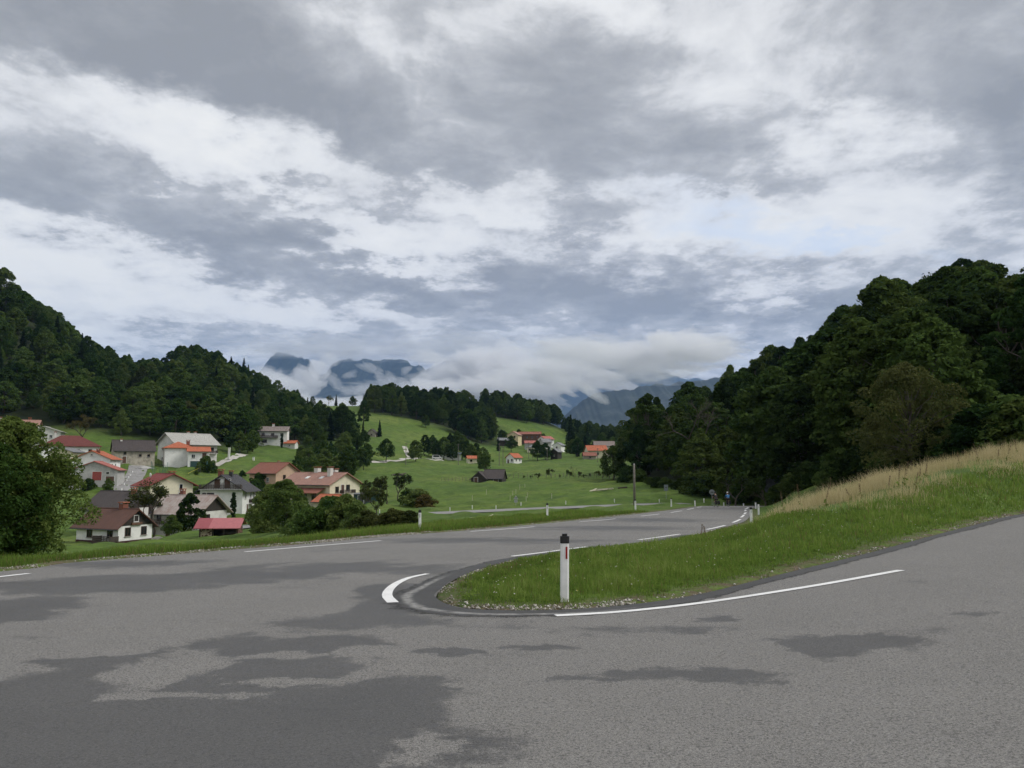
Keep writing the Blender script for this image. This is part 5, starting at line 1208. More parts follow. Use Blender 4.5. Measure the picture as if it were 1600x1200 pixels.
def scatter_stuff(name, label, cs):
    """the rest of a wood, one object: points with trees instanced on them"""
    kinds = sorted({c['kind'] for c in cs}); coll = bpy.data.collections.new(name + '_kinds')
    for k in kinds:
        me, lm, H0 = PROTO[k]; crown, trunk = me
        ob = bpy.data.objects.new('%s_%s' % (name, k), crown.copy()); ob.data.materials.clear(); ob.data.materials.append(L_MEAD if lm is L_WOOD and name == 'hillside_forest' else lm); coll.objects.link(ob)
    P = np.array([c['p'] for c in cs]); P[:, 2] -= .2
    me = bpy.data.meshes.new(name); me.from_pydata([tuple(p) for p in P], [], [])
    for an, vals in (('size', [c['h'] / PROTO[c['kind']][2] for c in cs]), ('turn', list(rng.random(len(cs)) * 6.28))):
        a = me.attributes.new(an, 'FLOAT', 'POINT'); a.data.foreach_set('value', np.array(vals, np.float32))
    a = me.attributes.new('pick', 'INT', 'POINT'); a.data.foreach_set('value', np.array([kinds.index(c['kind']) for c in cs], np.int32))
    o = link_mesh(name, me); tag(o, label, 'wood', kind='stuff')
    ng = bpy.data.node_groups.new(name, 'GeometryNodeTree'); ng.interface.new_socket('Geometry', in_out='INPUT', socket_type='NodeSocketGeometry'); ng.interface.new_socket('Geometry', in_out='OUTPUT', socket_type='NodeSocketGeometry')
    N = ng.nodes; Lk = ng.links; gi = N.new('NodeGroupInput'); go = N.new('NodeGroupOutput'); ip = N.new('GeometryNodeInstanceOnPoints'); ci = N.new('GeometryNodeCollectionInfo')
    ci.inputs['Collection'].default_value = coll; ci.inputs['Separate Children'].default_value = True; ci.inputs['Reset Children'].default_value = True
    def na(nm, ty):
        q = N.new('GeometryNodeInputNamedAttribute'); q.data_type = ty; q.inputs['Name'].default_value = nm; return q.outputs[0]
    cb = N.new('ShaderNodeCombineXYZ'); Lk.new(na('turn', 'FLOAT'), cb.inputs[2])
    Lk.new(gi.outputs[0], ip.inputs['Points']); Lk.new(ci.outputs[0], ip.inputs['Instance']); ip.inputs['Pick Instance'].default_value = True
    Lk.new(na('pick', 'INT'), ip.inputs['Instance Index']); Lk.new(cb.outputs[0], ip.inputs['Rotation']); Lk.new(na('size', 'FLOAT'), ip.inputs['Scale']); Lk.new(ip.outputs[0], go.inputs[0])
    md = o.modifiers.new('trees', 'NODES'); md.node_group = ng
    return o
REST = VIS[N_IND:]
for nm, regs, lab in (('hillside_forest', 'LV', 'green broadleaf forest covering the hillside behind the left village'), ('right_wood', 'R', 'dark inner mass of the wood on the right-hand hillside'), ('knoll_forest', 'MFGI', 'distant dark forest crowning the knolls beyond the meadow')):
    cs = [c for c in REST if c['reg'] in regs]
    if cs: scatter_stuff(nm, lab, cs)
print('TREES visible', len(VIS), 'of', len(ALLC), {r: sum(c['reg'] == r for c in VIS) for r in 'RLMFGVI'}, {r: sum(c['reg'] == r for c in VIS[:N_IND]) for r in 'RLMFGVI'})
# ------------------------------------------------------------------ roadside posts, signs, poles
M_POST = mat_simple('white_post_plastic', (.80, .80, .79), .55, .08, 6); M_BLACK = mat_simple('black_plastic', (.012, .012, .013), .5, .2)
M_REFL_R = mat_simple('red_reflector', (.28, .012, .010), .3, .1); M_REFL_W = mat_simple('grey_reflector', (.25, .26, .28), .3, .1)
M_POLE = mat_simple('weathered_pole', (.16, .145, .125), .9, .25, 3); M_GALV = mat_simple('galvanised_steel', (.34, .36, .37), .5, .12, 2)

def delineator(p, h, label, w=.125, yaw=0.0, refl=M_REFL_W, lean=0.0, group=None, cap=True, depth=None):
    root = tag(empty('roadside_post', p, yaw), label, 'post', group); root.rotation_euler = (0, lean, yaw)
    dp = depth or w * .8
    def section(s, dz, z): return [(-w / 2 * s, -dp * .35 * s, z), (-w * .30 * s, -dp * .5 * s, z), (w * .30 * s, -dp * .5 * s, z), (w / 2 * s, -dp * .35 * s, z), (w / 2 * s, dp * .3 * s, z), (0, dp * .5 * s, z), (-w / 2 * s, dp * .3 * s, z)]
    zc = h * (.86 if cap else 1.0)
    m = MB(); a = section(1, 0, -.25); b = section(1, 0, zc); n = 7
    m.add(a + b, [tuple(range(n))[::-1], tuple(range(n, 2 * n))] + [(i, (i + 1) % n, n + (i + 1) % n, n + i) for i in range(n)]); m.build('post', M_POST, root)
    if cap:
        m = MB(); a = section(1.06, 0, zc + .002); b = section(1.06, 0, h * .965); m.add(a + b, [tuple(range(n))[::-1], tuple(range(n, 2 * n))] + [(i, (i + 1) % n, n + (i + 1) % n, n + i) for i in range(n)])
        a = section(.6, 0, h * .966); b = section(.6, 0, h); m.add(a + b, [tuple(range(n))[::-1], tuple(range(n, 2 * n))] + [(i, (i + 1) % n, n + (i + 1) % n, n + i) for i in range(n)])
        m.build('cap', M_BLACK, root)
    if refl is not None:
        m = MB(); x = w * .19 if refl is M_REFL_R else 0; m.box(x - w * .11, x + w * .11, -dp * .5 - .008, -dp * .5 + .01, h * .64, h * .815); m.build('reflector', refl, root)
    return root

def on_ground(px, row):
    x, y = hit(px, row); return (x, y, gz(x, y))
P = on_ground(882, 944)
delineator((P[0], P[1], P[2] - .02), 1.03, 'nearest white roadside post with black cap and red reflector, on the grass tip', .125, 0.05, M_REFL_R, .01)
POSTS = [(656, 828.5, 33, 'white post with black cap beside the brownish scrub', M_REFL_W, True), (855, 811.5, 25, 'white post with black cap in the middle of the left verge', M_REFL_W, True), (993, 799, 18, 'white post with black cap at the foot of the utility pole', M_REFL_W, True),
         (1049, 793, 13.5, 'white post on the left verge between utility pole and cyclists', M_REFL_W, True), (1086, 791, 10, 'small white post left of the round sign', None, True), (1106.5, 789, 9, 'small white post just left of the dark cyclist', None, False),
         (1174, 818, 24, 'white post with black cap at the right bend beside the dashed line', M_REFL_W, True), (1185.5, 805, 16, 'white post standing in the grass right of the bend', M_REFL_W, False), (1181, 795.5, 11, 'farther white post behind the bend posts', None, True)]
for px, row, hp, lab, rf, cap in POSTS:
    x, y, z = on_ground(px, row); delineator((x, y, z), max(.75, hp * y / FPX), 'far ' + lab if False else lab, .125 if y < 60 else .15, random.uniform(-.2, .2), rf, random.uniform(-.02, .02), 'white posts along the road', cap)
for px, d, lab in [(1100, 121, 'tiny white post beyond the crest left of the round sign'), (1131, 119, 'tiny white post between the two cyclists'), (1162, 117, 'tiny white post right of the blue cyclist')]:
    p = drop(px, d); delineator(p, .75, lab, .16, 0, None, 0, 'white posts along the road', False)
for i, (px, d) in enumerate([(593, 119), (618, 118), (703, 122), (738, 124), (775, 126), (814, 128.5), (884, 131), (960, 134), (1030, 136.5)]):
    p = drop(px, d); delineator(p, .6, 'thin white marker post on the far side of the lower road', .13, 0, None, 0, 'marker posts beside the lower road', False)

def signpost(name, label, px, d, hp, shape, size, face_mat):
    p = drop(px, d); root = tag(empty(name, p), label, 'sign'); m = MB(); m.tube([(0, .05, -.3), (0, .05, hp)], .035, 8); m.build('pole', M_GALV, root)
    m = MB()
    if shape == 'round': pts = [(size * math.cos(2 * math.pi * k / 20), 0, hp + size * math.sin(2 * math.pi * k / 20)) for k in range(20)]
    elif shape == 'tri': pts = [(-size, 0, hp - size * .55), (size, 0, hp - size * .55), (0, 0, hp + size * 1.1)]
    else: pts = [(-size, 0, hp - size * 1.5), (size, 0, hp - size * 1.5), (size, 0, hp + size * 1.5), (-size, 0, hp + size * 1.5)]
    m.prism(pts, (0, -.03, 0)); b = m.build('sign_plate', face_mat, root)
    if shape == 'tri': m = MB(); m.box(-size * .7, size * .7, -.03, 0, hp - size * 1.9, hp - size * .8); m.build('lower_plate', M_GALV, root)
    m = MB(); m.box(-size * .5, size * .5, -.06, -.032, hp - .06, hp + .06); m.build('bracket', M_METALD, root)
signpost('round_sign', 'back of a round grey road sign behind the dark cyclist', 1113, 122, 2.25, 'round', .42, M_GALV)
signpost('board_sign', 'grey rear of a tall rectangular road board beside the lower road', 1041, 140, 2.0, 'rect', .36, mat_simple('sign_back', (.20, .23, .24), .5, .1))
signpost('triangle_sign', 'small triangular road sign seen from behind beside the lower road', 806, 129, 1.25, 'tri', .40, mat_simple('sign_pale', (.45, .46, .46), .5, .1))
p = drop(991.5, 100); root = tag(empty('utility_pole', p), 'plain wooden utility pole standing behind the roadside post', 'pole')
m = MB(); m.tube([(0, 0, -.5), (.01, 0, 3), (.03, 0, 5.55)], [.17, .15, .125], 10); m.build('pole', M_POLE, root, True)
m = MB(); m.tube([(.03, 0, 5.551), (.03, 0, 5.66)], [.13, .03], 10); m.build('pole_cap', M_GALV, root)
for i, (px, d, h) in enumerate([(634, 318, 9), (716, 320, 9), (780, 330, 10), (786, 345, 9), (826, 420, 9), (832, 425, 8), (855, 380, 6), (934, 360, 7)]):
    p = drop(px, d); root = tag(empty('power_pole', p), 'thin distant power pole on the valley meadow', 'pole', 'distant power poles'); m = MB(); m.tube([(0, 0, -.4), (0, 0, h)], [.14, .10], 6); m.build('pole', M_POLE, root); m = MB(); m.box(-.7, .7, -.06, .06, h - .5, h - .38); m.build('crossarm', M_POLE, root)

# ------------------------------------------------------------------ fences, lanes and small things of the valley
def fence(name, label, pts, n, h, mat, rails, cat='fence', pr=.06, rr=.02):
    L = smooth_line(np.array(pts, float), 1.0); s = np.concatenate([[0], np.cumsum(np.linalg.norm(np.diff(L, axis=0), axis=1))])
    q = np.stack([np.interp(np.linspace(0, s[-1], n), s, L[:, k]) for k in (0, 1)], 1); z = ground(q[:, 0], q[:, 1])
    root = tag(empty(name, (q[0, 0], q[0, 1], z[0])), label, cat); o = np.array([q[0, 0], q[0, 1], z[0]]); T = np.column_stack([q, z]) - o
    me = MB().tube([(0, 0, -.3), (0, 0, h)], pr, 6).mesh('post')
    for t in T:
        c = link_mesh('post', me, mat, root); c.location = t; c.rotation_euler = (random.uniform(-.05, .05), random.uniform(-.05, .05), 0)
    for rz in rails: MB().tube([tuple(t + [0, 0, rz * h]) for t in T], rr, 4).build('rail', mat, root)
    return root
M_FENCE = mat_simple('grey_fence_wood', (.17, .15, .12), .9, .3, 3); M_GREENN = mat_simple('green_fence_wire', (.03, .10, .085), .6, .2)
fence('meadow_fence', 'weathered post-and-wire fence crossing the meadow below the hedge', [drop(788, 240)[:2], drop(860, 234)[:2], drop(930, 222)[:2], drop(975, 212)[:2]], 30, 1.3, M_FENCE, (.5, .92))
fence('pasture_fence', 'short post-and-rail fence left of the dark meadow barn', [drop(690, 236)[:2], drop(745, 233)[:2]], 11, 1.1, M_FENCE, (.55, .9))
fence('green_net_fence', 'green wire fence beside the lane head below the pale grey roof', [drop(236, 236)[:2], drop(246, 222)[:2], drop(262, 238)[:2]], 10, 2.4, M_GREENN, (.2, .4, .6, .8, .98))
for i, (px, d) in enumerate([(797, 150), (801, 158), (806, 166), (812, 176), (820, 190), (824, 150), (822, 142), (862, 150), (738, 150), (760, 165)]):
    p = drop(px, d); tag(MB().tube([(p[0], p[1], p[2] - .2), (p[0], p[1], p[2] + 1.0)], .045, 5).build('stake', mat_simple('pale_stake', (.48, .46, .36), .8, .1)), 'pale electric-fence stake in the pasture above the lower road', 'stake', 'pasture fence stakes')

def lane(name, pts, hw, mat, lift=.10):
    L = smooth_line(np.array([drop(*p)[:2] for p in pts]), 2.0); z = ground(L[:, 0], L[:, 1])
    zz = np.convolve(np.pad(z, 3, 'edge'), np.ones(7) / 7, 'valid')
    return tag(strip(name, np.column_stack([L, np.maximum(zz, z) + lift]), hw, mat, 0, None, lambda x, y: ground(x, y) + lift * .6), kind='structure')
M_LANE2 = mat_simple('village_lane_asphalt', (.24, .235, .23), .9, .2, .5); M_PATH = mat_simple('pale_gravel', (.42, .40, .36), .95, .15, .8)
lane('village_lane', [(216, 238), (214, 230), (206, 215), (196, 203), (186, 192), (176, 180), (160, 168)], 2.6, M_LANE2, .2)
lane('meadow_lane', [(576, 318), (600, 330), (628, 345), (655, 362), (690, 372)], 2.2, M_PATH, .2)
lane('farm_track', [(632, 405), (634, 395), (637, 378), (640, 362)], 1.2, M_PATH, .2)
lane('hill_path', [(334, 252), (348, 262), (366, 276), (382, 290)], 1.7, M_PATH, .2)
lane('village_yard', [(372, 118), (395, 122), (425, 128), (455, 140)], 2.0, M_LANE2, .15)
lane('yard_apron', [(212, 240), (224, 238), (236, 238)], 2.4, M_CONC, .25)
# white posts edging the lane
rl = [drop(px, d) for px, d in [(206, 228), (203, 223), (200, 217), (197, 211), (193, 205), (189, 199), (185, 193), (181, 187)]]
for i, p in enumerate(rl):
    tag(MB().box(p[0] - .22, p[0] + .22, p[1] - .22, p[1] + .22, p[2] - .3, p[2] + .6).build('kerb_stone', M_FRAMEW), 'white kerb stone edging the village lane', 'kerb stone', 'white kerb stones of the village lane')
p = drop(357.5, 268); root = tag(empty('stone_pillar', p), 'tall white square pillar on the village green', 'pillar')
MB().box(-.5, .5, -.5, .5, -.4, .35).build('plinth', M_CONC, root); MB().box(-.3, .3, -.3, .3, .352, 4.1).build('shaft', M_FRAMEW, root); MB().box(-.38, .38, -.38, .38, 4.102, 4.3).build('top', M_FRAMEW, root)
p = drop(396, 272); root = tag(empty('garden_gatepost', p), 'short white gatepost at the end of the village green', 'gatepost'); MB().box(-.3, .3, -.3, .3, -.3, 1.1).build('shaft', M_FRAMEW, root); MB().box(-.36, .36, -.36, .36, 1.102, 1.2).build('top', M_CONC, root)
# playground
p = drop(303, 232); root = tag(empty('playground_slide', p, R(20)), 'small yellow playground slide on the village green', 'slide')
m = MB(); m.prism([(-1.6, -.25, .05), (1.2, -.25, 1.5), (1.2, -.25, 1.62), (-1.6, -.25, .17)], (0, .5, 0)); m.build('chute', mat_simple('yellow_plastic', (.62, .55, .10), .5, .1), root)
for sy in (-.3, .3):
    for x in (1.25, 1.75): MB().tube([(x, sy, -.2), (x, sy, 2.2)], .05, 6).build('leg', M_METALD, root)
MB().box(1.2, 1.8, -.32, .32, 1.45, 1.52).build('platform', WL_BROWNB, root)
p = drop(323, 236); root = tag(empty('lamp_post', p), 'slim teal pole beside the playground slide', 'pole'); MB().tube([(0, 0, -.3), (0, 0, 3.2)], .09, 6).build('shaft', mat_simple('teal_pole', (.10, .25, .25), .6, .1), root); MB().tube([(0, 0, 3.2), (0, 0, 3.3)], [.11, .05], 6).build('cap', M_METALD, root)

def vehicle(name, label, px, d, yaw, col, L=4.4, H=1.9):
    p = drop(px, d); root = tag(empty(name, (p[0], p[1], p[2] + .05), R(yaw)), label, 'car'); m = MB()
    m.prism([(-L / 2, -.85, .3), (L / 2, -.85, .3), (L / 2, -.85, .85), (L * .36, -.85, 1.0), (L * .2, -.85, H - .1), (L * .1, -.85, H), (-L * .42, -.85, H), (-L / 2, -.85, 1.0)], (0, 1.7, 0)); m.build('body', mat_simple('car_paint_%s' % name, col, .35, .04), root)
    for sy in (-.86, .84): MB().prism([(-L * .38, sy, 1.05), (L * .26, sy, 1.05), (L * .15, sy, H - .15), (-L * .36, sy, H - .15)], (0, .02, 0)).build('window', M_GLASS, root)
    for x in (-L * .3, L * .3):
        for sy in (-.88, .70):
            w = MB().tube([(x, sy, .32), (x, sy + .18, .32)], .32, 14).build('wheel', M_BLACK, root); MB().tube([(x, sy - .012 if sy < 0 else sy + .181, .32), (x, sy - .002 if sy < 0 else sy + .19, .32)], .18, 10).build('rim', M_GALV, w)
    for sy in (-.6, .6): MB().box(L / 2 - .02, L / 2 + .02, sy - .15, sy + .15, .62, .78).build('headlight', M_FRAMEW, root)
vehicle('parked_car', 'white car parked under the row of trees', 640, 372, 10, (.6, .6, .6), 4.2, 1.5); vehicle('parked_van', 'white van parked left of the long white shed', 683, 374, 5, (.62, .62, .62), 5.0, 2.1)
# cart in the yard below the bush
p = drop(404, 108); root = tag(empty('farm_cart', p, R(8)), 'dark flat farm cart parked by the tall rounded bush', 'cart')
MB().box(-1.4, 1.4, -.7, .7, .55, 1.0).build('bed', M_METALD, root)
for x in (-.8, .8):
    for sy in (-.86, .72): MB().tube([(x, sy, .35), (x, sy + .14, .35)], .35, 12).build('wheel', M_BLACK, root)
MB().tube([(1.4, 0, .6), (2.6, 0, .45)], .05, 6).build('drawbar', M_GALV, root)
# pale poles lying on the meadow and log pile
def poles(name, label, segs, rad, mat, cat):
    P0 = drop(*segs[0][0]); root = tag(empty(name, P0), label, cat)
    for a, b in segs:
        A, B = Vector(drop(*a)) - Vector(P0), Vector(drop(*b)) - Vector(P0); MB().tube([A + Vector((0, 0, .12)), (A + B) / 2 + Vector((0, 0, .12)), B + Vector((0, 0, .12))], rad, 6).build('pole', mat, root)
M_PALEW = mat_simple('bleached_wood', (.42, .40, .30), .9, .2, 3)
poles('fallen_rail_frame', 'pale rails lying as an open frame on the grass below the road', [((700, 62), (722, 66)), ((722, 66), (748, 84)), ((748, 84), (775, 82)), ((735, 67), (752, 76)), ((752, 76), (770, 78)), ((730, 66), (744, 71))], .05, M_PALEW, 'rails')
poles('log_pile', 'small pile of bleached logs on the meadow near the wood', [((922, 170), (956, 172)), ((924, 168), (950, 169)), ((921, 166), (932, 172)), ((934, 171), (958, 168))], .16, M_PALEW, 'log pile')
poles('branch_pile', 'dark heap of branches lying on the meadow', [((615, 262), (632, 266)), ((618, 264), (630, 262)), ((622, 261), (634, 268)), ((612, 263), (624, 268))], .22, M_RAIL, 'branches')
poles('earth_planks', 'dark planks on the bare patch near the wood foot', [((966, 172), (980, 171)), ((964, 174), (976, 174))], .2, M_RAIL, 'planks')
p = drop(246, 113); m = MB(); rg = np.random.default_rng(8)
tag(MB().ellipsoid((p[0], p[1], p[2] + .1), .95, .6, .5, 14, 8).build('boulder', mat_simple('pale_rock', (.36, .34, .29), .95, .25, 3), None, True), 'pale boulder on the grass below the thin fruit tree', 'boulder')
# rock face showing through the wood
def rock(px, d, w, h):
    p = drop(px, d); rg = np.random.default_rng(4); m = MB(); m.ellipsoid((0, 0, h * .45), w, w * .6, h * .6, 18, 14); me = m.mesh('rock_face')
    co = np.array([v.co for v in me.vertices]); k = 1 + .12 * np.sin(co[:, 0] * 2.1 + co[:, 2] * 1.7) + .09 * np.sin(co[:, 2] * 4.3 + co[:, 1] * 3) + rg.normal(size=len(co)) * .035
    co[:, :2] *= k[:, None]; me.vertices.foreach_set('co', co.astype(np.float32).ravel()); me.update()
    o = link_mesh('rock_face', me, mat_simple('grey_limestone', (.065, .072, .082), .95, .35, 1.2, bump=.8, bscale=3)); o.location = p; o.rotation_euler = (0, R(-14), 0); tag(o, 'grey limestone outcrop at the foot of the right-hand wood', 'rock')
rock(1224, 127, 2.0, 6.0)

# ------------------------------------------------------------------ cyclists
def skin(name, nodes, edges, mat, parent):
    me = bpy.data.meshes.new(name); me.from_pydata([n[:3] for n in nodes], edges, []); o = link_mesh(name, me, mat, parent)
    md = o.modifiers.new('skin', 'SKIN'); md.use_smooth_shade = True
    for i, n in enumerate(nodes):
        sv = me.skin_vertices[0].data[i]; sv.radius = (n[3], n[3] if len(n) < 5 else n[4]); sv.use_root = (i == 0)
    s = o.modifiers.new('sub', 'SUBSURF'); s.levels = 1; s.render_levels = 1
    return o
M_SKIN = mat_simple('skin', (.42, .26, .19), .6, .08); M_HAIR = mat_simple('brown_hair', (.06, .04, .03), .8, .2); M_SHORT = mat_simple('black_shorts', (.014, .014, .016), .8, .2)
def rider(name_loc, label, jersey, helmet, arms_white, yaw, bike_label, bag_col, bag_labels):
    x, y = name_loc; z = float(z_road(x, y)) + .01
    bike = tag(empty('bicycle', (x, y, z), yaw), bike_label, 'bicycle')
    tm = mat_simple('tyre_rubber', (.02, .02, .02), .8, .1); fr = mat_simple('bike_frame', (.03, .03, .035), .4, .1)
    for yy in (-.52, .52):
        m = MB(); N = 24; m.tube([(0, yy + .33 * math.cos(t * 2 * math.pi / N), .345 + .33 * math.sin(t * 2 * math.pi / N)) for t in range(N + 1)], .022, 6, False); w = m.build('wheel', tm, bike, True)
        m = MB(); m.tube([(0, yy + .30 * math.cos(t * 2 * math.pi / N), .345 + .30 * math.sin(t * 2 * math.pi / N)) for t in range(N + 1)], .012, 5, False); m.build('rim', M_GALV, w)
        m = MB()
        for t in range(12): m.tube([(0, yy, .345), (0, yy + .29 * math.cos(t * math.pi / 6), .345 + .29 * math.sin(t * math.pi / 6))], .003, 3)
        m.build('spoke', M_GALV, w)
    m = MB()
    for a, b in (((0, -.52, .345), (0, -.05, .30)), ((0, -.05, .30), (0, -.22, .80)), ((0, -.05, .30), (0, .38, .72)), ((0, -.20, .76), (0, .36, .80)), ((0, -.52, .345), (0, -.2, .76)), ((0, .36, .85), (0, .40, .66)), ((0, .40, .66), (0, .52, .345))): m.tube([a, b], .02, 6)
    m.build('frame', fr, bike)
    MB().tube([(-.24, .42, .98), (-.1, .40, 1.0), (0, .36, .98), (.1, .40, 1.0), (.24, .42, .98)], .016, 6).build('handlebar', fr, bike)
    MB().ellipsoid((0, -.25, .93), .08, .14, .04, 10, 6).build('saddle', M_BLACK, bike, True)
    for sg in (-1, 1): MB().box(sg * .1 - .05, sg * .1 + .05, -.05 + sg * .12 - .05, -.05 + sg * .12 + .05, .29 - sg * .1, .32 - sg * .1).build('pedal', M_BLACK, bike)
    for sg, lb in zip((-1, 1), bag_labels):
        b = tag(empty('pannier_bag', (x, y, z), yaw), lb, 'bag'); m = MB(); X0 = sg * .17
        m.prism([(X0 - .08, -.72, .32), (X0 - .08, -.36, .32), (X0 - .08, -.32, .62), (X0 - .08, -.38, .72), (X0 - .08, -.70, .72), (X0 - .08, -.76, .62)], (.16, 0, 0)); m.build('bag_body', bag_col, b)
        MB().box(X0 - .085, X0 + .085, -.72, -.36, .722, .76).build('flap', M_BLACK, b)
    per = tag(empty('person', (x, y, z), yaw), label, 'person')
    H = [(0, -.22, 1.0, .15, .11), (0, -.10, 1.16, .15, .11), (0, .03, 1.34, .17, .115), (0, .06, 1.46, .075), (0, .10, 1.55, .055), (0, .14, 1.62, .085, .095), (0, .14, 1.72, .09, .10)]
    E = [(i, i + 1) for i in range(6)]
    for sg in (-1, 1):
        b = len(H); H += [(sg * .19, .06, 1.42, .058), (sg * .26, .22, 1.20, .045), (sg * .235, .40, 1.04, .034), (sg * .235, .44, 1.01, .036, .02)]; E += [(2, b), (b, b + 1), (b + 1, b + 2), (b + 2, b + 3)]
        k = 1 if sg > 0 else -1; b = len(H)
        H += [(sg * .10, -.18, .96, .095), (sg * .115, .12 + .05 * k, .74 + .1 * k, .07), (sg * .11, -.03 + .12 * k, .42 - .06 * k + .06, .05), (sg * .11, -.05 + .12 * k, .33 - sg * .1 + .04, .042), (sg * .11, .10 + .12 * k, .34 - sg * .1, .035)]
        E += [(0, b), (b, b + 1), (b + 1, b + 2), (b + 2, b + 3), (b + 3, b + 4)]
    body = skin('body', H, E, M_SKIN, per)
    for sg in (-1, 1):
        for f in range(5):
            bx = sg * (.235 + (f - 2) * .017); m = MB()
            pts = [(bx, .45, 1.015), (bx, .475 + .004 * (2 - abs(f - 2)), 1.0), (bx, .465, .965)] if f else [(sg * .205, .435, 1.0), (sg * .198, .44, .975), (sg * .2, .452, .955)]
            m.tube(pts, [.009, .008, .007], 5).build('finger', M_SKIN, per, True)
    J = [(0, -.22, 1.0, .165, .125), (0, -.10, 1.16, .165, .125), (0, .03, 1.34, .185, .13), (0, .055, 1.45, .085)]; JE = [(0, 1), (1, 2), (2, 3)]
    for sg in (-1, 1):
        b = len(J); J += [(sg * .19, .06, 1.42, .068), (sg * (.26 if not arms_white else .235), .22 if not arms_white else .16, 1.20 if not arms_white else 1.29, .055)]; JE += [(2, b), (b, b + 1)]
        if not arms_white: J.append((sg * .238, .385, 1.055, .044)); JE.append((b + 1, b + 2))
    skin('jacket', J, JE, jersey, per)
    S_ = [(0, -.23, 1.0, .17, .13)]; SE = []
    for sg in (-1, 1):
        k = sg; b = len(S_); S_ += [(sg * .10, -.18, .955, .107), (sg * .113, .06 + .04 * k, .79 + .08 * k, .085)]; SE += [(0, b), (b, b + 1)]
    skin('shorts', S_, SE, M_SHORT, per)
    MB().ellipsoid((0, .125, 1.735), .105, .135, .095, 14, 8).build('helmet', helmet, per, True); MB().ellipsoid((0, .07, 1.66), .08, .06, .08).build('hair', M_HAIR, per, True)
    m = MB(); m.ellipsoid((0, .245, 1.65), .014, .022, .022, 6, 4)
    m.build('nose', M_SKIN, per, True)
    for sg in (-1, 1): MB().ellipsoid((sg * .035, .222, 1.685), .012, .008, .008, 6, 4).build('eye', M_BLACK, per, True); MB().ellipsoid((sg * .092, .13, 1.66), .012, .022, .03, 6, 4).build('ear', M_SKIN, per, True); MB().ellipsoid((sg * .11, .04 + .12 * sg, .33 - sg * .1), .045, .13, .04, 10, 6).build('shoe', M_BLACK, per, True)
    MB().ellipsoid((0, .228, 1.60), .026, .008, .006, 6, 4).build('mouth', mat_simple('lips', (.3, .12, .1), .6), per, True)
r1p = drop(1118.5, 95)[:2]; r2p = drop(1137.5, 97.5)[:2]
M_DARKJ = mat_simple('black_jersey', (.018, .018, .024), .8, .2); M_BLUEJ = mat_simple('blue_jacket', (.03, .17, .38), .7, .15); M_WHITEH = mat_simple('white_helmet', (.7, .7, .7), .5, .05)
M_BAGD = mat_simple('dark_bag', (.02, .02, .022), .8, .2); M_BAGK = mat_simple('black_bag', (.013, .013, .015), .8, .2)
rider(r1p, 'cyclist in dark sleeveless top and dark helmet riding away beside the round sign', M_DARKJ, M_BLACK, True, .12, 'dark touring bicycle ridden by the person in the dark top', M_BAGD, ('dark left pannier on the dark-topped rider\'s bicycle', 'dark right pannier on the dark-topped rider\'s bicycle'))
rider(r2p, 'cyclist in bright blue jacket and white helmet riding away', M_BLUEJ, M_WHITEH, False, -.1, 'dark touring bicycle ridden by the person in the blue jacket', M_BAGK, ('black left pannier on the blue-jacketed rider\'s bicycle', 'black right pannier on the blue-jacketed rider\'s bicycle'))
# ------------------------------------------------------------------ grass, gravel, weeds by the road
def grass_material(name, stops, trans=.35):
    m = bpy.data.materials.new(name); m.use_nodes = True; T = NT(m.node_tree); T.n.remove(T.n['Principled BSDF'])
    c = T.ramp(T.new('ShaderNodeAttribute', attribute_name='tint').outputs['Fac'], stops)
    d = T.new('ShaderNodeBsdfDiffuse'); T.put(d.inputs[0], c); t = T.new('ShaderNodeBsdfTranslucent'); T.put(t.inputs[0], c)
    mx = T.new('ShaderNodeMixShader'); mx.inputs[0].default_value = trans
    T.l.new(d.outputs[0], mx.inputs[1]); T.l.new(t.outputs[0], mx.inputs[2]); T.l.new(mx.outputs[0], T.n['Material Output'].inputs[0]); return m
GR_GREEN = grass_material('grass_blades', [(0, (.22, .165, .085)), (.16, (.17, .16, .06)), (.3, (.088, .142, .03)), (.55, (.135, .215, .04)), (.8, (.20, .285, .06)), (1, (.30, .36, .11))], .5)
GR_DRY = grass_material('dry_grass_blades', [(0, (.24, .185, .085)), (.5, (.42, .345, .18)), (1, (.60, .52, .32))], .45)

def vnoise(x, y, s, seed=0):
    """smooth value noise"""
    g = np.random.default_rng(seed).random((64, 64)); u = x / s; v = y / s; i = np.floor(u).astype(int); j = np.floor(v).astype(int); a = u - i; b = v - j
    a = a * a * (3 - 2 * a); b = b * b * (3 - 2 * b); q = lambda ii, jj: g[ii % 64, jj % 64]
    return (q(i, j) * (1 - a) + q(i + 1, j) * a) * (1 - b) + (q(i, j + 1) * (1 - a) + q(i + 1, j + 1) * a) * b

def blades(P, h, w, tint, lean=.45, seed=1):
    """one bent blade (3 triangles as quad + tip) per point"""
    rg = np.random.default_rng(seed); n = len(P); z = ground(P[:, 0], P[:, 1]) - .02
    a = rg.random(n) * 6.283; d = np.stack([np.cos(a), np.sin(a), np.zeros(n)], 1); ln = rg.random(n) * lean; b = rg.random(n) * 6.283
    f = np.stack([np.cos(b), np.sin(b), np.zeros(n)], 1) * (ln * h)[:, None]
    base = np.column_stack([P, z]); up = np.array([0, 0, 1.0])
    mid = base + f * .35 + up * (h * .58)[:, None]; tip = base + f + up * (h * (1 - .3 * ln))[:, None]; hw = (w / 2)[:, None]
    V = np.stack([base - d * hw, base + d * hw, mid + d * hw * .75, mid - d * hw * .75, tip], 1).reshape(-1, 3)
    k = np.arange(n) * 5; F = np.concatenate([np.stack([k, k + 1, k + 2], 1), np.stack([k, k + 2, k + 3], 1), np.stack([k + 3, k + 2, k + 4], 1)])
    return V, F, np.repeat(tint, 5)

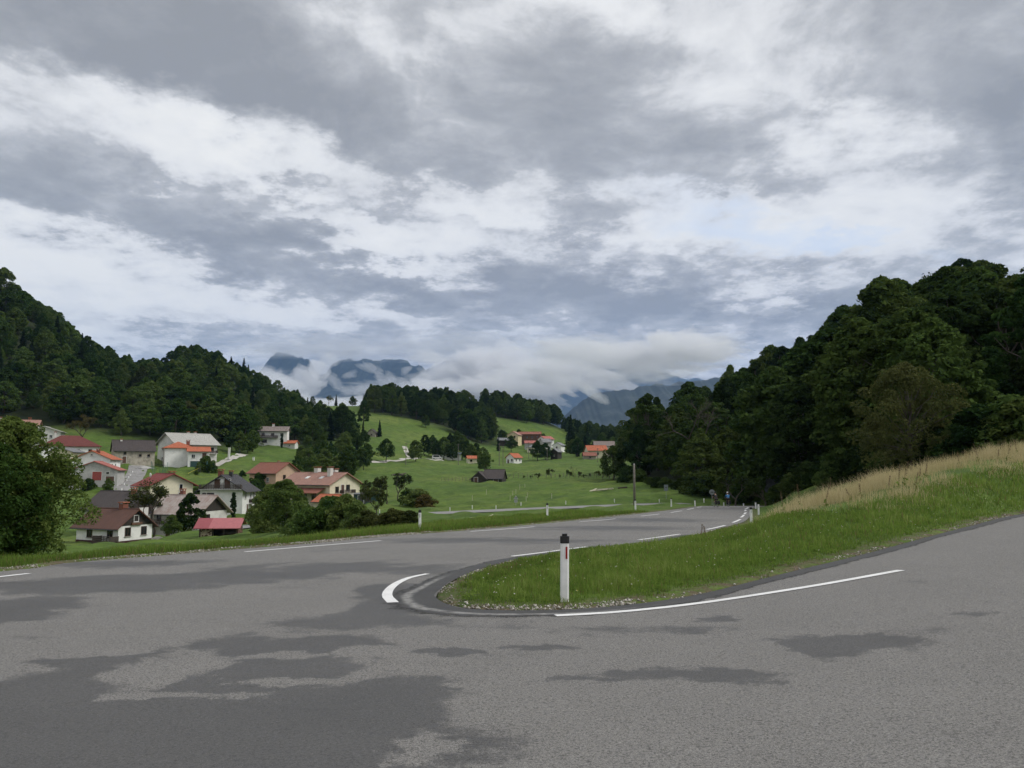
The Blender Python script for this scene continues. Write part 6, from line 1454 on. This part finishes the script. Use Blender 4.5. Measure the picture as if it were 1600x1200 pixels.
rg = np.random.default_rng(21)
DRY = np.array([drop(px, d)[:2] for px, d in [(1196, 28), (1230, 24.6), (1300, 23.2), (1400, 24.9), (1500, 27.9), (1600, 30.3), (1720, 32.3), (1720, 44), (1600, 42), (1500, 39), (1400, 35.5), (1300, 32), (1215, 36)]])
def pick(n, x0, x1, y0, y1, dmin, dmax, falloff=11.0):
    P = np.column_stack([rg.uniform(x0, x1, n), rg.uniform(y0, y1, n)]); r = np.hypot(P[:, 0], P[:, 1]); P = P[rg.random(n) < np.clip((falloff / r) ** 1.35, 0, 1)]
    d = poly_dist(P, ASPHALT); m = (d > dmin) & (d < dmax); return P[m], d[m]
# island and the bank to the right
Pg, dg = pick(620000, -2, 26, 10.5, 38, .03, 16, 13.0)
m = _pd(Pg, DRY) > -.4 * rg.random(len(Pg)); Pg, dg = Pg[m], dg[m]
cover = vnoise(Pg[:, 0], Pg[:, 1], .45, 3); m = (dg > .55) | (rg.random(len(Pg)) < np.clip(dg / .55, .12, 1) * np.clip(cover * 1.6, .1, 1)); Pg, dg = Pg[m], dg[m]
r = np.hypot(Pg[:, 0], Pg[:, 1]); nz = vnoise(Pg[:, 0], Pg[:, 1], .9, 5); nz2 = vnoise(Pg[:, 0], Pg[:, 1], .28, 6)
h = (.035 + .34 * nz * nz2 ** 1.5 + .10 * rg.random(len(Pg))) * np.clip(.35 + dg * .45, .35, 1.15)
tint = np.clip(.20 + .40 * nz + .42 * rg.random(len(Pg)) - .42 * np.exp(-dg / .5) * (1.2 - nz2) + .22 * (nz2 - .5), 0, 1); tint[rg.random(len(Pg)) < .05] = .05
Vg, Fg, Tg = blades(Pg, h, .0085 * np.clip(r / 12, .9, 3.0) * (.7 + .7 * rg.random(len(Pg))), tint, .7, 2)
o = link_mesh('island_grass', np_mesh('island_grass', Vg, Fg, False, {'tint': Tg}), GR_GREEN); tag(o, 'bright green grass covering the island inside the hairpin', 'grass', kind='stuff')
# left verge and the slope below
Pv, dv = pick(760000, -22, 22, 11, 70, .06, 7, 24.0); m = (Pv[:, 0] < .38 * Pv[:, 1] - 6) & (Pv[:, 0] > -.76 * Pv[:, 1] - 1); Pv, dv = Pv[m], dv[m]
nz = vnoise(Pv[:, 0], Pv[:, 1], 1.6, 8); nz2 = vnoise(Pv[:, 0], Pv[:, 1], .5, 9); m = (dv > .8) | (rg.random(len(Pv)) < np.clip((dv - .15) / .6, .0, 1)); Pv, dv, nz, nz2 = Pv[m], dv[m], nz[m], nz2[m]
r = np.hypot(Pv[:, 0], Pv[:, 1]); h = (.10 + .16 * nz + .14 * rg.random(len(Pv)) * nz2) * np.clip(.35 + dv * .6, .35, 1.5)
tint = np.clip(.24 + .34 * nz + .40 * rg.random(len(Pv)) - .50 * np.exp(-(dv - .3) / .7) * (1.25 - nz2), 0, 1); tint[rg.random(len(Pv)) < .08] = .07
Vg, Fg, Tg = blades(Pv, h, .011 * np.clip(r / 14, 1, 3) * (.7 + .7 * rg.random(len(Pv))), tint, .7, 3)
o = link_mesh('verge_grass', np_mesh('verge_grass', Vg, Fg, False, {'tint': Tg}), GR_GREEN); tag(o, 'rough green and straw-coloured grass of the left road verge', 'grass', kind='stuff')
# dry grass on the crest
Pd = np.column_stack([rg.uniform(DRY[:, 0].min(), DRY[:, 0].max(), 150000), rg.uniform(DRY[:, 1].min(), DRY[:, 1].max(), 150000)]); dd_ = _pd(Pd, DRY); m = dd_ < 1.3 * rg.random(len(Pd)) ** 2; Pd, dd_ = Pd[m], dd_[m]
nz = vnoise(Pd[:, 0], Pd[:, 1], 1.1, 12); m = rg.random(len(Pd)) < np.clip(nz * 1.5 - .3, .03, 1) ; Pd, dd_, nz = Pd[m], dd_[m], nz[m]
h = (.10 + .55 * nz * vnoise(Pd[:, 0], Pd[:, 1], .4, 14) + .42 * rg.random(len(Pd)) ** 2) * np.clip(.55 - dd_ * .5, .5, 1); tint = np.clip(.25 + .4 * nz + .4 * rg.random(len(Pd)), 0, 1)
Vg, Fg, Tg = blades(Pd, h, .011 * (.6 + .8 * rg.random(len(Pd))), tint, .8, 4)
o = link_mesh('dry_grass', np_mesh('dry_grass', Vg, Fg, False, {'tint': Tg}), GR_DRY); tag(o, 'tall straw-coloured dry grass along the crest of the bank', 'dry grass', kind='stuff')
# broad-leaved ground cover
Pc, dc = pick(9000, -1.5, 20, 11, 30, .25, 9, 14.0); nz = vnoise(Pc[:, 0], Pc[:, 1], 1.3, 15); m = (nz > .45) & (_pd(Pc, DRY) > .3); Pc = Pc[m]
C = np.column_stack([Pc, ground(Pc[:, 0], Pc[:, 1]) + .03]); Vc, Fc, Tc = leaf_quads(C, rg.uniform(.05, .13, len(C)), 22, .018, rg, up=.6, inner=.2, flat=.7)
o = link_mesh('clover_patches', np_mesh('clover_patches', Vc, Fc, False, {'tint': np.clip(Tc * .5 + .35, 0, 1)}), GR_GREEN); tag(o, 'low clover and broad-leaved weeds among the island grass', 'ground cover', kind='stuff')

# scattered small flowers
Pf, df = pick(1500, -1.5, 22, 11, 30, .5, 9, 12.0); C = np.column_stack([Pf, ground(Pf[:, 0], Pf[:, 1]) + .13]); Vc, Fc, Tc = leaf_quads(C, np.full(len(C), .012), 5, .011, rg, up=.8)
o = link_mesh('meadow_flowers', np_mesh('meadow_flowers', Vc, Fc, False, {'tint': Tc}), grass_material('flower_petals', [(0, (.62, .60, .52)), (.7, (.68, .66, .58)), (.8, (.55, .45, .08)), (1, (.6, .5, .1))], .3)); tag(o, 'tiny white and yellow flowers dotted in the island grass', 'flowers', kind='stuff')
# gravel thrown to the road edges
def stones(name, label, P, size, mat):
    n = len(P); z = ground(P[:, 0], P[:, 1]); rg = np.random.default_rng(31); base = np.array([(1, 0, 0), (-1, 0, 0), (0, 1, 0), (0, -1, 0), (0, 0, .8), (0, 0, -.8)], float)
    s = size * (.45 + rg.random(n) ** 2 * 1.1); a = rg.random(n) * 6.283; ca, sa = np.cos(a), np.sin(a)
    B = base[None] * (s[:, None, None] * rg.uniform(.6, 1.25, (n, 6, 1))) ; X = B[..., 0] * ca[:, None] - B[..., 1] * sa[:, None]; Y = B[..., 0] * sa[:, None] + B[..., 1] * ca[:, None]
    V = np.stack([X + P[:, 0:1], Y + P[:, 1:2], B[..., 2] + z[:, None] + s[:, None] * .25], -1).reshape(-1, 3)
    f = np.array([(0, 2, 4), (2, 1, 4), (1, 3, 4), (3, 0, 4), (2, 0, 5), (1, 2, 5), (3, 1, 5), (0, 3, 5)]); F = (f[None] + (np.arange(n) * 6)[:, None, None]).reshape(-1, 3)
    o = link_mesh(name, np_mesh(name, V, F, False, {'tint': np.repeat(rg.random(n), 6)}), mat); tag(o, label, 'gravel', kind='stuff')
GRAV = grass_material('limestone_gravel', [(0, (.13, .115, .095)), (.5, (.29, .27, .235)), (1, (.52, .50, .45))], .0)
def along(L, i0, i1, n, o0, o1, sgn):
    i = rg.uniform(i0, i1, n); k = np.floor(i).astype(int).clip(0, len(L) - 2); f = (i - k)[:, None]; p = L[k] * (1 - f) + L[k + 1] * f; t = L[k + 1] - L[k]; t /= np.linalg.norm(t, axis=1)[:, None]
    return p + np.stack([-t[:, 1], t[:, 0]], 1) * (sgn * rg.uniform(o0, o1, n))[:, None]
def ix(L, px, row): return int(np.argmin(np.linalg.norm(L - hit(px, row), axis=1)))
so = 1 if poly_dist(along(OUT_L, 60, 61, 1, .3, .31, 1), ASPHALT)[0] > 0 else -1
jm = (IN_L.shape[0] * 2) // 3; si = 1 if poly_dist(along(IN_L, jm, jm + 1, 1, .3, .31, 1), ASPHALT)[0] > 0 else -1
Pst = np.vstack([along(OUT_L, ix(OUT_L, 280, 866), ix(OUT_L, 690, 832), 5200, .0, .62, so), along(OUT_L, ix(OUT_L, 20, 890), ix(OUT_L, 300, 864), 900, .0, .35, so), along(OUT_L, ix(OUT_L, 690, 832), ix(OUT_L, 1000, 803), 1600, .0, .3, so),
                 along(IN_L, ix(IN_L, 780, 880), ix(IN_L, 760, 953), 650, .01, .24, si), along(IN_L, ix(IN_L, 760, 953), ix(IN_L, 1000, 943), 600, .01, .26, si), along(IN_L, ix(IN_L, 1000, 943), ix(IN_L, 1600, 803), 700, .0, .2, si), along(IN_L, ix(IN_L, 1141, 821), ix(IN_L, 780, 880), 1200, .0, .16, si)])
cl = vnoise(Pst[:, 0], Pst[:, 1], .8, 18); Pst = Pst[rg.random(len(Pst)) < np.clip(cl * 2.6 - .75, .04, 1)]
stones('road_gravel', 'pale limestone gravel strewn along the asphalt edges', Pst, .020, GRAV)
# weed stalks standing out of the grass
M_STALK = mat_simple('dark_stalk', (.13, .095, .055), .9, .3, 8); M_SEED = mat_simple('brown_seed_head', (.15, .10, .055), .9, .3, 12)
def stalk(px, d, h, label, seed):
    q = np.random.default_rng(seed); p = drop(px, d); root = tag(empty('weed_stalk', p, q.random() * 6), label, 'weed', 'dark weed stalks'); m = MB(); lx, ly = q.normal() * .2 * h, q.normal() * .2 * h
    m.tube([(0, 0, -.03), (lx * .3, ly * .3, h * .5), (lx, ly, h)], [.005, .004, .002], 5); m.build('stem', M_STALK, root)
    V, F, ti = leaf_quads(np.array([(lx * t, ly * t, h * t) for t in np.linspace(.45, 1, 12)]), np.full(12, .028), 9, .014, q, inner=.3); link_mesh('seed_head', np_mesh('seed_head', V, F, False, {'tint': ti}), M_SEED, root)
    V, F, ti = leaf_quads(np.array([(lx * t, ly * t, h * t) for t in (.08, .16, .28)]), np.full(3, .07), 5, .05, q, inner=.3); link_mesh('leaf', np_mesh('leaf', V, F, False, {'tint': ti}), GR_GREEN, root)
for i, (px, d, h, lab) in enumerate([(1095, 24.5, .55, 'taller dark dock stalk against the road on the island crest'), (1103, 24.8, .45, 'shorter dark dock stalk right beside the taller one')]): stalk(px, d, h, lab, 50 + i)
for i, (px, d) in enumerate([(1225, 26), (1252, 26), (1290, 25), (1297, 30), (1331, 26), (1345, 26), (1388, 26), (1404, 26.5), (1412, 27), (1430, 26.5), (1437, 27.5), (1446, 28), (1500, 31), (1530, 32), (1560, 33), (1572, 32), (1590, 34)]):
    stalk(px, d, random.uniform(.35, .85), 'dark weed stalk standing in the dry grass on the crest', 80 + i)

# ------------------------------------------------------------------ mountains
def mountain(name, D, prof, depth, seed, mat, zbase=-140):
    px = np.array([p[0] for p in prof], float); cols = np.arange(px[0], px[-1] + .1, 1.6); top = np.interp(cols, px, [at(p[0], p[1], D)[2] for p in prof])
    k = np.ones(5) / 5; top = np.convolve(np.pad(top, 2, 'edge'), k, 'valid')
    x = (cols - 800) / FPX * D; ny = 60; t = np.linspace(0, 1, ny)
    X, Tt = np.meshgrid(x, t); Yv = D - depth * (1 - Tt); f = Tt ** .8
    rid = sum(np.abs(vnoise(X + 700 * s, Yv * 1.0 + 300, depth * .30 / 2 ** s, seed + s) - .5) * 2 / 1.9 ** s for s in range(5)) / 2
    # ribs and gullies run down the slope
    gul = sum(np.abs(vnoise(X * 1.0 + 900 * s + 90 * np.sin(Yv / 300), Yv * .28, depth * .11 / 2 ** s, seed + 9 + s) - .5) * 2 / 1.7 ** s for s in range(4)) / 2
    Zv = zbase + (top[None] - zbase) * f * (1 - .22 * (rid) * np.sin(np.pi * Tt) - .10 * gul * np.sin(np.pi * np.clip(Tt * 1.02, 0, 1)))
    rough = sum((vnoise(x, x * 0 + 50 * s, D * .012 / 2 ** s, seed + 20 + s) - .5) * D * .0045 / 1.6 ** s for s in range(4)); Zv += rough[None] * f; top = top + rough; Zv[-1] = top
    # far side falls away
    X2 = np.vstack([X, X[-1:], X[-1:]]); Y2 = np.vstack([Yv, Yv[-1:] + depth * .4, Yv[-1:] + depth * .9]); Z2 = np.vstack([Zv, zbase + (top[None] - zbase) * .6, np.full((1, len(top)), zbase)])
    ny2, nx = X2.shape; i, j = np.meshgrid(np.arange(ny2 - 1), np.arange(nx - 1), indexing='ij'); F = np.stack([i * nx + j, i * nx + j + 1, (i + 1) * nx + j + 1, (i + 1) * nx + j], -1).reshape(-1, 4)
    o = link_mesh(name, np_mesh(name, np.stack([X2, Y2, Z2], -1).reshape(-1, 3), F, False), mat); return tag(o, kind='structure')
def mount_mat():
    m = bpy.data.materials.new('mountain_forest'); m.use_nodes = True; T = NT(m.node_tree); b = T.n['Principled BSDF']; pos = T.new('ShaderNodeNewGeometry').outputs['Position']
    c = T.ramp(T.noise(pos, .006, 8, .75), [(.35, (.010, .018, .018)), (.5, (.022, .034, .030)), (.62, (.05, .06, .055))])
    T.put(b.inputs['Base Color'], c); b.inputs['Roughness'].default_value = 1; return m
MM = mount_mat()
mountain('mountain_ridge', 10000, [(330, 640), (395, 592), (412, 566), (425, 552), (440, 551), (455, 556), (470, 557), (482, 566), (492, 584), (505, 588), (514, 572), (530, 563), (560, 561), (585, 563), (602, 560), (625, 562), (640, 568), (648, 576), (655, 571), (668, 582), (690, 597), (715, 620), (760, 690)], 2700, 3, MM)
mountain('mountain_spur', 7700, [(600, 680), (640, 640), (670, 612), (690, 596), (704, 598), (716, 615), (740, 640), (800, 690)], 1800, 13, MM)
mountain('mountain_peaks', 15000, [(560, 640), (640, 590), (685, 566), (704, 559), (716, 566), (745, 563), (760, 561), (776, 566), (792, 561), (810, 575), (840, 578), (866, 560), (885, 550), (900, 541), (912, 535), (925, 536), (934, 546), (948, 556), (980, 566), (1010, 575), (1060, 590), (1150, 600), (1300, 590)], 3800, 23, MM)
mountain('mountain_cone', 7200, [(740, 690), (800, 640), (820, 629), (836, 627), (846, 628), (858, 636), (880, 652), (905, 662), (960, 690)], 1600, 33, MM)
mountain('valley_slope', 6000, [(800, 730), (850, 680), (880, 650), (905, 628), (930, 612), (980, 608), (1030, 602), (1080, 596), (1150, 590), (1250, 585), (1400, 580), (1700, 570)], 2300, 43, MM)
# ------------------------------------------------------------------ air: valley haze and low cloud round the mountains
def closed_box(name, x0, x1, y0, y1, z0, z1, mat):
    return MB().box(x0, x1, y0, y1, z0, z1).build(name, mat)
def haze_material():
    m = bpy.data.materials.new('valley_haze'); m.use_nodes = True; T = NT(m.node_tree); T.n.remove(T.n['Principled BSDF'])
    v = T.new('ShaderNodeVolumePrincipled'); v.inputs['Color'].default_value = (.34, .56, 1.0, 1); v.inputs['Density'].default_value = 4.0e-5; v.inputs['Anisotropy'].default_value = 0.1
    T.l.new(v.outputs[0], T.n['Material Output'].inputs['Volume']); return m
tag(closed_box('haze', -14000, 14000, -2500, 20000, -141, 2700, haze_material()), 'pale blue haze in the valley air', 'haze', kind='stuff')
def cloud_material(k):
    m = bpy.data.materials.new('low_cloud_vapour'); m.use_nodes = True; T = NT(m.node_tree); T.n.remove(T.n['Principled BSDF'])
    v = T.new('ShaderNodeVolumePrincipled'); v.inputs['Color'].default_value = (.985, .988, 1.0, 1); v.inputs['Anisotropy'].default_value = 0.15
    v.inputs['Density'].default_value = k; T.l.new(v.outputs[0], T.n['Material Output'].inputs['Volume'])
    m.cycles.homogeneous_volume = True
    return m
VAP = {}
def noise3(P, s, seed): return vnoise(P[:, 0] + P[:, 2] * .83, P[:, 1] - P[:, 2] * .61, s, seed) * .5 + vnoise(P[:, 0] * .7 - P[:, 1] * .5, P[:, 2] + P[:, 1] * .4, s, seed + 7) * .5
def low_cloud(px, row, D, rx, ry, tau, label, seed, tilt=0.0):
    """a ragged bank of vapour: closed lumpy body filled with even mist"""
    D = D * 1.8; k = D / FPX; a, b, c = rx * k, min(rx * k * .8, 760), ry * k * 1.25
    me = MB().ellipsoid((0, 0, 0), 1, 1, 1, 96, 48).mesh('low_cloud', True); co = np.array([v.co for v in me.vertices])
    S = co * np.array([a, b, c]); q = np.random.default_rng(seed).uniform(0, 3000, 3); base = min(90.0 * (D / 4000), .9 * c + 15)
    dsp = sum((noise3(S + q, base * 1.8 / 2 ** i, seed + i) - .5) * 1.3 / 1.55 ** i for i in range(5))
    co = co * (.95 + np.clip(dsp, -.85, 1.5) * 1.25)[:, None]; co[:, 2] = np.where(co[:, 2] < 0, co[:, 2] * .7, co[:, 2])
    me.vertices.foreach_set('co', (co * np.array([a, b, c])).astype(np.float32).ravel()); me.update()
    dens = round(tau * .8 / (1.6 * b), 5)
    if dens not in VAP: VAP[dens] = cloud_material(dens)
    o = link_mesh('low_cloud', me, VAP[dens]); o.location = at(px, row, D); o.rotation_euler = (0, R(tilt), 0); return tag(o, label, 'cloud', 'low clouds among the mountains', 'stuff')
BANKS = [(385, 606, 3900, 60, 18, 2.2, 0), (474, 602, 4000, 30, 20, 1.6, -20), (450, 645, 3700, 130, 16, 3.4, 0), (570, 650, 3750, 150, 14, 3.2, 0), (522, 596, 3950, 16, 10, .6, 30), (550, 586, 3960, 14, 8, .5, -30), (606, 592, 3950, 20, 10, .7, 25), (634, 580, 3980, 10, 6, .5, -35),
         (668, 606, 3900, 24, 12, 1.2, 0), (694, 582, 3950, 26, 16, 1.6, 0), (745, 606, 3850, 80, 32, 3.2, 0), (800, 598, 3900, 95, 36, 3.2, 10), (735, 573, 3900, 55, 12, 1.6, 0), (830, 570, 4200, 45, 13, 1.6, 15), (850, 590, 3000, 50, 15, 2.4, 20), (895, 572, 2900, 60, 13, 2.2, 0),
         (975, 560, 2600, 95, 15, 2.6, 4), (1050, 548, 2500, 90, 15, 2.4, -6), (985, 568, 2800, 70, 16, 1.8, 0), (1120, 545, 2400, 70, 16, 2.2, 0), (665, 560, 4300, 40, 10, 1.4, 0), (510, 568, 4200, 18, 9, .9, -20), (990, 590, 2300, 34, 5, .7, 8), (905, 556, 6000, 60, 16, 1.6, 0), (780, 575, 5000, 60, 20, 2.0, 0), (960, 566, 5200, 60, 16, 1.6, 0), (860, 560, 5400, 40, 14, 1.3, 0), (700, 620, 3700, 70, 16, 2.8, 0), (780, 608, 3600, 95, 24, 3.2, 0), (880, 588, 3300, 90, 16, 2.6, 4), (560, 612, 3900, 40, 7, .8, 0), (640, 600, 3930, 30, 7, .7, 10), (425, 588, 4100, 34, 10, 1.2, -15), (498, 582, 4100, 14, 10, 1.2, 60), (955, 590, 2500, 90, 8, 1.3, 5), (1050, 578, 2450, 80, 8, 1.3, -5), (905, 604, 2400, 26, 7, .9, 25), (575, 575, 4100, 22, 7, .6, 20), (610, 604, 4000, 60, 8, .9, 0), (600, 545, 5200, 170, 12, 1.0, 0), (800, 546, 5200, 170, 16, 1.3, 0), (480, 548, 5300, 90, 10, .9, 0), (1000, 548, 4000, 140, 16, 1.4, 0), (935, 622, 2150, 20, 6, .6, 30), (1060, 585, 2200, 40, 6, .7, -10)]
for i, (px, row, D, rx, ry, tau, tilt) in enumerate(BANKS): low_cloud(px, row, D, rx, ry, tau, 'white shred of low cloud clinging to the blue mountains', 100 + i, tilt)
# ------------------------------------------------------------------ rows of alike things: name each by its place in the row
ORD = ['first', 'second', 'third', 'fourth', 'fifth', 'sixth', 'seventh', 'eighth', 'ninth', 'tenth', 'eleventh', 'twelfth', 'thirteenth', 'fourteenth', 'fifteenth', 'sixteenth', 'seventeenth']
ROWS = {'bushes below the road verge': '%s dense green bush from the left in the hedge below the road',
        'brownish scrub beside the road': '%s low olive scrub bush from the left beside the left roadside post',
        'row of trees before the long white shed': '%s tree from the left in the row before the long white shed',
        'drooping trees by the pillar': '%s drooping tree from the left by the white pillar',
        'marker posts beside the lower road': '%s thin white marker post from the left along the lower road',
        'white kerb stones of the village lane': '%s white kerb stone from the left edging the village lane',
        'distant power poles': '%s thin distant power pole from the left on the valley meadow',
        'pasture fence stakes': '%s pale fence stake from the left in the pasture above the lower road',
        'shrubs of the meadow hedge': '%s scraggy shrub from the left in the hedge along the meadow fence'}
for grp, phrase in ROWS.items():
    ob = [o for o in SC.objects if o.get('group') == grp and o.parent is None]
    def column(o):
        if o.type == 'MESH': c = np.array([v.co for v in o.data.vertices]).mean(0); return pix(c)[0]
        return pix(o.location)[0]
    for k, o in enumerate(sorted(ob, key=column)): o['label'] = phrase % ORD[k]
ob = [o for o in SC.objects if o.get('group') == 'dark weed stalks' and 'crest' in o['label'] and 'dry grass' in o['label']]
for k, o in enumerate(sorted(ob, key=lambda o: pix(o.location)[0])): o['label'] = '%s weed stalk from the left standing in the dry grass' % ORD[k]
